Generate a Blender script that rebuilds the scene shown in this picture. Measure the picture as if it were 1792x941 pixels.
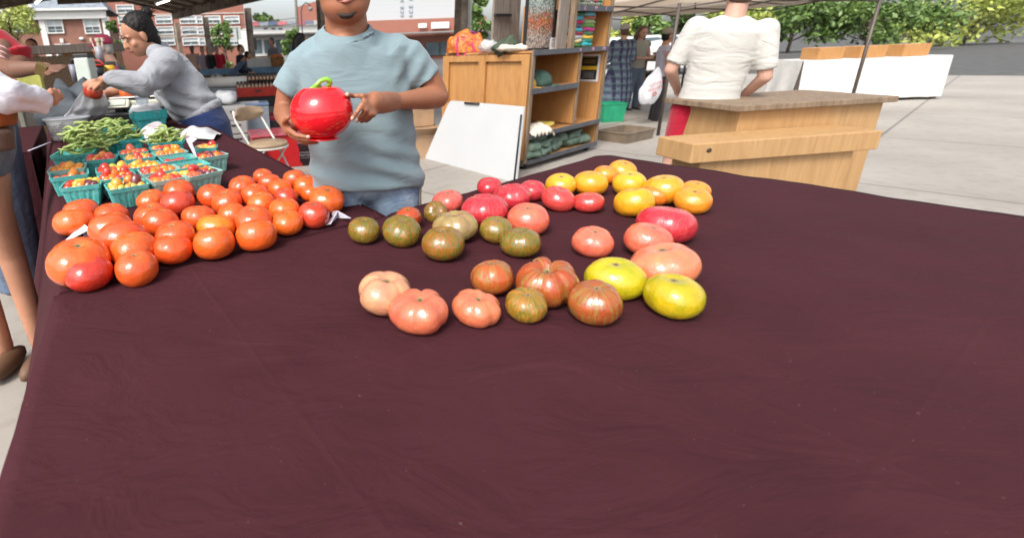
import bpy, bmesh, math, random
from mathutils import Vector, Matrix, noise
for o in list(bpy.data.objects): bpy.data.objects.remove(o)
S = bpy.context.scene
COL = S.collection
# ---------------- camera -----------------
F, UP, VP, CH = 850.0, 600.0, 377.0, 1.35
TILT = math.atan(287/850); ROLL = math.radians(2.5)
fw = Vector((0, math.cos(TILT), -math.sin(TILT)))
r0 = Vector((1, 0, 0)); u0 = r0.cross(fw)
RT = math.cos(ROLL)*r0 - math.sin(ROLL)*u0
DN = -(math.sin(ROLL)*r0 + math.cos(ROLL)*u0)
cd = bpy.data.cameras.new('camera'); cam = bpy.data.objects.new('camera', cd); COL.objects.link(cam)
cam.matrix_world = Matrix(((RT.x, -DN.x, -fw.x, 0), (RT.y, -DN.y, -fw.y, 0), (RT.z, -DN.z, -fw.z, CH), (0, 0, 0, 1)))
cd.sensor_width = 36; cd.lens = F/1792*36; cd.shift_x = (896-UP)/1792; cd.shift_y = (VP-470.5)/1792
cd.clip_start = 0.05; cd.clip_end = 1500
cd.dof.use_dof = True; cd.dof.focus_distance = 1.55; cd.dof.aperture_fstop = 3.2
S.camera = cam
# ---------------- sky, sun, exposure -----------------
SUN_EL, SUN_AZ = 48.0, 215.0      # degrees; sun stands behind the camera, to its left
w = bpy.data.worlds.new('World'); S.world = w; w.use_nodes = True
nt = w.node_tree; bg = nt.nodes['Background']
sk = nt.nodes.new('ShaderNodeTexSky'); sk.sky_type = 'NISHITA'; sk.sun_disc = False
sk.sun_elevation = math.radians(SUN_EL); sk.sun_rotation = math.radians(SUN_AZ)
sk.air_density = 1.0; sk.dust_density = 4.0; sk.ozone_density = 1.0
hs = nt.nodes.new('ShaderNodeHueSaturation'); hs.inputs['Saturation'].default_value = 0.35
nt.links.new(sk.outputs[0], hs.inputs['Color']); nt.links.new(hs.outputs[0], bg.inputs['Color'])
bg.inputs['Strength'].default_value = 0.135
sl = bpy.data.lights.new('sun', 'SUN'); sl.energy = 1.5; sl.angle = math.radians(20); sl.color = (1, 0.96, 0.9)
so = bpy.data.objects.new('sun', sl); COL.objects.link(so)
az = math.radians(SUN_AZ); el = math.radians(SUN_EL)
sdir = Vector((math.sin(az)*math.cos(el), math.cos(az)*math.cos(el), math.sin(el)))
so.rotation_euler = sdir.to_track_quat('Z', 'Y').to_euler()
S.view_settings.view_transform = 'Standard'; S.view_settings.look = 'None'
S.view_settings.gamma = 1; S.view_settings.exposure = 1.08; S.view_settings.use_curve_mapping = False
S.render.engine = 'CYCLES'
S.cycles.max_bounces = 7; S.cycles.diffuse_bounces = 4; S.cycles.glossy_bounces = 3; S.cycles.transmission_bounces = 4
S.cycles.transparent_max_bounces = 8; S.cycles.caustics_reflective = False; S.cycles.caustics_refractive = False
S.cycles.use_denoising = True; S.cycles.sample_clamp_indirect = 6
# ---------------- measuring: where a line of sight from the camera post meets a plane -----------------
CP = Vector((0, 0, CH))
def ray(u, v): return fw*F + RT*(u-UP) + DN*(v-VP)
def G(u, v, z=0.8):                       # on the horizontal plane at height z
    d = ray(u, v); return CP + d*((z-CH)/d.z)
def Y(u, v, y):                           # on the vertical plane at distance y
    d = ray(u, v); return CP + d*(y/d.y)
def PXM(p):
    q = Vector(p)-CP; return F/q.dot(fw)
# ---------------- materials -----------------
MATS = {}
def lin(c):                               # sRGB 0..255 -> linear
    return tuple((x/255/12.92 if x/255 <= .04045 else ((x/255+.055)/1.055)**2.4) for x in c)
class NB:
    def __init__(s, name):
        s.m = bpy.data.materials.new(name); s.m.use_nodes = True; s.t = s.m.node_tree; s.b = s.t.nodes['Principled BSDF']
    def n(s, typ, ins=None, **kw):
        x = s.t.nodes.new(typ)
        for k, v in kw.items(): setattr(x, k, v)
        for k, v in (ins or {}).items():
            if isinstance(v, bpy.types.NodeSocket): s.t.links.new(v, x.inputs[k])
            else: x.inputs[k].default_value = v
        return x
    def link(s, a, b): s.t.links.new(a, b)
    def math(s, op, a, b=0.0, clamp=False):
        x = s.n('ShaderNodeMath', {0: a, 1: b}, operation=op); x.use_clamp = clamp; return x.outputs[0]
    def mix(s, f, a, b, bt='MIX'):
        x = s.n('ShaderNodeMix', data_type='RGBA', blend_type=bt)
        for k, v in ((0, f), (6, a), (7, b)):
            if isinstance(v, bpy.types.NodeSocket): s.link(v, x.inputs[k])
            else: x.inputs[k].default_value = v if k == 0 else (tuple(v)+(1,))[:4]
        return x.outputs[2]
    def ramp(s, f, stops):
        x = s.n('ShaderNodeValToRGB', {0: f}); e = x.color_ramp.elements
        while len(e) > 1: e.remove(e[-1])
        for i, (p, c) in enumerate(stops):
            q = e[0] if i == 0 else e.new(p); q.position = p
            q.color = (c, c, c, 1) if isinstance(c, (int, float)) else (tuple(c)+(1,))[:4]
        return x.outputs[0]
    def noise(s, scale, detail=3, vec=None, dist=0.0, rough=.55):
        x = s.n('ShaderNodeTexNoise', {'Scale': scale, 'Detail': detail, 'Distortion': dist, 'Roughness': rough})
        if vec is None: vec = s.obj()
        s.link(vec, x.inputs['Vector']); return x.outputs[0]
    def obj(s): return s.n('ShaderNodeTexCoord').outputs['Object']
    def bump(s, h, strength=.3, dist=.01):
        x = s.n('ShaderNodeBump', {'Height': h, 'Strength': strength, 'Distance': dist}); s.link(x.outputs[0], s.b.inputs['Normal']); return x
def mat(name, col, rough=.6, var=.12, scale=8., bump=0., bscale=None, metal=0., spec=.5, col2=None, alpha=None, trans=0., sheen=0., coat=0., sss=0.):
    if name in MATS: return MATS[name]
    q = NB(name); b = q.b; c = tuple(col)
    c2 = tuple(col2) if col2 else tuple(max(0, x*(1-2.2*var)) for x in c)
    nz = q.noise(scale, 4)
    f = q.ramp(nz, [(.3, 0.0), (.7, 1.0)])
    q.link(q.mix(f, c2, tuple(min(1, x*(1+var)) for x in c) if not col2 else c), b.inputs['Base Color'])
    b.inputs['Roughness'].default_value = rough; b.inputs['Metallic'].default_value = metal
    b.inputs['Specular IOR Level'].default_value = spec
    if trans: b.inputs['Transmission Weight'].default_value = trans
    if alpha: b.inputs['Alpha'].default_value = alpha
    if sheen: b.inputs['Sheen Weight'].default_value = sheen
    if coat: b.inputs['Coat Weight'].default_value = coat
    if bump: q.bump(q.noise(bscale or scale*5, 4), bump, .004)
    MATS[name] = q.m; return q.m
def emit(name, col, s):
    q = NB(name); q.b.inputs['Emission Color'].default_value = tuple(col)+(1,); q.b.inputs['Emission Strength'].default_value = s
    MATS[name] = q.m; return q.m
# ---------------- mesh builder -----------------
def rotm(rx=0, ry=0, rz=0): return Matrix.Rotation(rz, 3, 'Z') @ Matrix.Rotation(ry, 3, 'Y') @ Matrix.Rotation(rx, 3, 'X')
class MB:
    def __init__(s): s.v = []; s.f = []; s.mi = []; s.cur = 0; s.sm = []
    def add(s, vs, fs, smooth=False):
        b = len(s.v); s.v += [tuple(p) for p in vs]
        for f in fs: s.f.append(tuple(b+i for i in f)); s.mi.append(s.cur); s.sm.append(smooth)
        return s
    def box(s, c, size, R=None, taper=None):
        c = Vector(c); h = Vector(size)/2; R = R or Matrix.Identity(3); vs = []
        for z in (-1, 1):
            t = 1 if (taper is None or z < 0) else taper
            for y in (-1, 1):
                for x in (-1, 1): vs.append(c + R @ Vector((x*h.x*t, y*h.y*t, z*h.z)))
        return s.add(vs, [(0, 2, 3, 1), (4, 5, 7, 6), (0, 1, 5, 4), (2, 6, 7, 3), (0, 4, 6, 2), (1, 3, 7, 5)])
    def tube(s, pts, rad, n=8, cap=True, smooth=True, flat=1.0, upv=None):
        pts = [Vector(p) for p in pts]; m = len(pts)
        rads = rad if isinstance(rad, (list, tuple)) else [rad]*m
        vs = []; ref = Vector(upv) if upv else None
        t0 = (pts[1]-pts[0]).normalized()
        if ref is None: ref = Vector((0, 0, 1)) if abs(t0.z) < .9 else Vector((1, 0, 0))
        a = (ref - t0*ref.dot(t0)).normalized()
        for i, p in enumerate(pts):
            t = ((pts[min(i+1, m-1)]-pts[max(i-1, 0)])).normalized()
            a = (a - t*a.dot(t)); a = a.normalized() if a.length > 1e-6 else t.orthogonal().normalized()
            b = t.cross(a)
            for k in range(n):
                an = 2*math.pi*k/n; vs.append(p + (a*math.cos(an)*flat + b*math.sin(an))*rads[i])
        fs = [(i*n+k, i*n+(k+1) % n, (i+1)*n+(k+1) % n, (i+1)*n+k) for i in range(m-1) for k in range(n)]
        if cap: fs += [tuple(range(n-1, -1, -1)), tuple((m-1)*n+k for k in range(n))]
        return s.add(vs, fs, smooth)
    def lathe(s, prof, c=(0, 0, 0), n=24, sx=1, sy=1, R=None, smooth=True, fn=None):
        c = Vector(c); R = R or Matrix.Identity(3); vs = []
        for (r, z) in prof:
            for k in range(n):
                an = 2*math.pi*k/n; q = Vector((r*math.cos(an)*sx, r*math.sin(an)*sy, z))
                if fn: q = fn(q, an)
                vs.append(c + R @ q)
        m = len(prof)
        fs = [(i*n+k, i*n+(k+1) % n, (i+1)*n+(k+1) % n, (i+1)*n+k) for i in range(m-1) for k in range(n)]
        if prof[0][0] > 1e-4: fs.append(tuple(range(n-1, -1, -1)))
        if prof[-1][0] > 1e-4: fs.append(tuple((m-1)*n+k for k in range(n)))
        return s.add(vs, fs, smooth)
    def ell(s, c, r, R=None, n=14, m=9):
        if isinstance(r, (int, float)): r = (r, r, r)
        R = R or Matrix.Identity(3); c = Vector(c); vs = []
        for i in range(m+1):
            th = math.pi*i/m
            for k in range(n):
                an = 2*math.pi*k/n
                vs.append(c + R @ Vector((r[0]*math.sin(th)*math.cos(an), r[1]*math.sin(th)*math.sin(an), r[2]*math.cos(th))))
        fs = [(i*n+k, (i+1)*n+k, (i+1)*n+(k+1) % n, i*n+(k+1) % n) for i in range(m) for k in range(n)]
        return s.add(vs, fs, True)
    def prism(s, poly, z0, z1, smooth=False):          # vertical prism over an xy polygon (counter-clockwise)
        n = len(poly); vs = [(p[0], p[1], z0) for p in poly]+[(p[0], p[1], z1) for p in poly]
        return s.add(vs, [tuple(range(n-1, -1, -1)), tuple(range(n, 2*n))]+[(i, (i+1) % n, n+(i+1) % n, n+i) for i in range(n)], smooth)
    def slab(s, pts, thick):                            # thick sheet through 3+ coplanar points
        P_ = [Vector(p) for p in pts]; nn = (P_[1]-P_[0]).cross(P_[2]-P_[0]).normalized()*thick; n = len(P_)
        vs = P_+[p+nn for p in P_]
        return s.add(vs, [tuple(range(n-1, -1, -1)), tuple(range(n, 2*n))]+[(i, (i+1) % n, n+(i+1) % n, n+i) for i in range(n)])
    def sheet(s, fn, nu, nv, smooth=True, closeu=False):
        vs = [fn(i/nu, j/nv) for j in range(nv+1) for i in range(nu+1)]
        return s.add(vs, [(j*(nu+1)+i, j*(nu+1)+i+1, (j+1)*(nu+1)+i+1, (j+1)*(nu+1)+i) for j in range(nv) for i in range(nu)], smooth)
    def mesh(s, name, mats, clean=False):
        me = bpy.data.meshes.new(name); me.from_pydata(s.v, [], s.f)
        for m in (mats if isinstance(mats, (list, tuple)) else [mats]): me.materials.append(m)
        me.polygons.foreach_set('material_index', s.mi); me.polygons.foreach_set('use_smooth', s.sm)
        if clean:
            bm = bmesh.new(); bm.from_mesh(me); bmesh.ops.remove_doubles(bm, verts=bm.verts, dist=1e-5)
            bmesh.ops.recalc_face_normals(bm, faces=bm.faces); bm.to_mesh(me); bm.free()
        me.update(); return me
    def obj(s, name, mats, parent=None, bevel=0, clean=True):
        o = bpy.data.objects.new(name, s.mesh(name, mats, clean)); COL.objects.link(o)
        if parent: o.parent = parent
        if bevel:
            b = o.modifiers.new('bevel', 'BEVEL'); b.width = bevel; b.segments = 2; b.limit_method = 'ANGLE'
        return o
def tag(o, label, cat, group=None, kind=None):
    o['label'] = label; o['category'] = cat
    if group: o['group'] = group
    if kind: o['kind'] = kind
    return o
def thing(name, label, cat, loc=(0, 0, 0), rz=0, group=None):
    o = bpy.data.objects.new(name, None); COL.objects.link(o); o.empty_display_size = .1
    o.location = loc; o.rotation_euler = (0, 0, rz); return tag(o, label, cat, group)
def struct(o): o['kind'] = 'structure'; return o
def solid(o, voxel=.012, smooth=2, skin=None):
    """one continuous surface out of overlapping limbs"""
    r = o.modifiers.new('r', 'REMESH'); r.mode = 'VOXEL'; r.voxel_size = voxel; r.use_smooth_shade = True
    if smooth:
        sm = o.modifiers.new('s', 'SMOOTH'); sm.iterations = smooth; sm.factor = .5
    dg = bpy.context.evaluated_depsgraph_get(); me = bpy.data.meshes.new_from_object(o.evaluated_get(dg))
    mats = [m for m in o.data.materials]; o.modifiers.clear(); o.data = me
    if not me.materials:
        for m in mats: me.materials.append(m)
    for p in me.polygons: p.use_smooth = True
    return o
def limb(mb, pts, rads, n=14, flat=1.0, upv=None):
    """closed tapered limb with round ends"""
    mb.tube(pts, rads, n=n, flat=flat, upv=upv)
    for p, r in ((pts[0], rads[0]), (pts[-1], rads[-1])): mb.ell(p, r*.98, n=12, m=8)
    return mb
def sub(p, q, t): return Vector(p).lerp(Vector(q), t)
def strokes(w_, h_, loc, rot, m_, par, seed=1, n_=9, nm='print'):
    """a row of marks whose letters cannot be made out in the photograph"""
    R_ = random.Random(seed); m = MB()
    for k in range(n_):
        cw = w_/n_; x = -w_/2+cw*(k+.5); m.box((x-cw*.22, R_.uniform(-.05, .05)*h_, 0), (cw*.18, h_*R_.uniform(.7, 1.), .0012)); m.box((x+cw*.06, h_*R_.choice((-.32, .0, .32)), .0001), (cw*.5, h_*.2, .0011))
    o = m.obj(nm, m_); o.location = loc; o.rotation_euler = rot; o.parent = par; return o
def text(body, size, loc, rot, m_, par, nm='lettering', ext=.0015, lab=None):
    cu = bpy.data.curves.new(nm, 'FONT'); cu.body = body; cu.size = size; cu.extrude = ext; cu.align_x = 'CENTER'; cu.align_y = 'CENTER'; cu.resolution_u = 2
    o = bpy.data.objects.new(nm, cu); dg = None; COL.objects.link(o)
    me = bpy.data.meshes.new_from_object(o); bpy.data.objects.remove(o); bpy.data.curves.remove(cu)
    o = bpy.data.objects.new(nm, me); COL.objects.link(o); o.location = loc; o.rotation_euler = rot; o.parent = par; me.materials.clear(); me.materials.append(m_); return o
# =================== tables under cloth ===================
A_ = G(104, 512); A_.z = .8; B_ = G(668, 379)
E1 = (B_-A_).normalized(); G1 = Vector((-E1.y, E1.x, 0))         # along the near edge / away from it
SL = 0.06
def LZ(p): return .8+SL*max(0., (Vector((p[0], p[1], 0))-Vector((A_.x, A_.y, 0))).dot(G1))
def L(u, v, h=0.0):                                              # point h above the left tabletop (which rises a little with distance)
    z = .8+h; p = G(u, v, min(z, 1.3))
    for _ in range(30):
        d = ray(u, v)
        # plane: z = .8+SL*((x,y)-A).G1 + h
        den = d.z - SL*(d.x*G1.x+d.y*G1.y)
        k = (.8+h - SL*(A_.x*G1.x+A_.y*G1.y) - CH)/den
        p = CP+d*k
        break
    return p
def cloth_mat(name, c1, c2):
    q = NB(name); o = q.obj()
    n1 = q.noise(3, 4, o); n2 = q.noise(900, 2, o); n3 = q.noise(5.0, 5, q.n('ShaderNodeMapping', {0: o, 'Rotation': (0, 0, .6), 'Scale': (1.0, 1.8, 1)}).outputs[0], 1.2)
    c = q.mix(q.ramp(n1, [(.3, 0.), (.7, 1.)]), c2, c1)
    lint = q.ramp(q.noise(160, 1, o), [(.775, 0.), (.80, 1.)])
    c = q.mix(q.math('MULTIPLY', lint, .2), c, (.35, .3, .3))
    q.link(c, q.b.inputs['Base Color']); q.b.inputs['Roughness'].default_value = .85
    q.b.inputs['Specular IOR Level'].default_value = .14; q.b.inputs['Sheen Weight'].default_value = .0; q.b.inputs['Sheen Roughness'].default_value = .4
    sx = q.n('ShaderNodeSeparateXYZ', {0: q.n('ShaderNodeMapping', {0: o, 'Rotation': (0, 0, math.radians(-30))}).outputs[0]})
    def fl(s_, per, off): return q.ramp(q.math('ABSOLUTE', q.math('SUBTRACT', q.math('FRACT', q.math('ADD', q.math('DIVIDE', s_, per), off)), .5)), [(0., 1.), (.014, 0.)])
    h = q.math('ADD', q.math('MULTIPLY', n3, 1.0), q.math('MULTIPLY', n2, .03)); h = q.math('ADD', h, q.math('MULTIPLY', q.math('MAXIMUM', fl(sx.outputs[0], .62, .1), fl(sx.outputs[1], .55, .35)), .07))
    q.bump(h, .75, .012); MATS[name] = q.m; return q.m
CLOTH = cloth_mat('maroon_cloth', (.052, .0135, .018), (.040, .0105, .014))
def ridge(d, w, h): return h*math.exp(-(d/w)**2)
# ---- left tablecloth: top quad + flared drape on its left side
PL = [L(104, 512), L(668, 379), L(385, 232), L(96, 322)]
far = 3.3
def leftpt(s, t):                                                # s across (0 left..1 right), t away
    a = A_+E1*0; w_ = (B_-A_).length
    eR = (L(385, 232)-B_); eR.z = 0; eR.normalize(); eL = (L(96, 322)-A_); eL.z = 0; eL.normalize()
    p0 = A_+eL*(t*far); p1 = B_+eR*(t*far)
    p = p0.lerp(p1, s); p.z = LZ(p); return p
mb = MB()
def lt(a, b):
    # a<0.25: drape, else top
    if a < .25:
        k = 1-a/.25; p = leftpt(0, b); side = -(E1*.9+Vector((0, 0, 0)))
        zz = p.z; fold = .018*math.sin(b*44+1)*k+.02*math.sin(b*17)*k
        q = p+side*(.02*min(1, k*8)+.28*k+fold); q.z = zz*(1-k)+.02*k - .004*min(1, k*9); return q
    s = (a-.25)/.75; p = leftpt(s, b)
    dl = s*.94; dn = b*far
    p.z += ridge(dl-.035, .008, .006)*(1 if dn > .03 else 0)+ridge(dn-.035, .009, .008)*(1 if dl > .02 else 0)
    p.z += .0018*noise.noise(Vector((p.x*7, p.y*7, 3)))
    return p
mb.sheet(lt, 130, 170)
# near hem that turns down onto the lower cloth, and the long right side drape
def nearhem(a, b):
    p = leftpt(a, 0); q = p-G1*(.004*b)-Vector((0, 0, .022*b)); return q
mb.sheet(nearhem, 80, 2)
def rdrape(a, b):
    p = leftpt(1, a); q = p+E1*(.015+.05*b+.012*math.sin(a*60)*b); q.z = p.z*(1-b)+.03*b; return q
mb.sheet(rdrape, 120, 14)
def fdrape(a, b):
    p = leftpt(a, 1); q = p+G1*(.01+.05*b+.012*math.sin(a*30)*b); q.z = p.z*(1-b)+.03*b; return q
mb.sheet(fdrape, 30, 12)
o = mb.obj('tablecloth', CLOTH)
tag(o, 'maroon tablecloth on the long left table under the berry baskets and red tomatoes', 'tablecloth', 'maroon tablecloths')
# ---- near tablecloth
C1 = G(1040, 275); C2 = G(1068, 272.5); C3 = G(1200, 292)
rd = (C3-C2).normalized(); K = C3+rd*.75
K2 = Vector((K.x+.25, K.y-.35, .8)); N2 = Vector((1.15, .30, .8)); N1 = Vector((-.45, .42, .8))
L0 = A_ - E1*.012 - G1*.02
FB = B_+E1*.0
e3 = (C1-FB).normalized(); n3_ = Vector((-e3.y, e3.x, 0))
rim = []
import itertools
far_a = FB - n3_*0.0
pts = [Vector((L0.x, L0.y, .8)), FB+E1*.01, C1]
for i in range(1, 6):
    t = i/6; pts.append((C1.lerp(C2+(C2-C1)*.0, t))+n3_*.012*math.sin(math.pi*t))
pts += [C2, C3, K, K2, Vector((1.95, .75, .8)), N2, N1]
poly = [Vector((p.x, p.y, .8)) for p in pts]
cen = Vector((.35, 1.05, .8))
mb = MB(); n = 0
dense = []
for i, p in enumerate(poly):
    q = poly[(i+1) % len(poly)]; m = max(2, int((q-p).length/.035))
    for k in range(m): dense.append(p.lerp(q, k/m))
ND = len(dense); RG = 36
def nearpt(i, r):
    p = cen.lerp(dense[i % ND], r/RG); x = p.copy()
    d = (x-A_).dot(G1)
    x.z = .8+.0016*noise.noise(Vector((x.x*6, x.y*6, 1)))+.006*abs(noise.noise(Vector((x.x*1.6-x.y*4, x.x*2+x.y*1.2, 9))))+.003*noise.noise(Vector((x.x*11+x.y*5, x.y*9-x.x*3, 4)))
    if d > -.02 and (x-A_).dot(E1) < 1.02*(B_-A_).length: x.z -= .006*min(1, (d+.02)/.02)
    return x
vs = [nearpt(i, r) for r in range(1, RG+1) for i in range(ND)]
fs = [(r*ND+i, r*ND+(i+1) % ND, (r+1)*ND+(i+1) % ND, (r+1)*ND+i) for r in range(RG-1) for i in range(ND)]
vs.append(cen); c_ = len(vs)-1
fs += [(c_, (i+1) % ND, i) for i in range(ND)]
# drape
DR = 12
for r in range(1, DR+1):
    for i in range(ND):
        p = dense[i]; out = (p-cen); out.z = 0; out.normalize(); b = r/DR
        fo = .02*math.sin(i*.55)*b+.012*math.sin(i*.23+1)*b
        vs.append(p+out*(.012*min(1, b*6)+.05*b+fo)+Vector((0, 0, -.77*b-.004)))
base = len(vs)-DR*ND
fs += [((RG-1)*ND+i, (RG-1)*ND+(i+1) % ND, base+(i+1) % ND, base+i) for i in range(ND)]
fs += [(base+r*ND+i, base+r*ND+(i+1) % ND, base+(r+1)*ND+(i+1) % ND, base+(r+1)*ND+i) for r in range(DR-1) for i in range(ND)]
mb.add(vs, fs, True)
o = mb.obj('tablecloth', CLOTH)
tag(o, 'creased maroon tablecloth on the near table under the pink, yellow and green striped tomatoes', 'tablecloth', 'maroon tablecloths')
# =================== tomatoes ===================
def tomato_mesh(seed, k=.78, ribs=5, amp=.02, irr=.05, dim=.14, lobes=0, flat=.1, crease=0):
    R_ = random.Random(seed); nu, nv = 44, 28; ph = R_.random()*6
    h = [(R_.uniform(-1, 1)*irr/(j**.7), R_.random()*6.28) for j in range(1, 4)]
    vs = []
    for i in range(nv+1):
        th = math.pi*i/nv
        for j in range(nu):
            a = 2*math.pi*j/nu
            st = math.sin(th)**.85; ct = math.cos(th)
            top = max(0, ct)**.6
            rib = 1-amp*(.25+1.3*top)*(1-abs(math.cos(ribs*.5*a+ph)))**1.5*2*min(1, st*2.2)
            if lobes: rib -= lobes*max(0, 1-abs(((a+ph) % 6.283)-3.14)/.5)**1.5*(.3+.9*top)*min(1, st*2)
            if crease: rib -= crease*max(0, 1-abs(((a+ph+2.1) % 6.283)-3.14)/.28)*min(1, st*2)
            rr = st*rib*(1+sum(c*math.cos((q+1)*a+p) for q, (c, p) in enumerate(h)))
            z = k*(abs(ct)**.92)*(1 if ct > 0 else -1)
            if ct > 0: z -= dim*math.exp(-(rr/.27)**2)
            else: z += flat*math.exp(-(rr/.5)**2)
            z += .02*math.sin(a+ph)*rr
            vs.append((rr*math.cos(a), rr*math.sin(a), z))
    fs = [(i*nu+j, (i+1)*nu+j, (i+1)*nu+(j+1) % nu, i*nu+(j+1) % nu) for i in range(nv) for j in range(nu)]
    m = MB(); m.add(vs, fs, True); return m
def tom_mat(name, mode):
    q = NB(name); b = q.b; o = q.obj(); info = q.n('ShaderNodeObjectInfo')
    base = info.outputs['Color']; rnd = info.outputs['Random']
    off = q.n('ShaderNodeVectorMath', {0: o, 1: q.n('ShaderNodeCombineXYZ', {0: q.math('MULTIPLY', rnd, 37), 1: q.math('MULTIPLY', rnd, 91), 2: 0.}).outputs[0]}, operation='ADD').outputs[0]
    sx = q.n('ShaderNodeSeparateXYZ', {0: o}); x, y, z = sx.outputs
    rho = q.math('SQRT', q.math('ADD', q.math('MULTIPLY', x, x), q.math('MULTIPLY', y, y)))
    ang = q.math('ARCTAN2', y, x)
    topm = q.ramp(z, [(.1, 0.), (.45, 1.)])
    n1 = q.noise(1.6, 3, off); n2 = q.noise(14, 3, off)
    pv = q.n('ShaderNodeCombineXYZ', {0: q.math('MULTIPLY', q.math('COSINE', ang), 4), 1: q.math('MULTIPLY', q.math('SINE', ang), 4), 2: q.math('ADD', q.math('MULTIPLY', z, .9), q.math('MULTIPLY', rnd, 50))}).outputs[0]
    ns = q.noise(1.6, 4, pv, 1.0)          # meridian streaks
    nf = q.noise(5, 3, pv, .4)
    if mode == 'red':
        c = q.mix(q.ramp(n1, [(.32, 0.), (.68, 1.)]), base, q.mix(1, base, (1.05, 1.22, .9), 'MULTIPLY'))
        c = q.mix(q.math('MULTIPLY', q.ramp(nf, [(.45, 0.), (.75, 1.)]), .3), c, q.mix(1, base, (1.1, 1.6, 1.2), 'MULTIPLY'))
        sh = q.math('MULTIPLY', q.ramp(rho, [(.15, 1.), (.55, 0.)]), q.math('MULTIPLY', topm, q.ramp(n1, [(.42, 0.), (.65, .5)])))
        c = q.mix(sh, c, (.60, .20, .03)); rough = .2
    elif mode == 'pink':
        c = q.mix(q.ramp(n1, [(.35, 0.), (.65, 1.)]), base, q.mix(1, base, (1.06, 1.4, 1.2), 'MULTIPLY'))
        c = q.mix(q.math('MULTIPLY', q.ramp(nf, [(.5, 0.), (.7, 1.)]), .22), c, (.66, .26, .16)); rough = .17
        c = q.mix(q.math('MULTIPLY', q.ramp(q.noise(42, 2, off), [(.66, 0.), (.72, 1.)]), .25), c, (.8, .5, .35))
    elif mode == 'yellow':
        c = q.mix(q.ramp(n1, [(.35, 0.), (.65, 1.)]), base, q.mix(1, base, (1.03, .78, .9), 'MULTIPLY')); rough = .22
    elif mode == 'olive':
        c = q.mix(q.ramp(n1, [(.3, 0.), (.7, 1.)]), base, q.mix(1, base, (.55, .75, .8), 'MULTIPLY'))
        c = q.mix(q.math('MULTIPLY', q.ramp(ns, [(.5, 0.), (.7, 1.)]), .4), c, (.30, .33, .015)); rough = .2
    elif mode == 'green':
        c = q.mix(q.ramp(ns, [(.42, 0.), (.56, 1.)]), base, (.10, .13, .018))
        c = q.mix(q.math('MULTIPLY', q.ramp(nf, [(.46, 0.), (.60, 1.)]), .8), c, (.34, .10, .012)); rough = .17
        c = q.mix(q.math('MULTIPLY', q.ramp(n1, [(.5, 0.), (.75, 1.)]), .5), c, (.36, .19, .05))
    else:  # brown
        c = q.mix(q.ramp(ns, [(.45, 0.), (.6, 1.)]), base, (.24, .15, .03)); rough = .17
        c = q.mix(q.math('MULTIPLY', q.ramp(n1, [(.45, 0.), (.7, 1.)]), .7), c, q.mix(1, base, (1.3, 1.45, 1.3), 'MULTIPLY'))
    # stem scar with corky star and fine cracks
    rr = q.math('ADD', rho, q.math('MULTIPLY', q.math('SUBTRACT', nf, .5), .22))
    scar = q.math('MULTIPLY', q.ramp(rr, [(.10, 1.), (.15, 0.)]), topm)
    c = q.mix(scar, c, q.mix(n2, (.10, .06, .02), (.33, .24, .10)))
    core = q.math('MULTIPLY', q.ramp(rho, [(.04, 1.), (.065, 0.)]), topm)
    c = q.mix(core, c, (.05, .035, .015))
    sp = q.ramp(q.noise(60, 1, off), [(.74, 0.), (.78, 1.)])
    c = q.mix(q.math('MULTIPLY', sp, .3), c, (.5, .35, .12))
    q.link(c, b.inputs['Base Color'])
    q.link(q.math('ADD', rough+.02, q.math('MULTIPLY', q.math('ADD', q.math('MULTIPLY', n2, .5), q.math('MULTIPLY', scar, 2)), .16)), b.inputs['Roughness'])
    b.inputs['Specular IOR Level'].default_value = .6; b.inputs['Coat Weight'].default_value = .35; b.inputs['Coat Roughness'].default_value = .12
    b.inputs['Subsurface Weight'].default_value = .0
    q.bump(q.math('ADD', q.math('MULTIPLY', n1, 1.0), q.math('MULTIPLY', n2, .05)), .12, .06)
    return q.m
TM = {m: tom_mat('tomato_skin_'+m, m) for m in ('red', 'pink', 'yellow', 'olive', 'green', 'brown')}
KINDS_ = {  # mesh variants per class
 'red': [dict(k=.80, ribs=5, amp=.012, irr=.03), dict(k=.74, ribs=7, amp=.02, irr=.05), dict(k=.84, ribs=5, amp=.008, irr=.03), dict(k=.78, ribs=6, amp=.018, irr=.06), dict(k=.72, ribs=8, amp=.03, irr=.06), dict(k=.80, ribs=5, amp=.02, irr=.05)],
 'pink': [dict(k=.72, ribs=7, amp=.025, irr=.07), dict(k=.70, ribs=6, amp=.02, irr=.09), dict(k=.76, ribs=5, amp=.02, irr=.05)],
 'pinklobed': [dict(k=.66, ribs=6, amp=.06, irr=.10, lobes=.16, dim=.22, crease=.06), dict(k=.66, ribs=7, amp=.05, irr=.12, lobes=.2, dim=.24, crease=.05)],
 'yellow': [dict(k=.80, ribs=5, amp=.008, irr=.03), dict(k=.76, ribs=6, amp=.012, irr=.05)],
 'olive': [dict(k=.74, ribs=5, amp=.015, irr=.08)],
 'green': [dict(k=.76, ribs=8, amp=.03, irr=.03), dict(k=.72, ribs=9, amp=.035, irr=.04), dict(k=.78, ribs=7, amp=.02, irr=.05)],
 'greenribbed': [dict(k=.66, ribs=7, amp=.06, irr=.06, dim=.20)],
 'peachfolded': [dict(k=.68, ribs=4, amp=.06, irr=.08, dim=.26, lobes=.22, crease=.16)],
 'brown': [dict(k=.8, ribs=7, amp=.03, irr=.06)],
 'brownlobed': [dict(k=.72, ribs=6, amp=.07, irr=.1, lobes=.3, dim=.3, crease=.08)],
}
CLS = {'pinklobed': 'pink', 'greenribbed': 'pink', 'peachfolded': 'pink', 'brownlobed': 'brown'}
TMESH = {}
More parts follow.
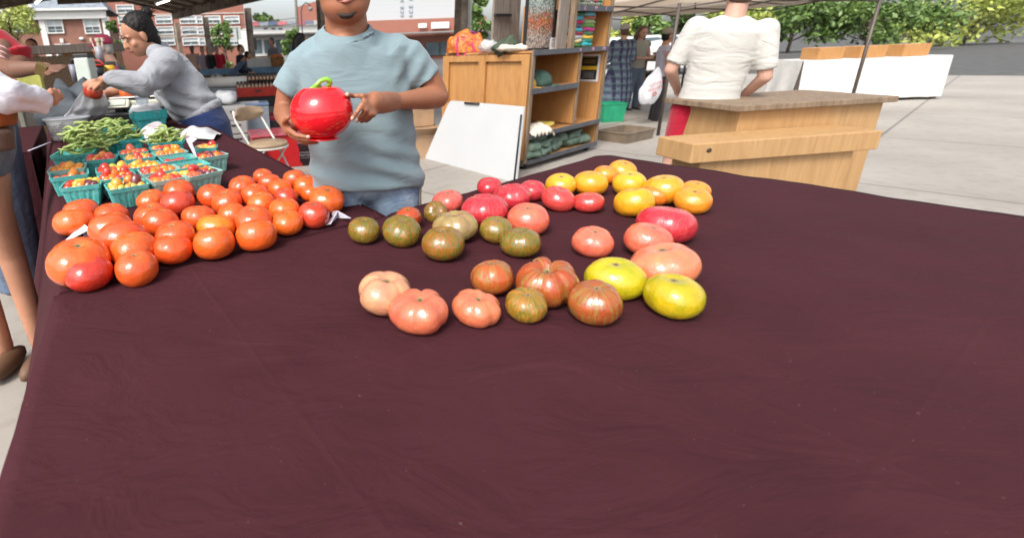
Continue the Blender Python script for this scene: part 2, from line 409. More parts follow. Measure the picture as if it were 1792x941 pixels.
for kk, lst in KINDS_.items():
    TMESH[kk] = [tomato_mesh(hash_ + 11*len(kk), **d).mesh('tomato', TM[CLS.get(kk, kk)], True) for hash_, d in enumerate(lst)]
    for me, d in zip(TMESH[kk], lst): me['k'] = d['k']
rt_ = random.Random(5)
TOMS = []
def tomato(kind, u0, u1, v0, label, col, group, plane='near', tilt=None, k2=1.0, asp=1.0, spin=None, vb=None):
    """u0..u1 apparent width and v0 apparent top of a fruit lying on the cloth"""
    i = rt_.randrange(len(TMESH[kind])); me = TMESH[kind][i]; k = me['k']*k2
    uc = (u0+u1)/2; w_ = (u1-u0); r = .05
    for _ in range(12):
        el_ = .5; zc = .8+k*r*.92
        fn = (lambda u, v: L(u, v, k*r*.92)) if plane == 'left' else (lambda u, v: G(u, v, .8+k*r*.92))
        p = fn(uc, v0+30)
        for __ in range(6):
            d = p-CP; el_ = math.atan2(-d.z, math.hypot(d.x, d.y)); pm = PXM(p)
            a = math.sqrt((r*math.sin(el_))**2+(k*r*math.cos(el_))**2)*pm*1.03
            p = fn(uc, v0+a)
        r = w_/2/PXM(p)
    o = bpy.data.objects.new('tomato', me); COL.objects.link(o)
    o.location = p; r *= .985
    o.scale = (r*asp, r/asp if asp > 1 else r, r*k2)
    t = tilt if tilt is not None else (rt_.uniform(-.22, .22), rt_.uniform(-.2, .2))
    az_ = spin if spin is not None else (rt_.uniform(0, 6.28) if asp == 1 else rt_.uniform(-.3, .3))
    o.rotation_euler = (Matrix.Rotation(t[0], 3, 'X') @ Matrix.Rotation(t[1], 3, 'Y') @ Matrix.Rotation(az_, 3, 'Z')).to_euler()
    j = rt_.uniform(.9, 1.1)
    o.color = (col[0]*rt_.uniform(.94, 1.05), col[1]*j, col[2]*j, 1)
    tag(o, label, 'tomato', group); TOMS.append((o, p, r)); return o
RG_ = 'red slicing tomatoes on the left table'
RED = (.66, .075, .016); ORG = (.70, .098, .016); DRK = (.50, .025, .014); ROS = (.56, .045, .022)
a = lambda x: x/3.8725
reds = [ # crop A px (x0,x1,ytop)
 (435, 680, 258, 'red tomato at the back left corner, just below the front left berry basket', RED),
 (371, 637, 320, 'orange red tomato at the left edge of the pile, right behind the folded price card', ORG),
 (642, 870, 288, 'red tomato mostly hidden at the top of the slanting left column of tomatoes', RED),
 (602, 905, 345, 'large red tomato with a corky stem scar, second in the slanting left column', RED),
 (670, 1000, 400, 'large broad red tomato in the middle of the slanting left column', RED),
 (333, 742, 526, 'biggest orange red tomato of the table with a wide stem scar, at the front left', ORG),
 (450, 762, 642, 'deep red smooth tomato at the very front left corner of the table', DRK),
 (742, 1065, 482, 'broad orange red tomato behind the frontmost pair of tomatoes', ORG),
 (785, 1067, 607, 'red tomato at the front edge, next to the deep red corner tomato', RED),
 (910, 1150, 287, 'red tomato tucked behind another one, left of the gap in the middle', RED),
 (965, 1215, 322, 'round red tomato in front of its tucked away twin near the middle', RED),
 (930, 1125, 200, 'orange red tomato at the back, just right of the front middle basket', ORG),
 (1108, 1320, 131, 'red tomato farthest back, against the pale basket', RED),
 (1098, 1328, 198, 'red tomato directly in front of the one against the pale basket', ROS),
 (1047, 1325, 410, 'flattened red tomato with a split shoulder, second row from the front', RED),
 (1030, 1302, 497, 'round bright red tomato with a small scar low on its skin, in the front row', RED),
 (1223, 1460, 300, 'round red tomato in the centre of the pile with dark gaps around it', RED),
 (1337, 1545, 160, 'red tomato standing back left of the centre column', RED),
 (1430, 1650, 197, 'red tomato half hidden behind the centre column', RED),
 (1470, 1674, 287, 'orange red tomato of the centre column above the wide yellowish one', ORG),
 (1333, 1595, 360, 'wide yellowish orange tomato lying behind the large orange one of the front row', (.66, .16, .015)),
 (1307, 1592, 443, 'large round orange tomato in the middle of the front row', ORG)]
for x0, x1, y0, lb, c in reds: tomato('red', a(x0), a(x1), 280+a(y0), lb, c, RG_, 'left')
redsB = [
 (167, 300, 60, 'small red tomato at the very back of the right half of the pile', RED),
 (195, 352, 90, 'red tomato in front of the small rearmost one', RED),
 (3, 190, 108, 'red tomato at the back left of the right half, beside the bare cloth', RED),
 (262, 435, 125, 'orange red tomato with a small stem scar behind the rosy one', ORG),
 (80, 275, 158, 'red tomato with pale streaks between two rows of the right half', RED),
 (122, 320, 212, 'broad orange tomato behind the cracked one', ORG),
 (305, 472, 182, 'rosy red tomato surrounded by orange ones', ROS),
 (365, 525, 62, 'red tomato at the back right corner, its neighbour leaning on it', RED),
 (435, 622, 100, 'orange tomato nearest the man at the back right corner', ORG),
 (485, 630, 165, 'orange tomato half hidden behind the large one on the right edge', ORG),
 (545, 788, 175, 'large orange red tomato with green stem scar on the right edge', ORG),
 (268, 492, 250, 'orange tomato with a dark crack running from its stem scar', ORG),
 (468, 683, 277, 'bright red tomato at the front right, touching the white folded card', ROS),
 (285, 512, 335, 'orange tomato with a pale stem scar, second from the right in the front row', ORG),
 (47, 330, 390, 'wide orange tomato in the front row with the crease of the cloth below it', ORG),
 (38, 298, 305, 'broad red tomato right behind the wide orange one of the front row', RED)]
for x0, x1, y0, lb, c in redsB: tomato('red', 400+a(x0), 400+a(x1), 280+a(y0), lb, c, RG_, 'left')
# right table
HG = 'heirloom tomatoes on the near table'
GRN = (.10, .10, .012)
tomato('green', 608, 666, 378.7, 'leftmost green and orange striped tomato on the near table', GRN, HG)
tomato('green', 668, 738, 377, 'green striped tomato with yellow flecks, second from the left on the near table', GRN, HG)
tomato('red', 690.5, 738, 361.5, 'small dark red tomato with cream flecks behind the striped green one', (.36, .05, .015), HG)
tomato('green', 741, 785, 355, 'small brownish green tomato turned so its round stem hole faces the camera', (.16, .08, .03), HG, tilt=(.95, .1))
tomato('greenribbed', 756, 836, 367, 'ribbed pale green and pink tomato among the dark striped ones', (.28, .17, .07), HG)
tomato('green', 737.5, 813, 394.5, 'brown and orange striped tomato in front of the pale ribbed one', (.22, .10, .02), HG)
tomato('green', 839.5, 898, 378, 'olive tomato with a pinkish shoulder between the red cluster and the dark olive one', (.2, .14, .03), HG)
tomato('green', 875.5, 946, 396.5, 'dark olive tomato with a small scar dot, rightmost of the green ones', (.12, .10, .012), HG)
PK = (.60, .085, .07); CR = (.47, .02, .035); SA = (.62, .10, .06)
tomato('pink', 756, 811, 332, 'pink tomato at the left end of the pink cluster, behind the brownish green ones', PK, HG)
tomato('pink', 834, 878, 310.5, 'crimson tomato at the back of the pink cluster, against the whiteboard', CR, HG)
tomato('pinklobed', 861, 929, 320, 'crimson ribbed tomato with a corky crown behind the double lobed one', CR, HG)
tomato('pinklobed', 805, 890, 336.5, 'crimson double lobed tomato with a cracked crown at the front of the pink cluster', CR, HG)
tomato('pink', 908, 954, 315.5, 'crimson tomato with pale rings on top at the right end of the pink cluster', CR, HG)
tomato('pink', 948.5, 1004.5, 326, 'rounded crimson tomato just left of the smaller oval one', (.52, .04, .04), HG)
tomato('pink', 1004, 1055.5, 335.5, 'small oval crimson tomato lying alone below the yellow ones', (.52, .035, .035), HG, k2=.9)
tomato('pink', 888.5, 959, 355, 'salmon red tomato with broad shoulders beside the olive one', SA, HG)
tomato('pink', 1002.5, 1072.5, 396, 'salmon red tomato lying alone in the middle of the bare cloth', SA, HG)
tomato('pink', 1095.5, 1173, 389, 'salmon red tomato behind the big peach coloured one', SA, HG)
tomato('pink', 1122, 1213, 359, 'large oval crimson tomato in front of the yellow ones at the right', CR, HG, asp=1.08)
tomato('pink', 1105, 1218, 424, 'big peach coloured tomato with soft ribs at the right', (.60, .15, .075), HG, k2=.9, asp=1.06)
YL = (.68, .36, .018); YO = (.70, .27, .02)
tomato('yellow', 956, 1007.5, 303, 'leftmost yellow tomato, just behind the crimson ones', YL, HG)
tomato('yellow', 1005, 1062, 298, 'yellow tomato with a dark stem star, second from the left', YL, HG)
tomato('yellow', 1039, 1080.5, 289.5, 'orange yellow tomato squeezed between two others at the back', YO, HG)
tomato('yellow', 1065.5, 1112.5, 280.5, 'orange yellow tomato farthest back at the table corner', YO, HG)
tomato('yellow', 1074.5, 1129, 299, 'yellow tomato in the middle of the yellow group', YL, HG)
tomato('yellow', 1129.5, 1194, 305, 'large yellow tomato behind the small orange one', YL, HG)
tomato('yellow', 1123, 1172, 321, 'small orange tomato with black cracks wedged between the yellow ones', (.70, .22, .018), HG)
tomato('yellow', 1077, 1142, 327, 'big deep yellow tomato at the front of the yellow group', (.66, .34, .012), HG)
tomato('yellow', 1184, 1242, 328, 'orange yellow tomato at the right of the yellow group, in front of its darker neighbour', YO, HG)
tomato('yellow', 1193, 1240, 316, 'half hidden orange yellow tomato at the right end of the yellow group', YO, HG)
tomato('olive', 1028.5, 1120, 449, 'long lemon yellow tomato with a hollow dark stem cavity', (.52, .36, .008), HG, asp=1.07, spin=-.5)
tomato('olive', 1127.5, 1224, 478, 'squat lemon yellow tomato at the lower right beside the long one', (.55, .40, .01), HG)
BR = (.30, .05, .012)
tomato('brown', 825, 901.5, 452.5, 'brown orange tomato with grey corky scars, left of the folded brown one', (.34, .07, .018), HG)
tomato('brownlobed', 904, 1010, 451.5, 'large folded brown and green tomato with a deep cleft and cream cracks', (.30, .045, .013), HG)
tomato('green', 885, 957, 502.5, 'orange and olive tomato low between the two brown ones', (.36, .17, .02), HG)
tomato('brown', 998, 1088, 489.5, 'brown red tomato with green freckles at the front beside the long lemon one', (.30, .06, .018), HG)
tomato('pinklobed', 792, 876, 506, 'peach red tomato with a scabby crown at the front, below the scarred brown one', (.52, .12, .06), HG)
tomato('peachfolded', 623.5, 725, 472.5, 'large pale pink and cream tomato deeply folded into segments', (.52, .19, .11), HG)
tomato('pinklobed', 684, 787, 504, 'salmon tomato with a scabby dimple right of the pale folded one', (.52, .11, .06), HG)
# =================== ground and market roof ===================
q = NB('concrete'); o_ = q.obj()
n1 = q.noise(.7, 5, o_); n2 = q.noise(9, 5, o_); n3 = q.noise(120, 2, o_)
c = q.mix(q.ramp(n1, [(.3, 0.), (.7, 1.)]), (.27, .245, .215), (.36, .33, .295))
c = q.mix(q.math('MULTIPLY', q.ramp(n2, [(.5, 0.), (.75, 1.)]), .45), c, (.19, .165, .14))
c = q.mix(q.math('MULTIPLY', q.ramp(n3, [(.6, 0.), (.72, 1.)]), .3), c, (.12, .1, .09))
sp_ = q.n('ShaderNodeSeparateXYZ', {0: q.n('ShaderNodeMapping', {0: o_, 'Rotation': (0, 0, math.radians(-36.4))}).outputs[0]})
def joint(sock, per, off):
    fr = q.math('FRACT', q.math('ADD', q.math('DIVIDE', sock, per), off)); return q.ramp(q.math('ABSOLUTE', q.math('SUBTRACT', fr, .5)), [(.003, 1.), (.0045, 0.)])
jm = q.math('MAXIMUM', joint(sp_.outputs[0], 3.0, .37), joint(sp_.outputs[1], 3.0, .22))
c = q.mix(q.math('MULTIPLY', jm, .8), c, (.06, .05, .045))
q.link(c, q.b.inputs['Base Color']); q.b.inputs['Roughness'].default_value = .8
q.bump(q.math('SUBTRACT', q.math('MULTIPLY', n3, .2), jm), .3, .006); CONC = q.m
ASPH = mat('asphalt', (.085, .083, .08), .9, .2, 3, .4, 90)
m = MB(); m.add([(-400, -100, -.02), (400, -100, -.02), (400, 700, -.02), (-400, 700, -.02)], [(0, 1, 2, 3)])
struct(m.obj('ground', ASPH))
dv = Vector((-.593, .805, 0)).normalized(); lv = Vector((-.805, -.593, 0)).normalized()
Er = Vector((-6.90, 23.10, 3.0))
def RP(l, dd, z): p = Er+lv*l-dv*dd; return Vector((p.x, p.y, z))     # l metres left of the right eave, dd metres back from the far gable
m = MB(); pl = [RP(-1.2, -1.5, 0), RP(16, -1.5, 0), RP(16, 42, 0), RP(-14, 42, 0), RP(-14, 12, 0), RP(-1.2, 12, 0)]
m.prism([(p.x, p.y) for p in pl], -.015, 0); struct(m.obj('market_floor', CONC, clean=True))
m = MB(); y0 = 34; m.add([(-120, 27.5, -.012), (120, 33, -.012), (120, 42, -.012), (-120, 38, -.012)], [(0, 1, 2, 3)])
struct(m.obj('road', mat('road_asphalt', (.11, .108, .105), .9, .15, 2)))
WOODD = mat('roof_planks', (.20, .155, .115), .8, .35, 5, .5, 30)
q = NB('roof_boards'); o_ = q.obj()
mp = q.n('ShaderNodeMapping', {0: o_, 'Rotation': (0, 0, math.radians(-36.4))}).outputs[0]
sx = q.n('ShaderNodeSeparateXYZ', {0: mp})
fr = q.math('FRACT', q.math('MULTIPLY', sx.outputs[0], 7.0)); gap = q.ramp(fr, [(.0, 1.), (.06, 0.)])
idx = q.math('FLOOR', q.math('MULTIPLY', sx.outputs[0], 7.0))
rn = q.n('ShaderNodeTexWhiteNoise', {0: q.n('ShaderNodeCombineXYZ', {0: idx, 1: 0., 2: 0.}).outputs[0]}).outputs[0]
c = q.mix(rn, (.50, .38, .28), (.68, .55, .42)); c = q.mix(gap, c, (.07, .05, .035))
q.link(c, q.b.inputs['Base Color']); q.b.inputs['Roughness'].default_value = .8; BOARDS = q.m
rf = thing('market_roof', 'long open market shelter with plank ceiling and dark wooden eave beam', 'roof', (Er.x, Er.y, 3))
RL = 17.5  # roof cut short overhead, out of view, so open sky lights the stall
def wld(o):                       # keep world-space mesh under an Empty placed in the world
    o.parent = None; p = o['_p'] if '_p' in o else None
    return o
def under(parent, o):
    o.parent = parent; o.matrix_parent_inverse = Matrix.Translation(-parent.location) if parent.rotation_euler.z == 0 else (Matrix.Translation(parent.location) @ Matrix.Rotation(parent.rotation_euler.z, 4, 'Z')).inverted()
    return o
def inset(l0, z0, l1, z1, d0=0., d1=RL, th=.06):
    m = MB(); m.slab([RP(l0, d0, z0), RP(l0, d1, z0), RP(l1, d1, z1), RP(l1, d0, z1)], -th if l1 > l0 else th); return m
m = MB()
for (l0, z0, l1, z1) in ((-.5, 3.22, 3.5, 4.05), (3.5, 4.05, 7.2, 3.3), (7.2, 3.3, 12.2, 3.3)):  # last flat strip, mostly out of view, is added for its shade
    a0, a1, b0, b1 = RP(l0, -.4, z0), RP(l0, RL, z0), RP(l1, RL, z1), RP(l1, -.4, z1)
    m.add([a0, a1, b0, b1], [(0, 1, 2, 3)]); up_ = Vector((0, 0, .07)); m.add([a0+up_, a1+up_, b0+up_, b1+up_], [(0, 1, 2, 3)])
under(rf, m.obj('ceiling_boards', BOARDS, clean=False))
BEAM = mat('weathered_beam', (.27, .215, .165), .8, .35, 3, .4, 40)
m = MB()
for l in (0., 7.2, 12.2):  # outermost beam edges the added shading strip
    zb = 3.0 if l == 0 else 3.02
    m.slab([RP(l-.12, -.3, zb), RP(l-.12, RL, zb), RP(l+.12, RL, zb), RP(l+.12, -.3, zb)], -.34 if False else .001)
    a0, a1 = RP(l-.12, -.3, zb), RP(l-.12, RL, zb); b0, b1 = RP(l+.12, -.3, zb), RP(l+.12, RL, zb); h_ = Vector((0, 0, .30))
    m.add([a0, a1, b1, b0, a0+h_, a1+h_, b1+h_, b0+h_], [(0, 1, 2, 3), (7, 6, 5, 4), (0, 4, 5, 1), (3, 2, 6, 7), (0, 3, 7, 4), (1, 5, 6, 2)])
under(rf, m.obj('eave_beam', BEAM))
m = MB()
for dd in [i*1.1 for i in range(31)]:
    for (l0, z0, l1, z1) in ((.1, 3.3, 3.4, 3.98), (3.6, 3.98, 7.1, 3.27)):
        a0 = RP(l0, dd, z0); a1 = RP(l1, dd, z1); m.tube([a0-Vector((0, 0, .05)), a1-Vector((0, 0, .05))], .055, n=4, smooth=False)
under(rf, m.obj('rafters', BEAM))
# posts
for i, (x, y) in enumerate(((-7.78, 25.8), (-5.61, 22.86), (-3.2, 19.58), (-.39, 15.78), (2.78, 11.48))):
    t = thing('roof_post', ['weathered wooden post farthest along the row, left of the brick flats', 'wooden post in front of the young street tree, with a small box on it',
      'wooden post with lights on its sides behind the woman in dark blue', 'wooden post right behind the neck of the man in the blue shirt',
      'dark post with a pale pipe beside the orange bag'][i], 'post', (x, y, 0), math.radians(36), 'wooden posts carrying the market roof')
    m = MB(); m.box((0, 0, 1.5), (.2, .2, 3.0)); m.obj('shaft', BEAM, t, .01)
    m = MB(); m.box((0, 0, .6), (.26, .26, 1.2)); m.obj('base_cladding', BEAM, t, .01)
    if i in (1, 2): m = MB(); m.box((.14, 0, 1.75), (.1, .22, .45)); m.obj('junction_box', mat('box_brown', (.10, .075, .06)), t, .01)
    if i == 4: m = MB(); m.tube([(.16, -.1, 0), (.16, -.1, 3)], .055); m.obj('pipe', mat('pale_pipe', (.42, .42, .38)), t)
# strip lights under the roof
for i, (l, dd) in enumerate(((1.6, 3.2), (5.6, 3.2))):
    p = RP(l, dd, 3.34 if i == 0 else 3.3)
    t = thing('strip_light', ['white strip light under the right slope of the plank ceiling', 'white strip light under the left slope of the plank ceiling'][i], 'light', p, math.radians(126.4), 'strip lights under the roof')
    m = MB(); m.box((0, 0, .03), (1.5, .16, .06)); m.obj('housing', mat('white_enamel', (.75, .75, .73), .4), t, .005)
    m = MB(); m.tube([(-.7, 0, -.02), (.7, 0, -.02)], .025); m.obj('lamp_tube', emit('tube_light', (1, .95, .85), 3.0), t)
# hanging board of three panels
p = Y(155, 7, 12.); t = thing('hanging_board', 'dark brown board of three panels hanging below the ceiling at the top left', 'hanging board', (p.x, p.y, p.z), math.radians(2))
m = MB()
for k, (x0, x1) in enumerate(((-.67, -.05), (-.03, .26), (.28, .72))): m.box(((x0+x1)/2, 0, .4), (x1-x0, .06, .78))
m.obj('panel', mat('board_brown', (.13, .10, .07), .7, .2), t, .008)
m = MB(); m.tube([(-.5, 0, .78), (-.5, 0, 1.4)], .012); m.tube([(.5, 0, .78), (.5, 0, 1.4)], .012); m.obj('hanger', mat('dark_metal', (.05, .05, .05), .5), t)
# =================== buildings ===================
def brick(name, c1, c2, mortar, sc):
    q = NB(name); x = q.n('ShaderNodeTexBrick', {'Vector': q.n('ShaderNodeMapping', {0: q.obj(), 'Rotation': (math.radians(90), 0, 0)}).outputs[0], 'Color1': c1+(1,), 'Color2': c2+(1,), 'Mortar': mortar+(1,), 'Scale': sc, 'Mortar Size': .012, 'Brick Width': .5, 'Row Height': .16})
    n = q.noise(.8, 5); q.link(q.mix(q.math('MULTIPLY', n, .5), x.outputs[0], c2), q.b.inputs['Base Color']); q.b.inputs['Roughness'].default_value = .85; return q.m
BR1 = brick('old_brick', (.33, .14, .09), (.24, .10, .07), (.36, .28, .23), 2.2)
BR2 = brick('flat_brick', (.36, .12, .08), (.30, .11, .075), (.38, .26, .21), 2.2)
WH = mat('white_trim', (.78, .77, .74), .6, .04); GLASS = mat('window_glass', (.10, .14, .16), .12, .2, .5, spec=.8); GLL = mat('pale_blinds', (.55, .60, .62), .35, .08, .7)
SLATE = mat('slate_roof', (.23, .26, .30), .7, .15, 3)
def window(par, x, z, w, h, frame=.09, blind=.5, mull=2, rows=2):
    f = MB(); 
    for s in (-1, 1): f.box((x+s*(w/2-frame/2), -.06, z), (frame, .14, h)); f.box((x, -.06, z+s*(h/2-frame/2)), (w-2*frame, .14, frame))
    f.box((x, -.05, z), (w-2*frame, .08, .06))
    for k in range(1, mull): f.box((x-w/2+w*k/mull, -.045, z), (.035, .05, h-2*frame))
    for k in range(1, rows*2):
        if k != rows: f.box((x, -.04, z-h/2+h*k/(rows*2)), (w-2*frame, .05, .035))
    o = f.obj('window', WH, par)
    g = MB(); g.box((x, -.012, z-h*(blind)/2), (w-2*frame, .02, h*(1-blind)-.02)); g.obj('pane', GLASS, o)
    if blind: g = MB(); g.box((x, -.012, z+h*(1-blind)/2), (w-2*frame, .02, h*blind-.02)); g.obj('blind', GLL, o)
    return o
def wall_holes(x0, x1, z0, z1, depth): m = MB(); m.box(((x0+x1)/2, depth/2, (z0+z1)/2), (x1-x0, depth, z1-z0)); return m
# left brick hall with portico roof (facade about 43 m away)
a0 = Y(-60, 100, 41.); a1 = Y(192, 90, 44.)
t = thing('brick_building', 'old two storey brick hall with white cornice and slate roof at the left', 'building', (a0.x, a0.y, 0), math.atan2(a1.y-a0.y, a1.x-a0.x))
Wd = (Vector((a1.x, a1.y))-Vector((a0.x, a0.y))).length
def fx(u, y=43.): return (Y(u, 60, y).x-a0.x)/math.cos(t.rotation_euler.z)
ze = 4.75
wall_holes(0, Wd, -.3, ze, 9).obj('wall', BR1, t)
m = MB(); m.box((Wd/2, -.15, ze+.32), (Wd+.5, .5, .64)); m.box((Wd/2, -.35, ze+.7), (Wd+.9, .8, .16)); m.obj('cornice', WH, t)
m = MB(); m.add([(-.4, -.7, ze+.79), (Wd+.4, -.7, ze+.79), (Wd-1.6, 4, ze+3.4), (0, 4, ze+3.4), (-.4, 9, ze+.79), (Wd+.4, 9, ze+.79)], [(0, 1, 2, 3), (1, 5, 2), (5, 4, 3, 2), (4, 0, 3)]); m.obj('roof', SLATE, t)
gx = fx(72)
m = MB(); m.add([(-3, -.8, ze+.8), (gx, -.8, ze+.8), (gx-3.1, -.8, ze+2.6), (-3, 3.5, ze+.8), (gx, 3.5, ze+.8), (gx-3.1, 3.5, ze+2.6)], [(0, 1, 2), (3, 5, 4), (1, 4, 5, 2), (0, 2, 5, 3), (0, 3, 4, 1)]); m.obj('pediment', BR1, t)
m = MB(); m.tube([(gx+.2, -.95, ze+.84), (gx-3.1, -.95, ze+2.75), (-3.2, -.95, ze+.84)], .13, n=4, smooth=False); m.obj('pediment_trim', WH, t)
for u in (82, 178):
    m = MB(); m.box((fx(u), -.06, ze/2), (.42, .2, ze)); m.obj('pilaster', WH, t)
for (u, v) in ((50, 44), (100, 46), (157, 46)):
    p = Y(u, v, 43); window(t, fx(u), p.z, 1.25 if u > 60 else 1.3, 1.15, blind=.5)
for (u, v) in ((106, 82), (158, 82)):
    p = Y(u, v, 43); window(t, fx(u), p.z-.55, 1.2, 1.5, blind=.3); m = MB(); m.box((fx(u), -.1, p.z+.45), (.24, .2, .32)); m.obj('keystone', WH, t)
m = MB(); m.ell((fx(137), -.1, Y(137, 68, 43).z), (.2, .12, .12)); m.obj('wall_lamp', WH, t)
# brick apartment block
a0 = Y(202, 95, 56.); a1 = Y(434, 95, 60.); rz_ = math.atan2(a1.y-a0.y, a1.x-a0.x)
t = thing('apartment_building', 'pale red brick apartment block with rows of wide white windows behind the posts', 'building', (a0.x, a0.y, 0), rz_)
Wd = (Vector((a1.x, a1.y))-Vector((a0.x, a0.y))).length
wall_holes(0, Wd, -.3, 13, 10).obj('wall', BR2, t)
def ax(u): 
    f_ = (u-202)/(434-202); y = 56+4*f_; return (Y(u, 60, y).x-a0.x)/math.cos(rz_)
for zz, v in enumerate((16, 35, 54, 73)):
    for u in (226, 262, 290, 332, 352, 375, 408):
        if v == 16 and u > 240: continue
        p = Y(u, v+.0, 56+4*(u-202)/232.); window(t, ax(u), p.z, 1.75 if u in (226, 290, 332, 375, 408) else .7, .85, blind=.6, rows=1)
m = MB()
for v in (25, 63): p = Y(320, v, 58); m.box((Wd/2, -.04, p.z), (Wd, .12, .10))
m.obj('belt_course', mat('pale_stone', (.6, .56, .5)), t)
m = MB(); m.box((Wd/2, 4.9, 13.2), (Wd+.5, 10.6, .4)); m.obj('roof', SLATE, t)
# low white shop with coloured fascia
a0 = Y(441, 100, 44.); a1 = Y(566, 100, 46.); rz_ = math.atan2(a1.y-a0.y, a1.x-a0.x)
t = thing('shop_building', 'low white shop with a red and blue band along its flat roof', 'building', (a0.x, a0.y, 0), rz_)
Wd = (Vector((a1.x, a1.y))-Vector((a0.x, a0.y))).length; zt = Y(500, 40, 45).z
wall_holes(0, Wd, -.3, zt-.25, 8).obj('wall', mat('white_render', (.72, .71, .68), .7, .05), t)
cols = [(.55, .16, .18), (.30, .33, .38), (.12, .16, .26), (.6, .2, .22), (.35, .36, .4), (.5, .15, .17), (.2, .22, .3), (.55, .54, .5)]
for k in range(8):
    m = MB(); m.box((Wd*(k+.5)/8, -.12, zt-.05), (Wd/8-.02, .3, .3)); m.obj('fascia_panel', mat('fascia%d' % k, cols[k], .5), t)
m = MB(); m.box((Wd/2, -.7, Y(500, 61, 45).z), (Wd, 1.5, .12)); m.obj('canopy', mat('dark_canopy', (.16, .15, .14)), t)
for u in (468, 481, 493): m = MB(); m.box(((u-441)/125*Wd, -.02, Y(u, 51, 45).z), (.35, .06, .12)); m.obj('vent', GLASS, t)
for u in (452, 470, 490, 508, 530, 548): m = MB(); m.box(((u-441)/125*Wd, -.02, Y(u, 78, 45).z-.2), (.7, .06, 1.1)); m.obj('shop_window', GLASS, t)
# brick block behind the shop
a0 = Y(522, 60, 62.)
t = thing('brick_building', 'gabled pink brick building behind the low shop, above the dark haired head', 'building', (a0.x, a0.y, 0), .1)
zt = Y(545, 12, 62).z; m = MB(); m.box((2.6, 4, zt/2), (5.2, 8, zt)); m.add([(0, 0, zt), (5.2, 0, zt), (5.2, 0, zt+1.3), (0, 8, zt), (5.2, 8, zt), (5.2, 8, zt+1.3)], [(0, 1, 2), (3, 5, 4), (0, 2, 5, 3)]); m.obj('wall', BR2, t)
for k, zz in enumerate((2.2, 4.2)): window(t, 1.6, zz, 1.1, 1.2, blind=.4); window(t, 3.6, zz, 1.1, 1.2, blind=.4)
# pale hall with lettering on its gable wall
a0 = Y(618, 100, 61.); a1 = Y(850, 100, 63.); rz_ = math.atan2(a1.y-a0.y, a1.x-a0.x)
t = thing('warehouse', 'large pale grey metal hall on a brick base with vertical lettering', 'building', (a0.x, a0.y, 0), rz_)
Wd = (Vector((a1.x, a1.y))-Vector((a0.x, a0.y))).length; zb = Y(720, 34, 62).z
q = NB('ribbed_metal'); sx = q.n('ShaderNodeSeparateXYZ', {0: q.obj()}); f_ = q.math('FRACT', q.math('MULTIPLY', sx.outputs[2], 2.2)); g_ = q.ramp(f_, [(0., 1.), (.08, 0.)])
q.link(q.mix(q.math('MULTIPLY', g_, .5), (.50, .51, .52), (.36, .37, .39)), q.b.inputs['Base Color']); q.b.inputs['Roughness'].default_value = .5
m = MB(); m.box((Wd/2-1.5, 6, zb+5), (Wd-3, 11, 10)); m.obj('metal_wall', q.m, t)
m = MB(); m.box((Wd/2, 6, zb/2), (Wd, 11.4, zb)); m.obj('brick_wall', BR2, t)
m = MB(); m.box((Wd/2-1.5, 6, zb+10.1), (Wd-2.6, 11.4, .2)); m.obj('roof', SLATE, t)
LT = mat('sign_letters', (.20, .25, .32), .6, .03)
for k, (u, size) in enumerate(((701.5, 1.0), (717, 1.12))):
    f_ = (u-618)/232; y = 61+2*f_; p = Y(u+4, 27.5, y); lx = (p.x-a0.x)/math.cos(rz_)
    o_ = text('I C E   H O', .56*size, (lx, .44, 0), (math.radians(90), math.radians(-90), 0), LT, t, ext=.03); xs_ = [v.co.x for v in o_.data.vertices]; o_.location.z = Y(u, 28.5, y).z-min(xs_)
m = MB(); m.box((Wd/2+1, -1.0, Y(750, 57, 60).z), (Wd-1, 2.2, .14)); m.obj('awning', mat('grey_awning', (.30, .30, .29)), t)
for u in (733, 752, 764, 778, 820, 838):
    f_ = (u-618)/232; m = MB(); m.box(((Y(u, 60, 61+2*f_).x-a0.x), -.02, 1.15), (.9, .08, 1.5)); m.obj('window', GLASS, t)
for u, v, w_, h_ in ((740, 45, 1.0, .5), (772, 44, 2.2, .7)): m = MB(); m.box(((Y(u, v, 62).x-a0.x), -.05, Y(u, v, 61.6).z), (w_, .1, h_)); m.obj('white_sign', WH, t)
# poles and lamp
p = Y(522, 70, 40.); t = thing('utility_pole', 'tall thin grey wooden utility pole left of the curved street lamp', 'pole', (p.x, p.y, 0))
m = MB(); m.tube([(0, 0, 0), (0, 0, 9)], [.12, .09]); m.obj('pole', mat('pole_wood', (.2, .18, .16)), t)
m = MB(); m.tube([(-.9, 0, 8.2), (.9, 0, 8.2)], .05, n=6); m.obj('crossarm', mat('pole_wood', ()), t)
for k, z in enumerate((7.6, 8.0, 3.1, 3.5)):
    m = MB(); m.tube([(-26+0, 8, z+.4)]+[(-26+26*i/8, 8-8*i/8, z+.4-.5*math.sin(math.pi*i/8)) for i in range(1, 9)], .018, n=4); m.obj('cable', mat('dark_metal', ()), t)
p = Y(530, 70, 36.); t = thing('street_lamp', 'street lamp with a curved arm and hanging lantern beside the tall pole', 'street lamp', (p.x, p.y, 0))
zt = Y(536, 8, 36).z; m = MB(); m.tube([(0, 0, 0), (0, 0, zt-.5), (.1, 0, zt-.1), (.35, 0, zt+.1), (.6, 0, zt), (.65, 0, zt-.2)], .04); m.obj('pole', mat('dark_metal', ()), t)
m = MB(); m.lathe([(.03, .1), (.16, -.02), (.12, -.16), (0, -.2)], (.65, 0, zt-.25), 12); m.obj('lantern', mat('lamp_grey', (.2, .2, .2)), t)
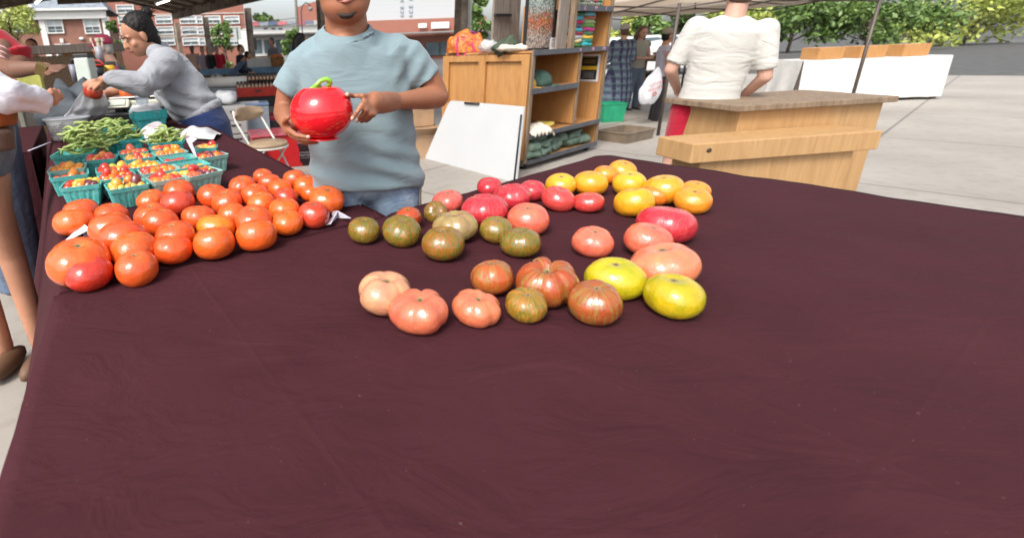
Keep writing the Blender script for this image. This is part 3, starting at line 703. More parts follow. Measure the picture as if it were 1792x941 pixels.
# traffic sign seen from behind
p = Y(419, 95, 30.); t = thing('road_sign', 'back of a pale road sign on a dark pole above the navy jacket', 'sign', (p.x, p.y, 0))
m = MB(); m.box((0, 0, Y(419, 60, 30).z), (.42, .02, .62)); m.obj('plate', mat('sign_back', (.40, .44, .42), .5), t)
m = MB(); m.tube([(0, -.03, 0), (0, -.03, Y(419, 50, 30).z)], .03); m.obj('pole', mat('dark_metal', ()), t)
# =================== trees ===================
def leafmat(name, c1, c2):
    q = NB(name); i = q.n('ShaderNodeObjectInfo'); n = q.noise(1.1, 2); n2 = q.noise(9, 2)
    q.link(q.mix(q.ramp(q.math('ADD', q.math('MULTIPLY', n, .6), q.math('MULTIPLY', n2, .4)), [(.35, 0.), (.65, 1.)]), c1, c2), q.b.inputs['Base Color']); q.b.inputs['Roughness'].default_value = .55
    q.b.inputs['Subsurface Weight'].default_value = 0; q.b.inputs['Transmission Weight'].default_value = 0
    return q.m
LF = leafmat('leaves_green', (.07, .13, .03), (.16, .25, .06)); LFY = leafmat('leaves_yellow_green', (.24, .32, .06), (.48, .50, .12))
BARK = mat('bark', (.13, .10, .075), .9, .3, 6, .5)
def tree(loc, h, cr, label, leaf, seed, cat='tree', group='trees behind the market', clear=.35, nleaf=2200, ls=.14, z0=0):
    R_ = random.Random(seed); t = thing('tree', label, cat, (loc[0], loc[1], z0), 0, group)
    tr = MB(); tr.tube([(0, 0, -.1), (.03*h, 0, h*.3), (0, .02*h, h*.6), (.02*h, 0, h*.85)], [.035*h*.8, .024*h, .014*h, .005*h])
    cl = []
    for k in range(16):
        an = k*2.4+R_.random(); z = h*(clear+(1-clear)*R_.random()**.8*.95); rr = cr*(1-abs((z/h-clear)/(1-clear)-.45)*1.0)*R_.uniform(.45, .95)
        e = Vector((math.cos(an)*rr, math.sin(an)*rr, z)); s_ = Vector((0, 0, max(h*.2, z-rr*.9)))
        tr.tube([s_, s_.lerp(e, .6)+Vector((0, 0, .04*h)), e], [.01*h, .006*h, .002*h], n=5); cl.append((e, cr*R_.uniform(.24, .42)))
    tr.obj('trunk', BARK, t)
    m = MB(); vs = []; fs = []
    for k in range(nleaf):
        c, r = cl[R_.randrange(len(cl))]; dd = Vector((R_.gauss(0, 1), R_.gauss(0, 1), R_.gauss(0, .7)));
        p = c+dd.normalized()*r*R_.random()**.4; s_ = ls*R_.uniform(.6, 1.3)
        nrm = Vector((R_.gauss(0, 1), R_.gauss(0, 1), R_.gauss(.6, 1))).normalized(); u_ = nrm.orthogonal().normalized(); u_ = Matrix.Rotation(R_.random()*6.28, 3, nrm) @ u_; w_ = nrm.cross(u_)
        b = len(vs); vs += [p-u_*s_, p+w_*s_*.45, p+u_*s_, p-w_*s_*.45]; fs.append((b, b+1, b+2, b+3))
    m.add(vs, fs); m.obj('crown', leaf, t, clean=False); return t
def treeat(u0, u1, vt, y, label, leaf, seed, clear=.35, **k):
    p = Y((u0+u1)/2, vt, y); w_ = (u1-u0)/PXM(p); return tree((p.x, p.y), p.z, w_/2*1.1, label, leaf, seed, clear=clear, **k)
treeat(-50, 62, 12, 34., 'yellow green tree at the left edge in front of the brick hall', LFY, 1, clear=.45, nleaf=3200, ls=.12)
treeat(366, 408, 38, 33., 'young street tree with a few reddish leaves between two posts', LF, 2, clear=.2, nleaf=1800, ls=.12)
treeat(182, 204, 34, 38., 'green tree in the gap between the brick hall and the apartment block', LF, 3, clear=.1)
treeat(492, 530, 42, 32., 'round dark green bush tree left of the dark haired head', LF, 4, clear=.05, ls=.12)
treeat(440, 474, 24, 62., 'distant green tree above the white shop roof', LF, 5, clear=.3, ls=.2)
treeat(468, 492, 25, 80., 'distant pointed conifer above the white shop roof', LF, 6, clear=.2, ls=.2)
treeat(553, 600, 36, 30., 'pale green tree right behind the neck of the man', LFY, 8, clear=.2, ls=.12)
treeat(812, 862, -22, 26., 'green tree between the dark post and the rustic board', LF, 7, clear=.3, nleaf=3000, ls=.12)
treeat(1068, 1128, 22, 24., 'light green tree below the canopy above the plaid dress', LFY, 9, clear=.2, nleaf=3000, ls=.13)
treeat(1112, 1172, 26, 22., 'green tree below the canopy between the two women', LF, 10, clear=.2, nleaf=3000, ls=.13)
treeat(1160, 1225, 20, 26., 'green tree below the canopy above the white shirt', LF, 11, clear=.2, nleaf=3000, ls=.13)
treeat(1225, 1340, 5, 30., 'broad light green tree beyond the parked cars', LFY, 12, clear=.2, nleaf=3500, ls=.16)
treeat(1330, 1470, -5, 34., 'tall green tree beyond the right end of the market', LF, 13, clear=.2, nleaf=3500, ls=.18)
treeat(1450, 1620, 0, 32., 'wide green tree right of the tall one beyond the market', LF, 14, clear=.2, nleaf=3500, ls=.18)
treeat(1600, 1830, -10, 34., 'yellow green tree farthest to the right', LFY, 15, clear=.2, nleaf=3500, ls=.2)
# =================== rolling cabinet with bookshelf ===================
PINE = None
def woodmat(name, c1, c2, rot=(0, 0, 0), sc=1.0, rough=.45, ring=True):
    q = NB(name); o = q.n('ShaderNodeMapping', {0: q.obj(), 'Rotation': rot, 'Scale': (sc, sc, sc*.12)}).outputs[0]
    n = q.noise(14, 4, o, 2.2); n2 = q.noise(60, 3, o, .5)
    f = q.math('ADD', q.math('MULTIPLY', n, .75), q.math('MULTIPLY', n2, .25))
    q.link(q.mix(q.ramp(f, [(.3, 0.), (.7, 1.)]), c1, c2), q.b.inputs['Base Color']); q.b.inputs['Roughness'].default_value = rough
    q.bump(n2, .15, .003); MATS[name] = q.m; return q.m
OAK = woodmat('varnished_wood', (.37, .175, .058), (.50, .265, .10), rough=.38)
OAKH = woodmat('varnished_wood_level', (.37, .175, .058), (.50, .265, .10), rot=(0, math.radians(90), 0), rough=.38)
RUST = woodmat('rough_brown_edge', (.13, .085, .05), (.30, .22, .15), rough=.8)
PALL = woodmat('grey_pallet_wood', (.14, .11, .09), (.33, .28, .24), rot=(0, math.radians(90), 0), rough=.85)
GREY = mat('dark_grey_paint', (.085, .092, .105), .6, .1)
BLK = mat('black_plastic', (.018, .018, .02), .45, .1); STEEL = mat('brushed_steel', (.45, .45, .46), .35, .1, metal=.9)
WHP = mat('white_plastic', (.75, .76, .76), .35, .03); PAPER = mat('white_paper', (.64, .64, .66), .8, .02)
cb = Vector((2.02, 5.27, 0)); rzc = math.atan2(.6, .8)
t = thing('rolling_cabinet', 'varnished wooden cabinet on casters with open shelves edged in dark grey', 'cabinet', cb, rzc)
def bx(nm, c, size, m_, par=t, bev=.003, R=None): m = MB(); m.box(c, size, R); return m.obj(nm, m_, par, bev)
Lc, Dp = 1.62, 1.18
# left face: framed panels
m = MB(); m.box((.035, Dp/2, .68), (.02, Dp-.02, 1.12)); m.obj('side_panel', OAK, t)
m = MB()
for y in (.05, .60, Dp-.05): m.box((.004, y, .68), (.04, .09, 1.12))
for y0, y1 in ((.095, .555), (.645, Dp-.095)):
    m.box((.005, (y0+y1)/2, 1.205), (.036, y1-y0, .07)); m.box((.005, (y0+y1)/2, .16), (.036, y1-y0, .09))
m.obj('panel_frame', OAK, t, .002)
bx('corner_edge', (.03, -.012, .68), (.055, .02, 1.2), RUST)
bx('back_panel', (Lc/2, .56, .68), (Lc-.05, .02, 1.16), OAK)
bx('end_panel', (Lc-.01, Dp/2, .95), (.03, Dp-.02, 1.75), OAK)
bx('end_edge', (Lc-.01, -.012, .95), (.035, .02, 1.75), RUST)
bx('divider', (1.0, .27, .83), (.03, .53, .84), OAK); bx('divider_edge', (1.0, -.011, .83), (.035, .018, .84), RUST)
for nm, z, x1 in (('bottom_shelf', .10, Lc-.03), ('lower_shelf', .385, Lc-.03)):
    s = bx(nm, ((.06+x1)/2, .26, z), (x1-.06, .54, .022), OAKH); bx('shelf_lip', ((.06+x1)/2, -.022, z-.012), (x1-.03, .022, .052), GREY, s)
s = bx('middle_shelf', (.52, .26, .875), (.92, .54, .022), OAKH); bx('shelf_lip', (.50, -.022, .86), (.95, .022, .06), GREY, s)
s = bx('top_shelf', (Lc/2+.01, Dp/2, 1.258), (Lc-.045, Dp, .022), OAKH); bx('shelf_lip', (Lc/2, -.022, 1.25), (Lc-.01, .022, .055), GREY, s)
# upper section (right) with two bays of shelf
bx('upright', (.80, .02, 1.76), (.07, .05, .98), RUST); bx('upright_board', (.66, .06, 1.76), (.20, .025, .98), PALL)
bx('upper_back', (1.2, .42, 1.76), (.78, .02, .98), OAK); bx('upper_end', (Lc-.01, .2, 2.04), (.03, .42, .42), OAK); bx('upper_edge', (Lc-.01, -.012, 2.04), (.035, .02, .42), RUST)
s = bx('upper_shelf', (1.21, .2, 1.70), (.76, .42, .022), OAKH); bx('shelf_lip', (1.21, -.022, 1.69), (.79, .022, .06), GREY, s)
s = bx('crown_shelf', (1.21, .2, 2.25), (.76, .42, .022), OAKH)
# letters on the lips
LILAC = mat('lilac_letters', (.62, .35, .52), .7, .05)
for x, ch in ((.93, 'S'), (1.18, 'M'), (1.42, 'L')): text(ch, .055, (x, -.036, 1.69), (math.radians(90), 0, 0), LILAC, t)
for x, ch in ((.93, 'X'), (1.22, 'XL'), (1.48, 'XXL')): text(ch, .05, (x, -.036, 1.25), (math.radians(90), 0, 0), LILAC, t)
# pallet-wood board standing on top, left
bx('rustic_board', (.42, .62, 1.72), (.50, .03, .9), PALL, R=None)
bx('rustic_bracket', (.30, .58, 1.66), (.3, .03, .03), BLK)
# casters
for (x, y) in ((.10, .06), (Lc-.12, .06), (.10, Dp-.1), (Lc-.12, Dp-.1)):
    m = MB(); m.tube([(x-.02, y, .045), (x+.02, y, .045)], .045, n=18); c_ = m.obj('caster_wheel', BLK, t)
    m = MB(); m.box((x-.032, y, .06), (.006, .05, .05)); m.box((x+.032, y, .06), (.006, .05, .05)); m.box((x, y, .083), (.07, .06, .008)); m.obj('fork', STEEL, c_)
def CB(a_, b_, z): c, s_ = math.cos(rzc), math.sin(rzc); return Vector((cb.x+a_*c-b_*s_, cb.y+a_*s_+b_*c, z))
# framed mosaic picture
p = CB(.40, .18, 1.272)
f = thing('framed_picture', 'black framed mosaic picture in green, gold and red standing on the cabinet', 'picture', p, rzc)
q = NB('mosaic'); o_ = q.obj(); v_ = q.n('ShaderNodeTexVoronoi', {'Scale': 75.}); q.link(o_, v_.inputs['Vector']); sx = q.n('ShaderNodeSeparateXYZ', {0: o_}); rr = q.n('ShaderNodeSeparateColor', {0: v_.outputs['Color']})
zz = q.math('ADD', sx.outputs[2], q.math('MULTIPLY', q.math('SUBTRACT', rr.outputs[0], .5), .16))
top = q.mix(rr.outputs[1], (.16, .22, .18), (.62, .68, .66)); mid = q.mix(rr.outputs[1], (.55, .30, .08), (.55, .04, .05)); low = q.mix(rr.outputs[1], (.62, .58, .52), (.22, .12, .10))
c = q.mix(q.ramp(zz, [(.20, 0.), (.24, 1.)]), low, mid); c = q.mix(q.ramp(zz, [(.33, 0.), (.40, 1.)]), c, top)
c = q.mix(q.math('MULTIPLY', q.ramp(rr.outputs[2], [(.7, 0.), (.72, 1.)]), .8), c, (.03, .05, .04)); q.link(c, q.b.inputs['Base Color']); q.b.inputs['Roughness'].default_value = .3
m = MB(); m.box((0, 0, .47), (.52, .012, .92)); m.obj('mosaic_sheet', q.m, f)
m = MB()
for s_ in (-1, 1): m.box((s_*.265, -.004, .475), (.02, .03, .95))
m.box((0, -.004, .01), (.51, .03, .02)); m.box((0, -.004, .94), (.51, .03, .02)); m.obj('frame', BLK, f)
p = CB(.58, .11, 1.272); f = thing('price_card', 'small white upright card with a grey heading in front of the mosaic picture', 'card', p, rzc)
m = MB(); m.box((0, 0, .062), (.10, .004, .12)); m.obj('card', PAPER, f); strokes(.05, .014, (0, -.0035, .10), (math.radians(90), 0, 0), BLK, f, 3, 5)
m = MB(); [m.box((0, -.003, .07-.012*k), (.07, .001, .003)) for k in range(4)]; m.obj('print', mat('grey_print', (.35, .35, .36)), f)
# soft folded things
def pillow(name, sx, sy, sz, mt, seed=0, par=None, wav=.12):
    m = MB(); n_, k_ = 20, 10; R_ = random.Random(seed); ph = R_.random()*9
    def fn(a_, b_):
        th = a_*2*math.pi; ph_ = (b_-.5)*math.pi
        x = math.copysign(abs(math.cos(th))**.55, math.cos(th))*math.cos(ph_)**.5; y = math.copysign(abs(math.sin(th))**.55, math.sin(th))*math.cos(ph_)**.5; z = math.sin(ph_)
        w_ = noise.noise(Vector((x*2+ph, y*2, z*2)))*wav
        return Vector((x*sx/2*(1+w_*.5), y*sy/2*(1+w_*.5), (z*sz/2)*(1+w_*1.5)+sz/2+noise.noise(Vector((x*1.5, ph, y*1.5)))*sz*.25))
    m.sheet(fn, n_, k_); return m.obj(name, mt, par)
FABS = [(.03, .12, .05), (.05, .35, .50), (.40, .02, .10), (.08, .09, .13), (.04, .40, .48), (.30, .03, .06), (.45, .45, .48), (.70, .60, .30), (.06, .22, .05), (.10, .40, .50), (.35, .10, .06), (.30, .40, .18), (.12, .30, .06), (.50, .04, .22), (.06, .16, .08), (.75, .48, .04), (.02, .25, .22), (.03, .42, .48)]
names_ = ['dark green', 'light blue', 'crimson', 'navy patterned', 'turquoise', 'wine red', 'grey and white', 'cream', 'green', 'sky blue', 'rust', 'lime', 'leaf green', 'magenta', 'dark patterned', 'yellow', 'dark teal', 'bright turquoise']
def patt(i, c):
    nm = 'fabric_pattern%d' % i; q = NB(nm); v_ = q.n('ShaderNodeTexVoronoi', {'Scale': 30.}); q.link(q.obj(), v_.inputs['Vector']); r_ = q.n('ShaderNodeSeparateColor', {0: v_.outputs['Color']})
    q.link(q.mix(q.ramp(r_.outputs[0], [(.62, 0.), (.66, 1.)]), c, tuple(min(.8, x*.4+.25) for x in c)), q.b.inputs['Base Color']); q.b.inputs['Roughness'].default_value = .8; return q.m
rp = random.Random(3)
for st, (x0, n0) in enumerate(((1.0, 9), (1.27, 9))):
    for k in range(9):
        i = st*9+k; p = CB(x0+rp.uniform(-.015, .015), .16, 1.272+(8-k)*.042); c = FABS[i]
        o = pillow('folded_cloth_pouch', .26, .24, .064, patt(i, c), i); o.location = p; o.rotation_euler = (0, 0, rzc+rp.uniform(-.12, .12))
        tag(o, '%s folded cloth, %s from the top of the %s stack on the bookshelf' % (names_[i], ['first', 'second', 'third', 'fourth', 'fifth', 'sixth', 'seventh', 'eighth', 'ninth'][k], ['left', 'right'][st]), 'cloth', 'folded cloths on the bookshelf')
for k, (x0, c, nm) in enumerate(((.98, (.10, .16, .05), 'green and white patterned'), (1.12, (.45, .47, .45), 'white and black patterned'), (1.30, (.40, .03, .08), 'red edged'), (1.42, (.05, .18, .05), 'dark green'))):
    for j in range(2):
        o = pillow('folded_cloth_pouch', .22, .2, .06, patt(20+k*2+j, c if j else (.06, .14, .05)), 30+k*2+j); o.location = CB(x0, .14, 1.712+j*.045); o.rotation_euler = (0, .1, rzc)
        tag(o, '%s folded cloth on the upper bookshelf, %s layer' % (nm, 'top' if j else 'bottom'), 'cloth', 'folded cloths on the bookshelf')
SAGE = mat('sage_canvas', (.13, .19, .145), .85, .2, 5, .4, 60)
for k, (x, z, w_, y_) in enumerate(((.17, .115, .26, .06), (.19, .185, .26, .07), (.44, .115, .24, .08), (.46, .18, .27, .1), (.40, .255, .34, .16), (.74, .12, .32, .12), (.84, .185, .34, .14), (1.12, .12, .34, .12), (1.20, .185, .36, .14), (1.36, .115, .30, .1))):
    o = pillow('canvas_sack', w_*1.12, .34, .105, SAGE, 50+k, wav=.5); o.location = CB(x, y_+.05, z); o.rotation_euler = (0, -.06, rzc+.08*((k % 3)-1))
    tag(o, 'sage green stuffed sack on the bottom cabinet shelf, ' + ['lowest at the left corner', 'on top of the left corner one', 'second along the shelf edge', 'on top of the second one', 'highest, under the canvas bags', 'low in the middle', 'upper one in the middle', 'low right of the middle', 'upper one at the right', 'lowest at the right end'][k], 'sack', 'sage green sacks')
CANV = mat('natural_canvas', (.62, .56, .47), .85, .12, 6, .3, 50)
m = MB()
def drp(a_, b_):
    x = a_*.46; y = -.06+b_*.42; z = .40+.075*math.sin(math.pi*min(1, b_*1.2+.1))+.016*math.sin(a_*38+b_*5)-.12*max(0, .2-b_)*1.5
    z += .03*noise.noise(Vector((a_*4, b_*4, 2))); 
    if a_ > .8: z -= (a_-.8)*.25
    return Vector((x+.06, y, z))
m.sheet(drp, 60, 22); o = m.obj('canvas_bags', CANV, clean=False); o.location = cb; o.rotation_euler = (0, 0, rzc)
so_ = o.modifiers.new('s', 'SOLIDIFY'); so_.thickness = .006
tag(o, 'rumpled natural canvas bags hanging over the lower shelf edge of the cabinet', 'canvas bags')
o = pillow('yellow_cloth', .36, .2, .06, mat('yellow_print', (.70, .48, .03), .8, .3, 30, col2=(.75, .62, .2)), 70); o.location = CB(.62, .18, .398); o.rotation_euler = (0, 0, rzc); tag(o, 'folded yellow patterned cloth beside the canvas bags on the lower shelf', 'cloth')
def cap(loc, rz, m_, label, sc=1.0, group=None, brim=None, tilt=0):
    t_ = thing('cap', label, 'cap', loc, rz, group); t_.rotation_euler = (tilt, 0, rz)
    m = MB(); m.lathe([(.088*sc, 0), (.09*sc, .03*sc), (.08*sc, .07*sc), (.05*sc, .10*sc), (.01, .112*sc), (0, .112*sc)], n=20, sy=1.12); m.obj('crown', m_, t_)
    m = MB(); m.sheet(lambda a_, b_: Vector((math.sin((a_-.5)*2.2)*.088*sc*(1-.05*b_), -(.078+b_*.075)*sc*math.cos((a_-.5)*1.9), .012*sc-.012*sc*abs(a_-.5)*2-.008*b_)), 12, 5)
    o_ = m.obj('brim', brim or m_, t_); s_ = o_.modifiers.new('s', 'SOLIDIFY'); s_.thickness = .004; return t_
CAPG = mat('dark_green_twill', (.05, .11, .085), .8, .2, 20)
cap(CB(.40, .15, .887), rzc+.9, CAPG, 'dark green baseball cap on the middle shelf of the cabinet', 1.6)
cap(CB(.21, .22, .887), rzc+.2, mat('grey_green_twill', (.16, .20, .17), .8), 'grey green cap behind the dark green one on the middle shelf', 1.2)
cap(CB(.13, .12, .887), rzc+.4, mat('mustard_twill', (.55, .30, .05), .8), 'mustard cap at the left end of the middle shelf', 1.1)
# poster on the end wall
f = thing('poster', 'black poster with yellow lines and white border pinned inside the cabinet', 'poster', CB(1.588, .17, .90), rzc-math.radians(90))
m = MB(); m.box((0, 0, .12), (.25, .004, .33)); m.obj('sheet', PAPER, f); m = MB(); m.box((0, -.0035, .12), (.20, .002, .28)); m.obj('black_field', BLK, f)
YLP = mat('yellow_print_flat', (.65, .42, .02), .7, .02); m = MB(); m.box((0, -.0055, .12), (.20, .002, .045)); m.obj('yellow_band', YLP, f)
for zz, s_ in ((.25, .022), (.21, .018), (.185, .02)): strokes(.14, s_*.7, (0, -.0055, zz), (math.radians(90), 0, 0), YLP, f, int(zz*1000), 10)
m = MB(); [m.box((0, -.0055, .07-.016*k), (.15-.02*(k % 2), .001, .005)) for k in range(5)]; m.obj('print', mat('grey_print', ()), f)
# things bottom of right bay
o = pillow('cloth_roll', .22, .16, .08, mat('cream_fabric', (.62, .5, .38), .8, .2), 75); o.location = CB(1.16, .16, .398); o.rotation_euler = (0, 0, rzc); tag(o, 'cream rolled cloth with a green inside in the right bay of the cabinet', 'cloth')
o = pillow('plastic_wrapped_bundle', .17, .12, .17, mat('cellophane', (.55, .5, .46), .15, .2, 20, .6, 30, alpha=.45), 76, wav=.4); o.location = CB(1.14, .2, .46); tag(o, 'clear cellophane wrapped bundle on the cream roll in the right bay', 'bundle')
# orange duffel bag
p = CB(.17, .95, 1.272)
q = NB('orange_print'); n = q.noise(16, 3, None, 2.); n2 = q.noise(30, 2, None, 1.)
c = q.mix(q.ramp(n, [(.42, 0.), (.5, 1.)]), (.44, .09, .012), (.52, .20, .035)); c = q.mix(q.ramp(n2, [(.58, 0.), (.64, 1.)]), c, (.35, .03, .02)); q.link(c, q.b.inputs['Base Color']); q.b.inputs['Roughness'].default_value = .6; ORP = q.m
PINKS = mat('pink_strap', (.55, .02, .12), .6, .1); PURP = mat('purple_lining', (.20, .03, .16), .6, .1)
t = thing('duffel_bag', 'orange patterned fabric bag with crimson straps slumped on the cabinet corner', 'bag', p, -.25)
m = MB()
def bagf(a_, b_):
    th = a_*2*math.pi; ph_ = b_*math.pi*.5
    x = math.copysign(abs(math.cos(th))**.7, math.cos(th))*math.cos(ph_)**.45; y = math.copysign(abs(math.sin(th))**.7, math.sin(th))*math.cos(ph_)**.45
    z = math.sin(ph_)*.235*(1-.35*max(0, x)-.12*abs(x)); w_ = noise.noise(Vector((x*2.2, y*2.2, z*9)))
    return Vector((x*.25*(1+.16*w_), y*.15*(1+.18*w_), max(0.002, z*(1+.35*w_))))
m.sheet(bagf, 48, 16); m.obj('body', ORP, t)
m = MB(); m.tube([(-.13, .10, .19), (-.05, .02, .225), (.05, 0, .225), (.13, .02, .2)], [.02, .03, .03, .015], flat=.5); m.obj('lining', PURP, t)
for s_ in (-1,):
    for k, x in enumerate((-.10, .07)): m = MB(); m.tube([(x, .02, .225), (x-.02, -.10, .18), (x-.03, -.145, .09), (x-.02+.03*k, -.15, -.02 if k == 0 else .01), (x+.05, -.16, -.05), (x+.09, -.15, .02)], .013, n=6, flat=.35); m.obj('strap', PINKS, t)
for k in range(4): m = MB(); m.tube([(-.08, -.118-.006*k, .175-.03*k), (.05, -.12-.006*k, .17-.03*k)], .006, n=6); m.obj('stripe', PINKS, t)
o = pillow('clear_plastic_bag', .34, .24, .12, mat('clear_film', (.75, .77, .78), .12, .1, 9, .8, 18, alpha=.5), 81, wav=.6); o.location = CB(.10, .52, 1.272); tag(o, 'crumpled clear plastic bag on the cabinet beside the orange bag', 'plastic bag')
o = pillow('green_cloth', .26, .2, .13, mat('olive_drab', (.06, .085, .05), .8, .2), 82, wav=.5); o.location = CB(.08, .36, 1.272); o.rotation_euler = (0, -.35, 0); tag(o, 'dark green folded cloth heap on the cabinet left of the picture', 'cloth')
o = pillow('cream_cloth', .3, .16, .07, CANV, 83, wav=.5); o.location = CB(.02, .24, 1.272); tag(o, 'small cream rag in front of the dark green cloth on the cabinet', 'cloth')
# =================== whiteboard ===================
w0, w1, w2, w3 = Vector((1.79, 4.80, .005)), G(917, 187, .76), G(787, 176, .75), Vector((.97, 5.74, .01))
t = thing('whiteboard', 'blank white board leaning against the wooden cabinet', 'whiteboard', (w0.x, w0.y, 0))
m = MB(); nrm = (w2-w0).cross(w1-w0).normalized(); _d = ray(737, 292); w3 = CP+_d*((w0-CP).dot(nrm)/_d.dot(nrm))
if nrm.y > 0: nrm = -nrm
def wq(a_, b_, o_=0.): return (w0.lerp(w3, a_)).lerp(w1.lerp(w2, a_), b_)+nrm*o_-Vector((w0.x, w0.y, 0))
def rr_(r=.05, n_=5):
    out = []
    for cx, cy, s0 in ((1-r, r, -90), (1-r, 1-r, 0), (r*.3, 1-r*.3, 90), (r*.3, r*.3, 180)):
        rad = r if cx > .5 else r*.3
        for k in range(n_+1): an = math.radians(s0+90*k/n_); out.append((cx+rad*math.cos(an), cy+rad*math.sin(an)))
    return out
front = [wq(a_, b_, .0) for a_, b_ in rr_()]; back = [wq(a_, b_, -.018) for a_, b_ in rr_()]; n = len(front)
m.add(front+back, [tuple(range(n)), tuple(range(2*n-1, n-1, -1))]+[(i, n+i, n+(i+1) % n, (i+1) % n) for i in range(n)])
m.obj('board', mat('whiteboard_white', (.56, .58, .60), .35, .02, 2), t)
m = MB(); m.tube([wq(.012, .03, .012), wq(.012, .9, .012)], .009); m.obj('edge_strip', BLK, t); m = MB(); m.tube([wq(.75, .985, .012), wq(.55, .99, .012)], .012); m.obj('clip', BLK, t)
# =================== cardboard boxes behind the man ===================
CARD = mat('cardboard', (.42, .27, .16), .8, .12, 4); CARDI = mat('cardboard', ())
for k, (u, v, z, s_, rz, lb) in enumerate(((731, 215, .45, (.34, .3, .42), .3, 'open cardboard box behind the man beside the whiteboard'), (742, 240, .02, (.36, .32, .40), .1, 'cardboard box on the floor below the open one behind the whiteboard'))):
    p = Y(u, v, 6.3); t = thing('cardboard_box', lb, 'box', (p.x-.02, 6.3, 0 if k else .41), rz, 'cardboard boxes'); sx_, sy_, sz_ = s_
    m = MB(); m.box((0, 0, sz_/2), s_); m.obj('carton', CARD, t); m = MB(); m.box((sx_/2+.05, 0, sz_-.06), (.12, sy_, .006), rotm(0, .9, 0)); m.obj('flap', CARD, t); m = MB(); m.box((0, -sy_/2-.06, sz_-.05), (sx_, .14, .006), rotm(-.8, 0, 0)); m.obj('flap', CARD, t)
# =================== folding chair ===================
TANV = mat('tan_vinyl', (.34, .24, .15), .45, .1, 10); CRM = mat('cream_enamel', (.66, .63, .58), .35, .05)
cc = G(467, 252, .47); t = thing('folding_chair', 'folding chair with padded tan round seat and backrest on pale metal legs', 'chair', (cc.x, cc.y, 0), math.radians(52)); t.scale = (1.1, 1.1, 1.05)
def rounded(cx, cy, sx_, sy_, z0, z1, pw=2.6, n_=32): return [(cx+math.copysign(abs(math.cos(a__))**(2/pw), math.cos(a__))*sx_/2, cy+math.copysign(abs(math.sin(a__))**(2/pw), math.sin(a__))*sy_/2) for a__ in [2*math.pi*i/n_ for i in range(n_)]]
m = MB(); m.lathe([(0, .425), (.19, .425), (.2, .435), (.2, .455), (.19, .47), (0, .476)], n=36, sy=.97); m.obj('seat', TANV, t)
m = MB(); m.tube([(.2*math.cos(i*math.pi/12), .194*math.sin(i*math.pi/12), .424) for i in range(25)], .009, n=6); m.obj('seat_rim', CRM, t)
m = MB(); m.sheet(lambda a_, b_: Vector(((b_-.5)*.37*(1-.18*abs(math.cos(a_*2*math.pi))**6), .20+.012*math.cos(a_*2*math.pi)*(1)+.05*(1-((b_-.5)*2)**2)+.03*0, .735+.07*math.sin(a_*2*math.pi)*max(.02, (1-abs((b_-.5)*2)**3.2))**.5+.0*b_)), 24, 20); o = m.obj('backrest', TANV, t)
for x in (-.165, .165):
    m = MB(); m.tube([(x, .235, .78), (x, .22, .68), (x, .03, .42), (x, -.20, .01)], .0125, n=8, flat=.6); m.obj('front_leg', CRM, t)
    m = MB(); m.tube([(x*.9, -.13, .43), (x*.9, .22, .01)], .0125, n=8, flat=.6); m.obj('rear_leg', CRM, t)
m = MB(); m.tube([(-.165, -.15, .07), (.165, -.15, .07)], .008); m.obj('stretcher', CRM, t)
# =================== storage things behind the chair ===================
def bin_(name, lb, cat, loc, rz, s_, m_, lid=None, lidm=None, taper=1.1, group=None, open_=False, th=.006):
    t_ = thing(name, lb, cat, loc, rz, group); x, y, z = s_; m = MB()
    if open_:
        k = taper; pts0 = [(-x/2, -y/2), (x/2, -y/2), (x/2, y/2), (-x/2, y/2)]
        vs = [(a_, b_, 0) for a_, b_ in pts0]+[(a_*k, b_*k, z) for a_, b_ in pts0]+[((a_*k)-math.copysign(th, a_), (b_*k)-math.copysign(th, b_), z) for a_, b_ in pts0]+[(a_-math.copysign(th, a_), b_-math.copysign(th, b_), th) for a_, b_ in pts0]
        fs = [(3, 2, 1, 0)]+[(i, (i+1) % 4, 4+(i+1) % 4, 4+i) for i in range(4)]+[(4+i, 4+(i+1) % 4, 8+(i+1) % 4, 8+i) for i in range(4)]+[(8+i, 8+(i+1) % 4, 12+(i+1) % 4, 12+i) for i in range(4)]+[(12, 13, 14, 15)]
        m.add(vs, fs); m.obj('tub', m_, t_)
        m = MB(); [m.box((0, s__*y*k/2, z-.012), (x*k+.02, .014, .02)) for s__ in (-1, 1)]; [m.box((s__*x*k/2, 0, z-.012), (.014, y*k-.014, .019)) for s__ in (-1, 1)]; m.obj('rim', m_, t_, .003)
    else:
        m.box((0, 0, z/2), (x, y, z), taper=taper); m.obj('tub', m_, t_, .01)
    if lid: m = MB(); m.box((0, 0, z+lid/2+.002), (x*taper+.02, y*taper+.02, lid)); m.obj('lid', lidm, t_, .012)
    return t_
GREYP = mat('pale_grey_plastic', (.42, .42, .40), .5, .06); CLEARP = mat('frosted_plastic', (.42, .48, .52), .3, .08, 4, alpha=.75); BLUEL = mat('blue_lid_plastic', (.18, .27, .42), .4, .06); REDL = mat('dark_red_lid', (.28, .012, .025), .35, .1)
p = Y(406, 215, 6.6); t = thing('drawer_unit', 'stack of pale grey plastic drawers between the navy trousers and the chair', 'drawers', (p.x, p.y, 0), .35)
m = MB(); m.box((0, 0, .37), (.36, .4, .74)); m.obj('body', GREYP, t, .01)
for k in range(4): m = MB(); m.box((0, -.205, .1+.18*k), (.32, .02, .155)); d_ = m.obj('drawer', GREYP, t, .006); m = MB(); m.box((.02, -.218, .13+.18*k), (.12, .01, .02)); m.obj('handle', BLK, d_)
o = pillow('plastic_bag', .30, .26, .17, mat('white_film', (.72, .74, .76), .35, .06, 9, .5, 18), 90, wav=.35); o.location = (p.x-.06, p.y, .742); tag(o, 'puffed white plastic bag on top of the grey drawers', 'plastic bag')
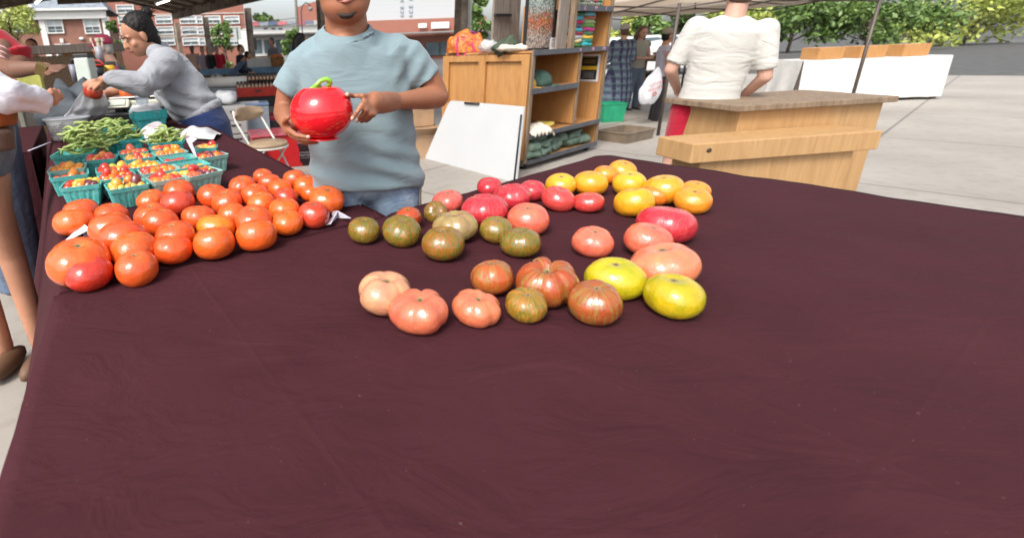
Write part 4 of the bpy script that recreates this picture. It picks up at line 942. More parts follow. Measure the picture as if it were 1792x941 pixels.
p = Y(442, 190, 7.0); t = bin_('storage_box', 'clear plastic storage box with blue lid and papers on top, behind the chair back', 'storage box', (p.x, p.y, 0.30), .2, (.42, .34, .38), CLEARP, .04, BLUEL, 1.03, 'plastic storage boxes')
m = MB(); m.box((-.04, 0, .425), (.26, .2, .008), rotm(0, 0, .2)); o = m.obj('papers', PAPER); o.location = t.location; tag(o, 'sheets of white paper on the blue lid behind the chair', 'papers')
p2_ = p; bin_('storage_box', 'pale blue lidded storage box lowest behind the chair', 'storage box', (p.x+.10, p.y-.25, 0.0), .15, (.46, .36, .25), CLEARP, .035, mat('light_blue_lid', (.33, .42, .58), .4), 1.03, 'plastic storage boxes')
p = Y(480, 205, 7.2); bin_('storage_tub', 'black storage tub with glossy dark red lid right of the chair back', 'storage tub', (p.x, p.y, 0.0), .1, (.62, .45, .46), BLK, .06, REDL, 1.08)
p = Y(505, 250, 6.1); t = thing('storage_tub', 'large bright red tub with a flat red lid behind the chair seat', 'storage tub', (p.x-.10, p.y+.1, 0), .25)
REDT = mat('red_plastic', (.45, .008, .012), .35, .08); m = MB(); m.box((0, 0, .2), (.72, .5, .40), taper=1.06); m.obj('tub', REDT, t, .01); m = MB(); m.box((0, 0, .415), (.80, .57, .03)); m.obj('lid', mat('red_lid_dull', (.38, .07, .09), .25, .15), t, .01)
def crate_veg(): pass
p = Y(428, 253, 5.9); t = bin_('produce_crate', 'crate of yellow and red tomatoes on the floor behind the chair', 'crate', (p.x, p.y, .12), .2, (.44, .32, .16), BLK, open_=True, taper=1.05)
rv = random.Random(9)
for k in range(26):
    x, y_ = rv.uniform(-.19, .19), rv.uniform(-.13, .13); c = [(.70, .40, .02), (.62, .28, .02), (.55, .05, .02), (.35, .36, .03), (.68, .33, .02)][k % 5]
    o = bpy.data.objects.new('tomato', TMESH['yellow'][k % 2]); COL.objects.link(o); rz = math.radians(11); o.location = (p.x+x, p.y+y_, .24+rv.uniform(0, .05)); s_ = rv.uniform(.032, .045); o.scale = (s_,)*3; o.color = c+(1,)
    tag(o, '%s tomato in the crate behind the folding chair' % ['yellow', 'golden', 'red', 'greenish', 'orange yellow'][k % 5], 'tomato', 'tomatoes in the crate behind the chair')
p = G(533, 292, 0); t = thing('plant_pot', 'dark plum nursery pot with pale script lettering on the floor', 'pot', (p.x, p.y+.15, 0), .1)
m = MB(); m.lathe([(.105, 0), (.14, .27), (.15, .275), (.15, .31), (.138, .31), (.125, .05), (0, .045)], n=30); m.obj('pot', mat('plum_plastic', (.045, .02, .035), .45, .1), t)
for z, s_, tx in ((.18, .034, 'garden'), (.145, .045, 'Fresh Farm'), (.11, .02, 'market produce')): strokes(.10+s_*.8, s_*.55, (0, -(.112+.13*z+.006), z), (math.radians(97), 0, 0), mat('pale_script', (.45, .42, .45)), t, len(tx), 12)
m = MB(); m.box((-.03, -.02, .30), (.11, .06, .09), rotm(.2, .1, .2)); o = m.obj('paper_carton', mat('salmon_card', (.55, .28, .17), .7)); o.location = t.location; tag(o, 'small salmon coloured carton sitting in the dark pot', 'carton')
# =================== the bench with roll, jars and red crate ===================
p = Y(440, 172, 8.6); t = thing('trestle_table', 'low table under black cloth carrying the red jar crate and white roll', 'table', (p.x, p.y, 0), .05)
m = MB(); m.box((0, 0, .66), (2.4, .7, .05)); m.obj('tabletop', BLK, t, .005); m = MB()
m.sheet(lambda a_, b_: Vector(((a_-.5)*2.42, -.36-.01*math.sin(a_*60)*b_, .69-.16*b_)), 60, 3); o = m.obj('cloth', mat('black_cloth', (.02, .02, .022), .9), t)
for sx_ in (-1, 1):
    for sy_ in (-1, 1): m = MB(); m.tube([(sx_*1.1, sy_*.28, 0), (sx_*1.1, sy_*.28, .64)], .02); m.obj('leg', BLK, t)
tz = .69
def on(u, v, z=tz): return G(u, v, z)
q0 = Y(398, 165, 8.55); t = bin_('storage_box', 'long grey lidded box under the white paper roll', 'storage box', (q0.x, 8.55, tz), .03, (.85, .34, .13), mat('blue_grey_plastic', (.30, .35, .40), .5), .02, mat('blue_grey_plastic', ()), 1.02, 'plastic storage boxes')
m = MB(); m.tube([(-.38, 0, .245), (.36, -.03, .245)], .085, n=20); o = m.obj('paper_roll', mat('roll_white', (.75, .74, .70), .7, .04)); o.location = (q0.x, 8.55, tz); tag(o, 'thick white paper roll lying on the long grey box', 'paper roll')
q1 = Y(452, 160, 8.55); t = bin_('jar_crate', 'red plastic crate packed with small dark capped jars', 'crate', (q1.x, 8.55, tz), .05, (.66, .36, .15), mat('red_crate', (.50, .03, .015), .45), open_=True, taper=1.04, th=.012)
m = MB(); m.box((.02, -.192, .09), (.10, .006, .028)); m.obj('handle_hole', BLK, t)
JG = mat('jar_dark', (.10, .035, .015), .12, .2, 30, spec=.8); JL = mat('jar_label', (.62, .42, .28), .7, .2, 60); jar = MB(); jar.lathe([(.022, 0), (.024, .01), (.024, .075), (.016, .09), (.016, .1)], n=10)
jm_ = jar.mesh('jar', JG, True); capm = MB(); capm.lathe([(.019, .1), (.019, .125), (0, .125)], n=10); cm_ = capm.mesh('cap', BLK, True); lbm = MB(); lbm.lathe([(.0245, .015), (.0245, .065)], n=10); lm_ = lbm.mesh('label', JL, True)
for r, tier in ((0, 0), (1, 0), (2, 0), (3, 0), (4, 0), (5, 1), (6, 1), (7, 1)):
    for k in range(11):
        e = bpy.data.objects.new('sauce_jar', jm_); COL.objects.link(e); e.location = (q1.x-.31+.062*k, 8.55-.135+.066*(r if not tier else r-3), tz+.125+.115*tier); 
        for nm, me in (('lid', cm_), ('label', lm_)): c_ = bpy.data.objects.new(nm, me); COL.objects.link(c_); c_.parent = e
        tag(e, 'small dark capped jar in the %s row of the red crate' % ['front', 'second', 'middle', 'fourth', 'back', 'front upper', 'middle upper', 'back upper'][r], 'jar', 'jars in the red crate')
# =================== background stalls ===================
def table_(name, lb, loc, rz, s_, m_, cloth=None, legs=True, group=None):
    t_ = thing(name, lb, 'table', loc, rz, group); x, y, z = s_; m = MB(); m.box((0, 0, z-.02), (x, y, .04)); m.obj('tabletop', m_, t_, .004)
    if legs:
        for a_ in (-1, 1):
            for b_ in (-1, 1): m = MB(); m.box((a_*(x/2-.06), b_*(y/2-.06), (z-.04)/2), (.06, .06, z-.04)); m.obj('leg', m_, t_)
    if cloth:
        m = MB(); per = 2*(x+y)+.1
        def fn(a_, b_):
            d_ = a_*2*(x+y); 
            if d_ < x: q_ = Vector((-x/2+d_, -y/2, 0)); o_ = Vector((0, -1, 0))
            elif d_ < x+y: q_ = Vector((x/2, -y/2+d_-x, 0)); o_ = Vector((1, 0, 0))
            elif d_ < 2*x+y: q_ = Vector((x/2-(d_-x-y), y/2, 0)); o_ = Vector((0, 1, 0))
            else: q_ = Vector((-x/2, y/2-(d_-2*x-y), 0)); o_ = Vector((-1, 0, 0))
            return q_+o_*(.01+.05*b_+.02*b_*math.sin(d_*14))+Vector((0, 0, z+.006-(z-.05)*b_))
        m.sheet(fn, 160, 6); m.add([(-x/2, -y/2, z+.006), (x/2, -y/2, z+.006), (x/2, y/2, z+.006), (-x/2, y/2, z+.006)], [(0, 1, 2, 3)]); m.obj('tablecloth', cloth, t_, clean=False)
    return t_
BLC = mat('blue_tablecloth', (.16, .30, .48), .8, .15, 3)
p = Y(450, 112, 15.); table_('stall_table', 'long table under a light blue cloth in the background stall', (p.x, p.y, 0), .05, (3.2, .8, 1.0), PALL, BLC, True)
pz = p
WT = mat('white_tub', (.66, .68, .70), .5, .05)
for k, (u, lb) in enumerate(((439, 'leftmost white tub on the light blue table'), (449, 'second white tub on the light blue table'), (459, 'grey white tub on the light blue table, third from the left'), (471, 'white tub on the light blue table beside the wicker basket'))):
    q_ = Y(u, 108, 14.85); m = MB(); m.box((0, 0, .13), (.2, .3, .26), taper=1.06); o = m.obj('tub', WT, bevel=.01); o.location = (q_.x, 14.85, 1.008); tag(o, lb, 'tub', 'white tubs on the blue table')
q_ = Y(486, 108, 14.7); t = thing('wicker_basket', 'brown wicker basket with orange produce at the end of the blue table', 'basket', (q_.x, 14.7, 1.008), 0)
m = MB(); m.box((0, 0, .13), (.34, .3, .26), taper=1.1); m.obj('basket', mat('wicker', (.34, .16, .06), .8, .4, 40, .6, 80), t, .01); m = MB(); [m.ell(((k-1)*.09, 0, .27), .07) for k in range(3)]; m.obj('produce', mat('orange_produce', (.6, .16, .03), .5), t)
m = MB(); m.box((0, 0, .02), (1.2, .4, .04)); o = m.obj('bread_board', mat('bread_tan', (.55, .38, .22), .7)); q_ = Y(455, 98, 15.1); o.location = (q_.x, 15.05, 1.272); tag(o, 'tan board lying across the white tubs', 'board')
p = Y(361, 115, 14.); table_('work_table', 'brown wooden table with pale top left of the blue table', (p.x, p.y, 0), .2, (1.2, .8, .86), mat('brown_wood', (.13, .08, .05), .7), None)
p = Y(378, 125, 13.2); t = bin_('produce_crate', 'black wire crate with green produce bag below the brown table', 'crate', (p.x, p.y, .35), .1, (.42, .34, .22), BLK, open_=True, taper=1.0)
o = pillow('plastic_bag', .40, .3, .36, MATS['white_film'], 95, wav=.4); o.location = (p.x-.0, p.y, .52); tag(o, 'white plastic bag standing on the black crate in the background', 'plastic bag')
m = MB(); m.box((0, 0, .1), (.12, .36, .18)); o = m.obj('green_carton', mat('green_card', (.12, .35, .05), .6)); o.location = (p.x+.02, p.y-.01, .36); tag(o, 'bright green carton inside the black crate', 'carton')
m = MB(); m.box((0, 0, .17), (.5, .4, .34)); o = m.obj('crate_stand', mat('brown_wood', ())); o.location = (p.x, p.y, 0); tag(o, 'brown wooden box under the black crate', 'box')
p = Y(468, 122, 14.2); t = thing('waste_bin', 'dark grey bin standing before the blue tablecloth', 'bin', (p.x, p.y, 0), 0); m = MB(); m.box((0, 0, .3), (.34, .3, .6), taper=1.12); m.obj('tub', mat('slate_plastic', (.10, .14, .17), .5), t, .015); m = MB(); m.box((0, 0, .61), (.4, .35, .02)); m.obj('rim', mat('slate_plastic', ()), t, .008)
# low stone ledge between the stalls
p = Y(400, 130, 11.5); table_('low_bench', 'long low grey bench with scattered bags behind the paper roll', (p.x, p.y, 0), .03, (2.8, .5, .58), mat('bench_grey', (.28, .27, .24), .8, .2), None)
# left back: counter
p = Y(118, 84, 6.6); q_ = Y(205, 84, 6.9)
t = thing('stall_counter', 'tall rustic counter with thick grey wooden top and woven brown front at the left', 'counter', (Y(120, 90, 6.7).x, 6.7, 0), .03)
m = MB(); m.box((0, 0, Y(120, 86, 6.6).z), (1.28, .45, .10)); m.obj('top', PALL, t, .006); zc = Y(120, 90, 6.6).z-.04
m = MB(); m.box((.03, .02, zc/2), (.98, .34, zc-.02)); m.obj('front', mat('woven_brown', (.17, .115, .07), .9, .35, 60, .6, 120), t)
t = thing('wooden_crate_stand', 'orange brown wooden cabinet right behind the counter with brushes on it', 'cabinet', (Y(162, 100, 7.4).x, 7.4, 0), .03)
zc = Y(160, 89, 7.4).z; m = MB(); m.box((0, 0, zc/2), (.66, .4, zc)); m.obj('carcass', OAK, t, .005)
for s_ in (-1, 1): m = MB(); m.box((s_*.16, -.205, zc/2), (.28, .02, zc-.1)); m.obj('door', OAK, t, .004)
# =================== right side ===================
p = G(1063, 212, 0)
t = bin_('storage_tub', 'bright green plastic tub on the floor beyond the bookshelf', 'storage tub', (p.x, p.y, 0), .1, (.36, .30, .32), mat('bright_green_plastic', (.02, .33, .17), .4, .1), open_=True, taper=1.15)
TAUP = mat('taupe_plastic', (.20, .155, .11), .6, .12)
p = G(1093, 244, 0)
t = bin_('produce_tray', 'shallow taupe plastic tray holding a few tomatoes on the floor', 'tray', (p.x, p.y, 0), .52, (.62, .42, .15), TAUP, open_=True, taper=1.06, th=.012)
for k, (x, y_, c, lb) in enumerate(((-.08, 0, (.55, .03, .02), 'red tomato in the floor tray'), (.12, -.02, (.6, .2, .1), 'peach coloured tomato in the floor tray'))):
    o = bpy.data.objects.new('tomato', TMESH['red'][0]); COL.objects.link(o); o.location = (p.x+x, p.y+y_, .055); o.scale = (.05, .05, .05); o.color = c+(1,); tag(o, lb, 'tomato', 'tomatoes in the floor tray')
# wooden step display, near right
WD = woodmat('display_wood', (.38, .21, .085), (.50, .31, .14), rough=.5)
p = G(1175, 318, 0); bxp = Vector((3.12, 3.95, 0))
t = thing('display_stand', 'stepped wooden display stand behind the right end of the table', 'display stand', (Y(1150, 245, 2.75).x+.085, 2.85, 0), .12)
m = MB(); m.box((1.03, .28, .455), (1.0, .5, .91)); m.obj('tall_box', WD, t, .006); m = MB(); m.box((1.01, .27, .929), (1.1, .58, .035)); m.obj('top_board', RUST, t, .004)
m = MB(); m.box((.60, -.10, .34), (1.0, .20, .68)); m.obj('low_box', WD, t, .006); m = MB(); m.box((.60, -.11, .735), (1.2, .26, .11)); m.obj('step_board', WD, t, .006)
m = MB(); m.ell((.10, -.243, .75), (.016, .004, .012)); m.obj('knot', mat('dark_knot', (.05, .03, .02)), t)
DST = t
# canopy tent
CANO = mat('tan_canopy', (.50, .43, .35), .8, .05, 2)
q = NB('canopy_fabric'); q.b.inputs['Base Color'].default_value = (.55, .46, .38, 1); q.b.inputs['Roughness'].default_value = .8
tr_ = q.n('ShaderNodeBsdfTranslucent', {0: (.60, .50, .40, 1)}); ms = q.n('ShaderNodeMixShader', {0: .4}); q.link(q.b.outputs[0], ms.inputs[1]); q.link(tr_.outputs[0], ms.inputs[2]); q.link(ms.outputs[0], q.t.nodes['Material Output'].inputs[0]); CANO = q.m
c0 = Y(1066, 34, 8.6); c1 = Y(1172, 34, 10.6)
t = thing('canopy_tent', 'tan fabric canopy tent with dark folding frame at the right', 'canopy', (c0.x, c0.y, 0), math.radians(8))
zt = 1.35+.42; Wc, Dc = 3.2, 3.2; ap = 2.75; ox, oy = -.15, -1.6
pp = [(ox, oy), (ox+Wc, oy), (ox+Wc, oy+Dc), (ox, oy+Dc)]; apx = (ox+Wc/2, oy+Dc/2, ap)
m = MB(); m.add([(x, y_, zt+.12) for x, y_ in pp]+[apx], [(0, 1, 4), (1, 2, 4), (2, 3, 4), (3, 0, 4)]); m.obj('fabric_top', CANO, t, clean=False)
m = MB()
for i in range(4): x0, y0_ = pp[i]; x1, y1_ = pp[(i+1) % 4]; m.add([(x0, y0_, zt+.12), (x1, y1_, zt+.12), (x1, y1_, zt+.0), (x0, y0_, zt+.0)], [(0, 1, 2, 3)])
m.obj('valance', CANO, t, clean=False)
DM = mat('dark_frame', (.10, .08, .07), .5, .1, metal=.3)
for i, (x, y_) in enumerate(pp): m = MB(); m.tube([(x, y_, 0), (x, y_, zt)], .022); m.obj('leg', DM, t)
for i in range(4):
    x0, y0_ = pp[i]; x1, y1_ = pp[(i+1) % 4]; a_ = Vector((x0, y0_, zt+.1)); b_ = Vector((x1, y1_, zt+.1)); dz = Vector((0, 0, -.16)); mid = (a_+b_)/2
    m = MB()
    for k in range(2):
        s0 = a_.lerp(b_, k/2); s1 = a_.lerp(b_, (k+1)/2); m.tube([s0, s1+dz], .011, n=5); m.tube([s0+dz, s1], .011, n=5)
    m.obj('truss', DM, t)
    m = MB(); m.tube([a_, Vector(apx)-Vector((0, 0, .03))], .012, n=5); m.obj('roof_pole', DM, t)
    m = MB(); m.tube([mid, Vector(apx)-Vector((0, 0, .03))], .012, n=5); m.obj('roof_pole', DM, t)
# stall table behind the women, on the right
p = G(1130, 200, 0); zt_ = 1.0
t = table_('stall_table', 'brown wooden stall table with green crate on top behind the white bag', (p.x+1.15, p.y+.75, 0), .1, (1.5, .7, .95), mat('brown_wood2', (.22, .13, .07), .7, .2), None)
t = bin_('produce_crate', 'dark green shallow crate on the brown stall table', 'crate', (p.x+.85, p.y+.65, .955), .1, (.7, .4, .12), mat('dark_green_crate', (.05, .10, .07), .5), open_=True, taper=1.02)
# parked cars far right behind the tent (washed out by light)
def car(loc, rz, col, lb):
    t_ = thing('parked_car', lb, 'car', loc, rz, 'cars parked beyond the tent')
    prof = [(-2.1, .35), (-2.15, .75), (-1.9, .95), (-1.2, 1.0), (-.7, 1.4), (.7, 1.45), (1.4, 1.05), (2.05, .95), (2.15, .6), (2.1, .35)]
    m = MB(); n_ = len(prof); vs = [(x, -.82+(.1 if z > 1.1 else 0), z) for x, z in prof]+[(x, .82-(.1 if z > 1.1 else 0), z) for x, z in prof]
    m.add(vs, [tuple(range(n_)), tuple(range(2*n_-1, n_-1, -1))]+[(i, n_+i, n_+(i+1) % n_, (i+1) % n_) for i in range(n_)]); m.obj('body', mat('car_paint_'+lb.split()[0], col, .25, .02, spec=.6, coat=.5), t_, .05)
    for s_ in (-1, 1):
        m = MB(); m.add([(-1.05, s_*.80, 1.02), (1.25, s_*.80, 1.05), (.65, s_*.745, 1.38), (-.65, s_*.745, 1.36)], [(0, 1, 2, 3)]); m.obj('side_window', GLASS, t_, clean=False)
        for x in (-1.35, 1.35): m = MB(); m.tube([(x, s_*.70, .32), (x, s_*.86, .32)], .32, n=20); w_ = m.obj('wheel', BLK, t_); m = MB(); m.tube([(x, s_*.86, .32), (x, s_*.875, .32)], .19, n=14); m.obj('rim', STEEL, w_)
    for s_ in (-1, 1): m = MB(); m.ell((-2.12, s_*.6, .72), (.05, .16, .08)); m.obj('headlight', WHP, t_)
for i, (u, y_, rz, c, lb) in enumerate(((1090, 17, .3, (.7, .71, .72), 'white car seen between the women under the canopy'), (1150, 19, .3, (.62, .64, .66), 'silver car parked behind the woman with the cap'))):
    p = Y(u, 80, y_); car((p.x, y_, -.02), rz, c, lb)
# stalls continuing to the right
p = Y(1500, 110, 10.); table_('stall_table', 'stall table under a white cloth at the far right', (p.x, p.y, 0), -.1, (2.6, .8, .8), PALL, mat('white_table_cloth', (.62, .61, .58), .8, .05), True)
for k in range(3):
    m = MB(); m.box((0, 0, .11), (.5, .36, .22), taper=1.04); o = m.obj('produce_crate', OAKH, bevel=.006); o.location = (p.x-.8+.75*k, p.y-.05-.07*k, .81); tag(o, ['left wooden crate on the white clothed table at the far right', 'middle wooden crate on the white clothed table at the far right', 'right wooden crate on the white clothed table at the far right'][k], 'crate', 'wooden crates on the white table')
# =================== people ===================
def skinmat(name, c, rough=.5):
    q = NB(name); n = q.noise(6, 4); n2 = q.noise(90, 3)
    cc = q.mix(q.ramp(n, [(.35, 0.), (.65, 1.)]), tuple(x*.86 for x in c), tuple(min(1, x*1.1) for x in c)); cc = q.mix(q.math('MULTIPLY', n2, .12), cc, (c[0]*.9, c[1]*.5, c[2]*.45))
    q.link(cc, q.b.inputs['Base Color']); q.b.inputs['Roughness'].default_value = rough; q.b.inputs['Specular IOR Level'].default_value = .4
    q.b.inputs['Subsurface Weight'].default_value = .12; q.b.inputs['Subsurface Radius'].default_value = (.012, .004, .002); q.b.inputs['Subsurface Scale'].default_value = 1
    q.bump(n2, .12, .002); MATS[name] = q.m; return q.m
SK_M = skinmat('brown_skin', (.31, .13, .07)); SK_W = skinmat('warm_skin', (.44, .22, .135)); SK_D = skinmat('dark_skin', (.17, .085, .055)); SK_L = skinmat('light_skin', (.55, .33, .25))
HAIRB = mat('black_hair', (.010, .008, .008), .55, .3, 12, .35, 120, spec=.25); HAIRN = mat('brown_hair', (.10, .055, .03), .5, .3, 12, .6, 140); HAIRG = mat('grey_hair', (.40, .38, .36), .6, .2, 12, .6, 140)
EYEW = mat('eye_white', (.7, .68, .66), .25, .02); EYED = mat('eye_dark', (.03, .018, .012), .2, .05); LIPS = mat('lips', (.34, .13, .10), .45, .1)
def jeansmat(name, c, c2):
    q = NB(name); n = q.noise(5, 4, None, 1.); n2 = q.noise(220, 2); cc = q.mix(q.ramp(n, [(.38, 0.), (.66, 1.)]), c, c2); cc = q.mix(q.math('MULTIPLY', n2, .25), cc, (.5, .55, .6)); q.link(cc, q.b.inputs['Base Color']); q.b.inputs['Roughness'].default_value = .85; q.bump(q.noise(9, 4, None, 1.5), .6, .02); MATS[name] = q.m; return q.m
def jersey(name, c, folds=.45, sc=5., dirv=(1, 1, 2.2), spots=None, heather=0.):
    q = NB(name); o_ = q.obj(); v_ = q.n('ShaderNodeMapping', {0: o_, 'Scale': dirv, 'Rotation': (0, .5, .3)}).outputs[0]; n = q.noise(sc, 3, v_, 1.6, .45); n2 = q.noise(500, 1, o_); n3 = q.noise(1.8, 3, o_)
    cc = q.mix(q.ramp(n3, [(.3, 0.), (.7, 1.)]), tuple(x*.9 for x in c), tuple(min(1, x*1.06) for x in c))
    if heather: cc = q.mix(q.math('MULTIPLY', q.noise(260, 2, o_), heather), cc, tuple(x*.35 for x in c))
    for (p_, r_, cs) in (spots or []):
        d_ = q.n('ShaderNodeVectorMath', {0: o_, 1: tuple(p_)}, operation='DISTANCE').outputs['Value']; d_ = q.math('ADD', d_, q.math('MULTIPLY', q.math('SUBTRACT', q.noise(40, 2, o_), .5), r_*1.2))
        cc = q.mix(q.math('MULTIPLY', q.ramp(q.math('DIVIDE', d_, r_), [(.5, 1.), (1., 0.)]), .75), cc, cs)
    q.link(cc, q.b.inputs['Base Color']); q.b.inputs['Roughness'].default_value = .9; q.b.inputs['Sheen Weight'].default_value = .2; q.b.inputs['Specular IOR Level'].default_value = .2
    q.bump(q.math('ADD', q.math('MULTIPLY', n, 1.), q.math('MULTIPLY', n2, .012)), folds, .03); MATS[name] = q.m; return q.m
def finger(mb, pts, r=.0082, n=10):
    P_ = [Vector(p) for p in pts]; m_ = len(P_); rr = [r*(1.12-.28*i/(m_-1)) for i in range(m_)]
    mb.tube(P_, rr, n=n); [mb.ell(p, a_*1.0, n=10, m=6) for p, a_ in zip(P_, rr)]
def head(mb, c, R, s=1.0, jaw=1.0):
    """skull, jaw, nose, ears; face looks along -Y of R, c = centre of the head"""
    c = Vector(c); q_ = lambda x, y, z: c+R @ Vector((x*s, y*s, z*s))
    mb.ell(q_(0, .012, .035), (.076*s, .093*s, .085*s), R, 24, 16); mb.ell(q_(0, -.022, -.028), (.064*s*jaw, .070*s, .082*s), R, 20, 14)
    mb.ell(q_(0, -.052, -.078), (.030*s*jaw, .028*s, .024*s), R, 14, 9)
    mb.tube([q_(0, -.086, .012), q_(0, -.102, -.018)], [.009*s, .014*s], n=10); mb.ell(q_(0, -.102, -.022), (.017*s, .013*s, .012*s), R)
    for k in (-1, 1):
        mb.ell(q_(k*.076, .006, -.008), (.010*s, .019*s, .030*s), R, 10, 8); mb.ell(q_(k*.034, -.073, .024), (.020*s, .011*s, .008*s), R, 10, 6)
        mb.ell(q_(k*.036, -.056, -.022), (.025*s, .020*s, .024*s), R, 12, 8)
def face(par, c, R, s=1.0, lips=LIPS, brow=HAIRB, closed=False):
    c = Vector(c); q_ = lambda x, y, z: c+R @ Vector((x*s, y*s, z*s))
    for k in (-1, 1):
        if closed:
            m = MB(); m.tube([q_(k*.018, -.0835, .006), q_(k*.031, -.0875, .001), q_(k*.046, -.078, .006)], [.0015*s, .0028*s, .0015*s], n=6); m.obj('eyelash', brow, par); m = MB(); m.tube([q_(k*.014, -.0865, .026), q_(k*.032, -.0865, .032), q_(k*.050, -.075, .026)], [.003*s, .0042*s, .002*s], n=6); m.obj('eyebrow', brow, par); continue
        m = MB(); m.ell(q_(k*.031, -.072, .008), (.0135*s, .009*s, .0065*s), R, 14, 9); e = m.obj('eye', EYEW, par); m = MB(); m.ell(q_(k*.031, -.0795, .008), (.0052*s, .003*s, .0055*s), R, 12, 8); m.obj('iris', EYED, e)
        m = MB(); m.tube([q_(k*.014, -.0845, .026), q_(k*.032, -.0855, .031), q_(k*.050, -.074, .025)], [.003*s, .0042*s, .002*s], n=6); m.obj('eyebrow', brow, par)
    m = MB(); m.tube([q_(-.026, -.0835, -.051), q_(-.010, -.0945, -.0475), q_(0, -.0955, -.049), q_(.010, -.0945, -.0475), q_(.026, -.0835, -.051)], [.002*s, .0042*s, .004*s, .0042*s, .002*s], n=8)
    m.tube([q_(-.024, -.0825, -.053), q_(0, -.0945, -.0575), q_(.024, -.0825, -.053)], [.002*s, .0055*s, .002*s], n=8); m.obj('lips', lips, par)
def hair_cap(par, c, R, s, m_, back=0., down=0., bun=None, long=0., name='hair', vox=.006):
    c = Vector(c); q_ = lambda x, y, z: c+R @ Vector((x*s, y*s, z*s)); m = MB()
    m.ell(q_(0, .028, .050), (.083*s, .090*s, .084*s), R, 24, 14); m.ell(q_(0, .048, .0), (.078*s, .066*s, .078*s), R, 20, 12)
    if down: m.ell(q_(0, .06, -.05), (.06*s, .045*s, .06*s), R)
    if bun: m.ell(q_(*bun[0]), bun[1]*s, R, 16, 10)
    if long:
        for k in (-1, 1): m.tube([q_(k*.07, .02, .04), q_(k*.085, .02, -.06), q_(k*.08, -.01, -.06-long*.6), q_(k*.07, -.03, -.06-long)], [.03*s, .036*s, .034*s, .012*s], n=10)
        m.tube([q_(0, .09, .02), q_(0, .10, -.1), q_(0, .10, -.06-long)], [.06*s, .075*s, .03*s], n=12)
    o_ = m.obj(name, m_, par); solid(o_, vox, 2); return o_
def attach(parent, objs):
    bpy.context.view_layer.update()
    for o_ in objs: under(parent, o_)
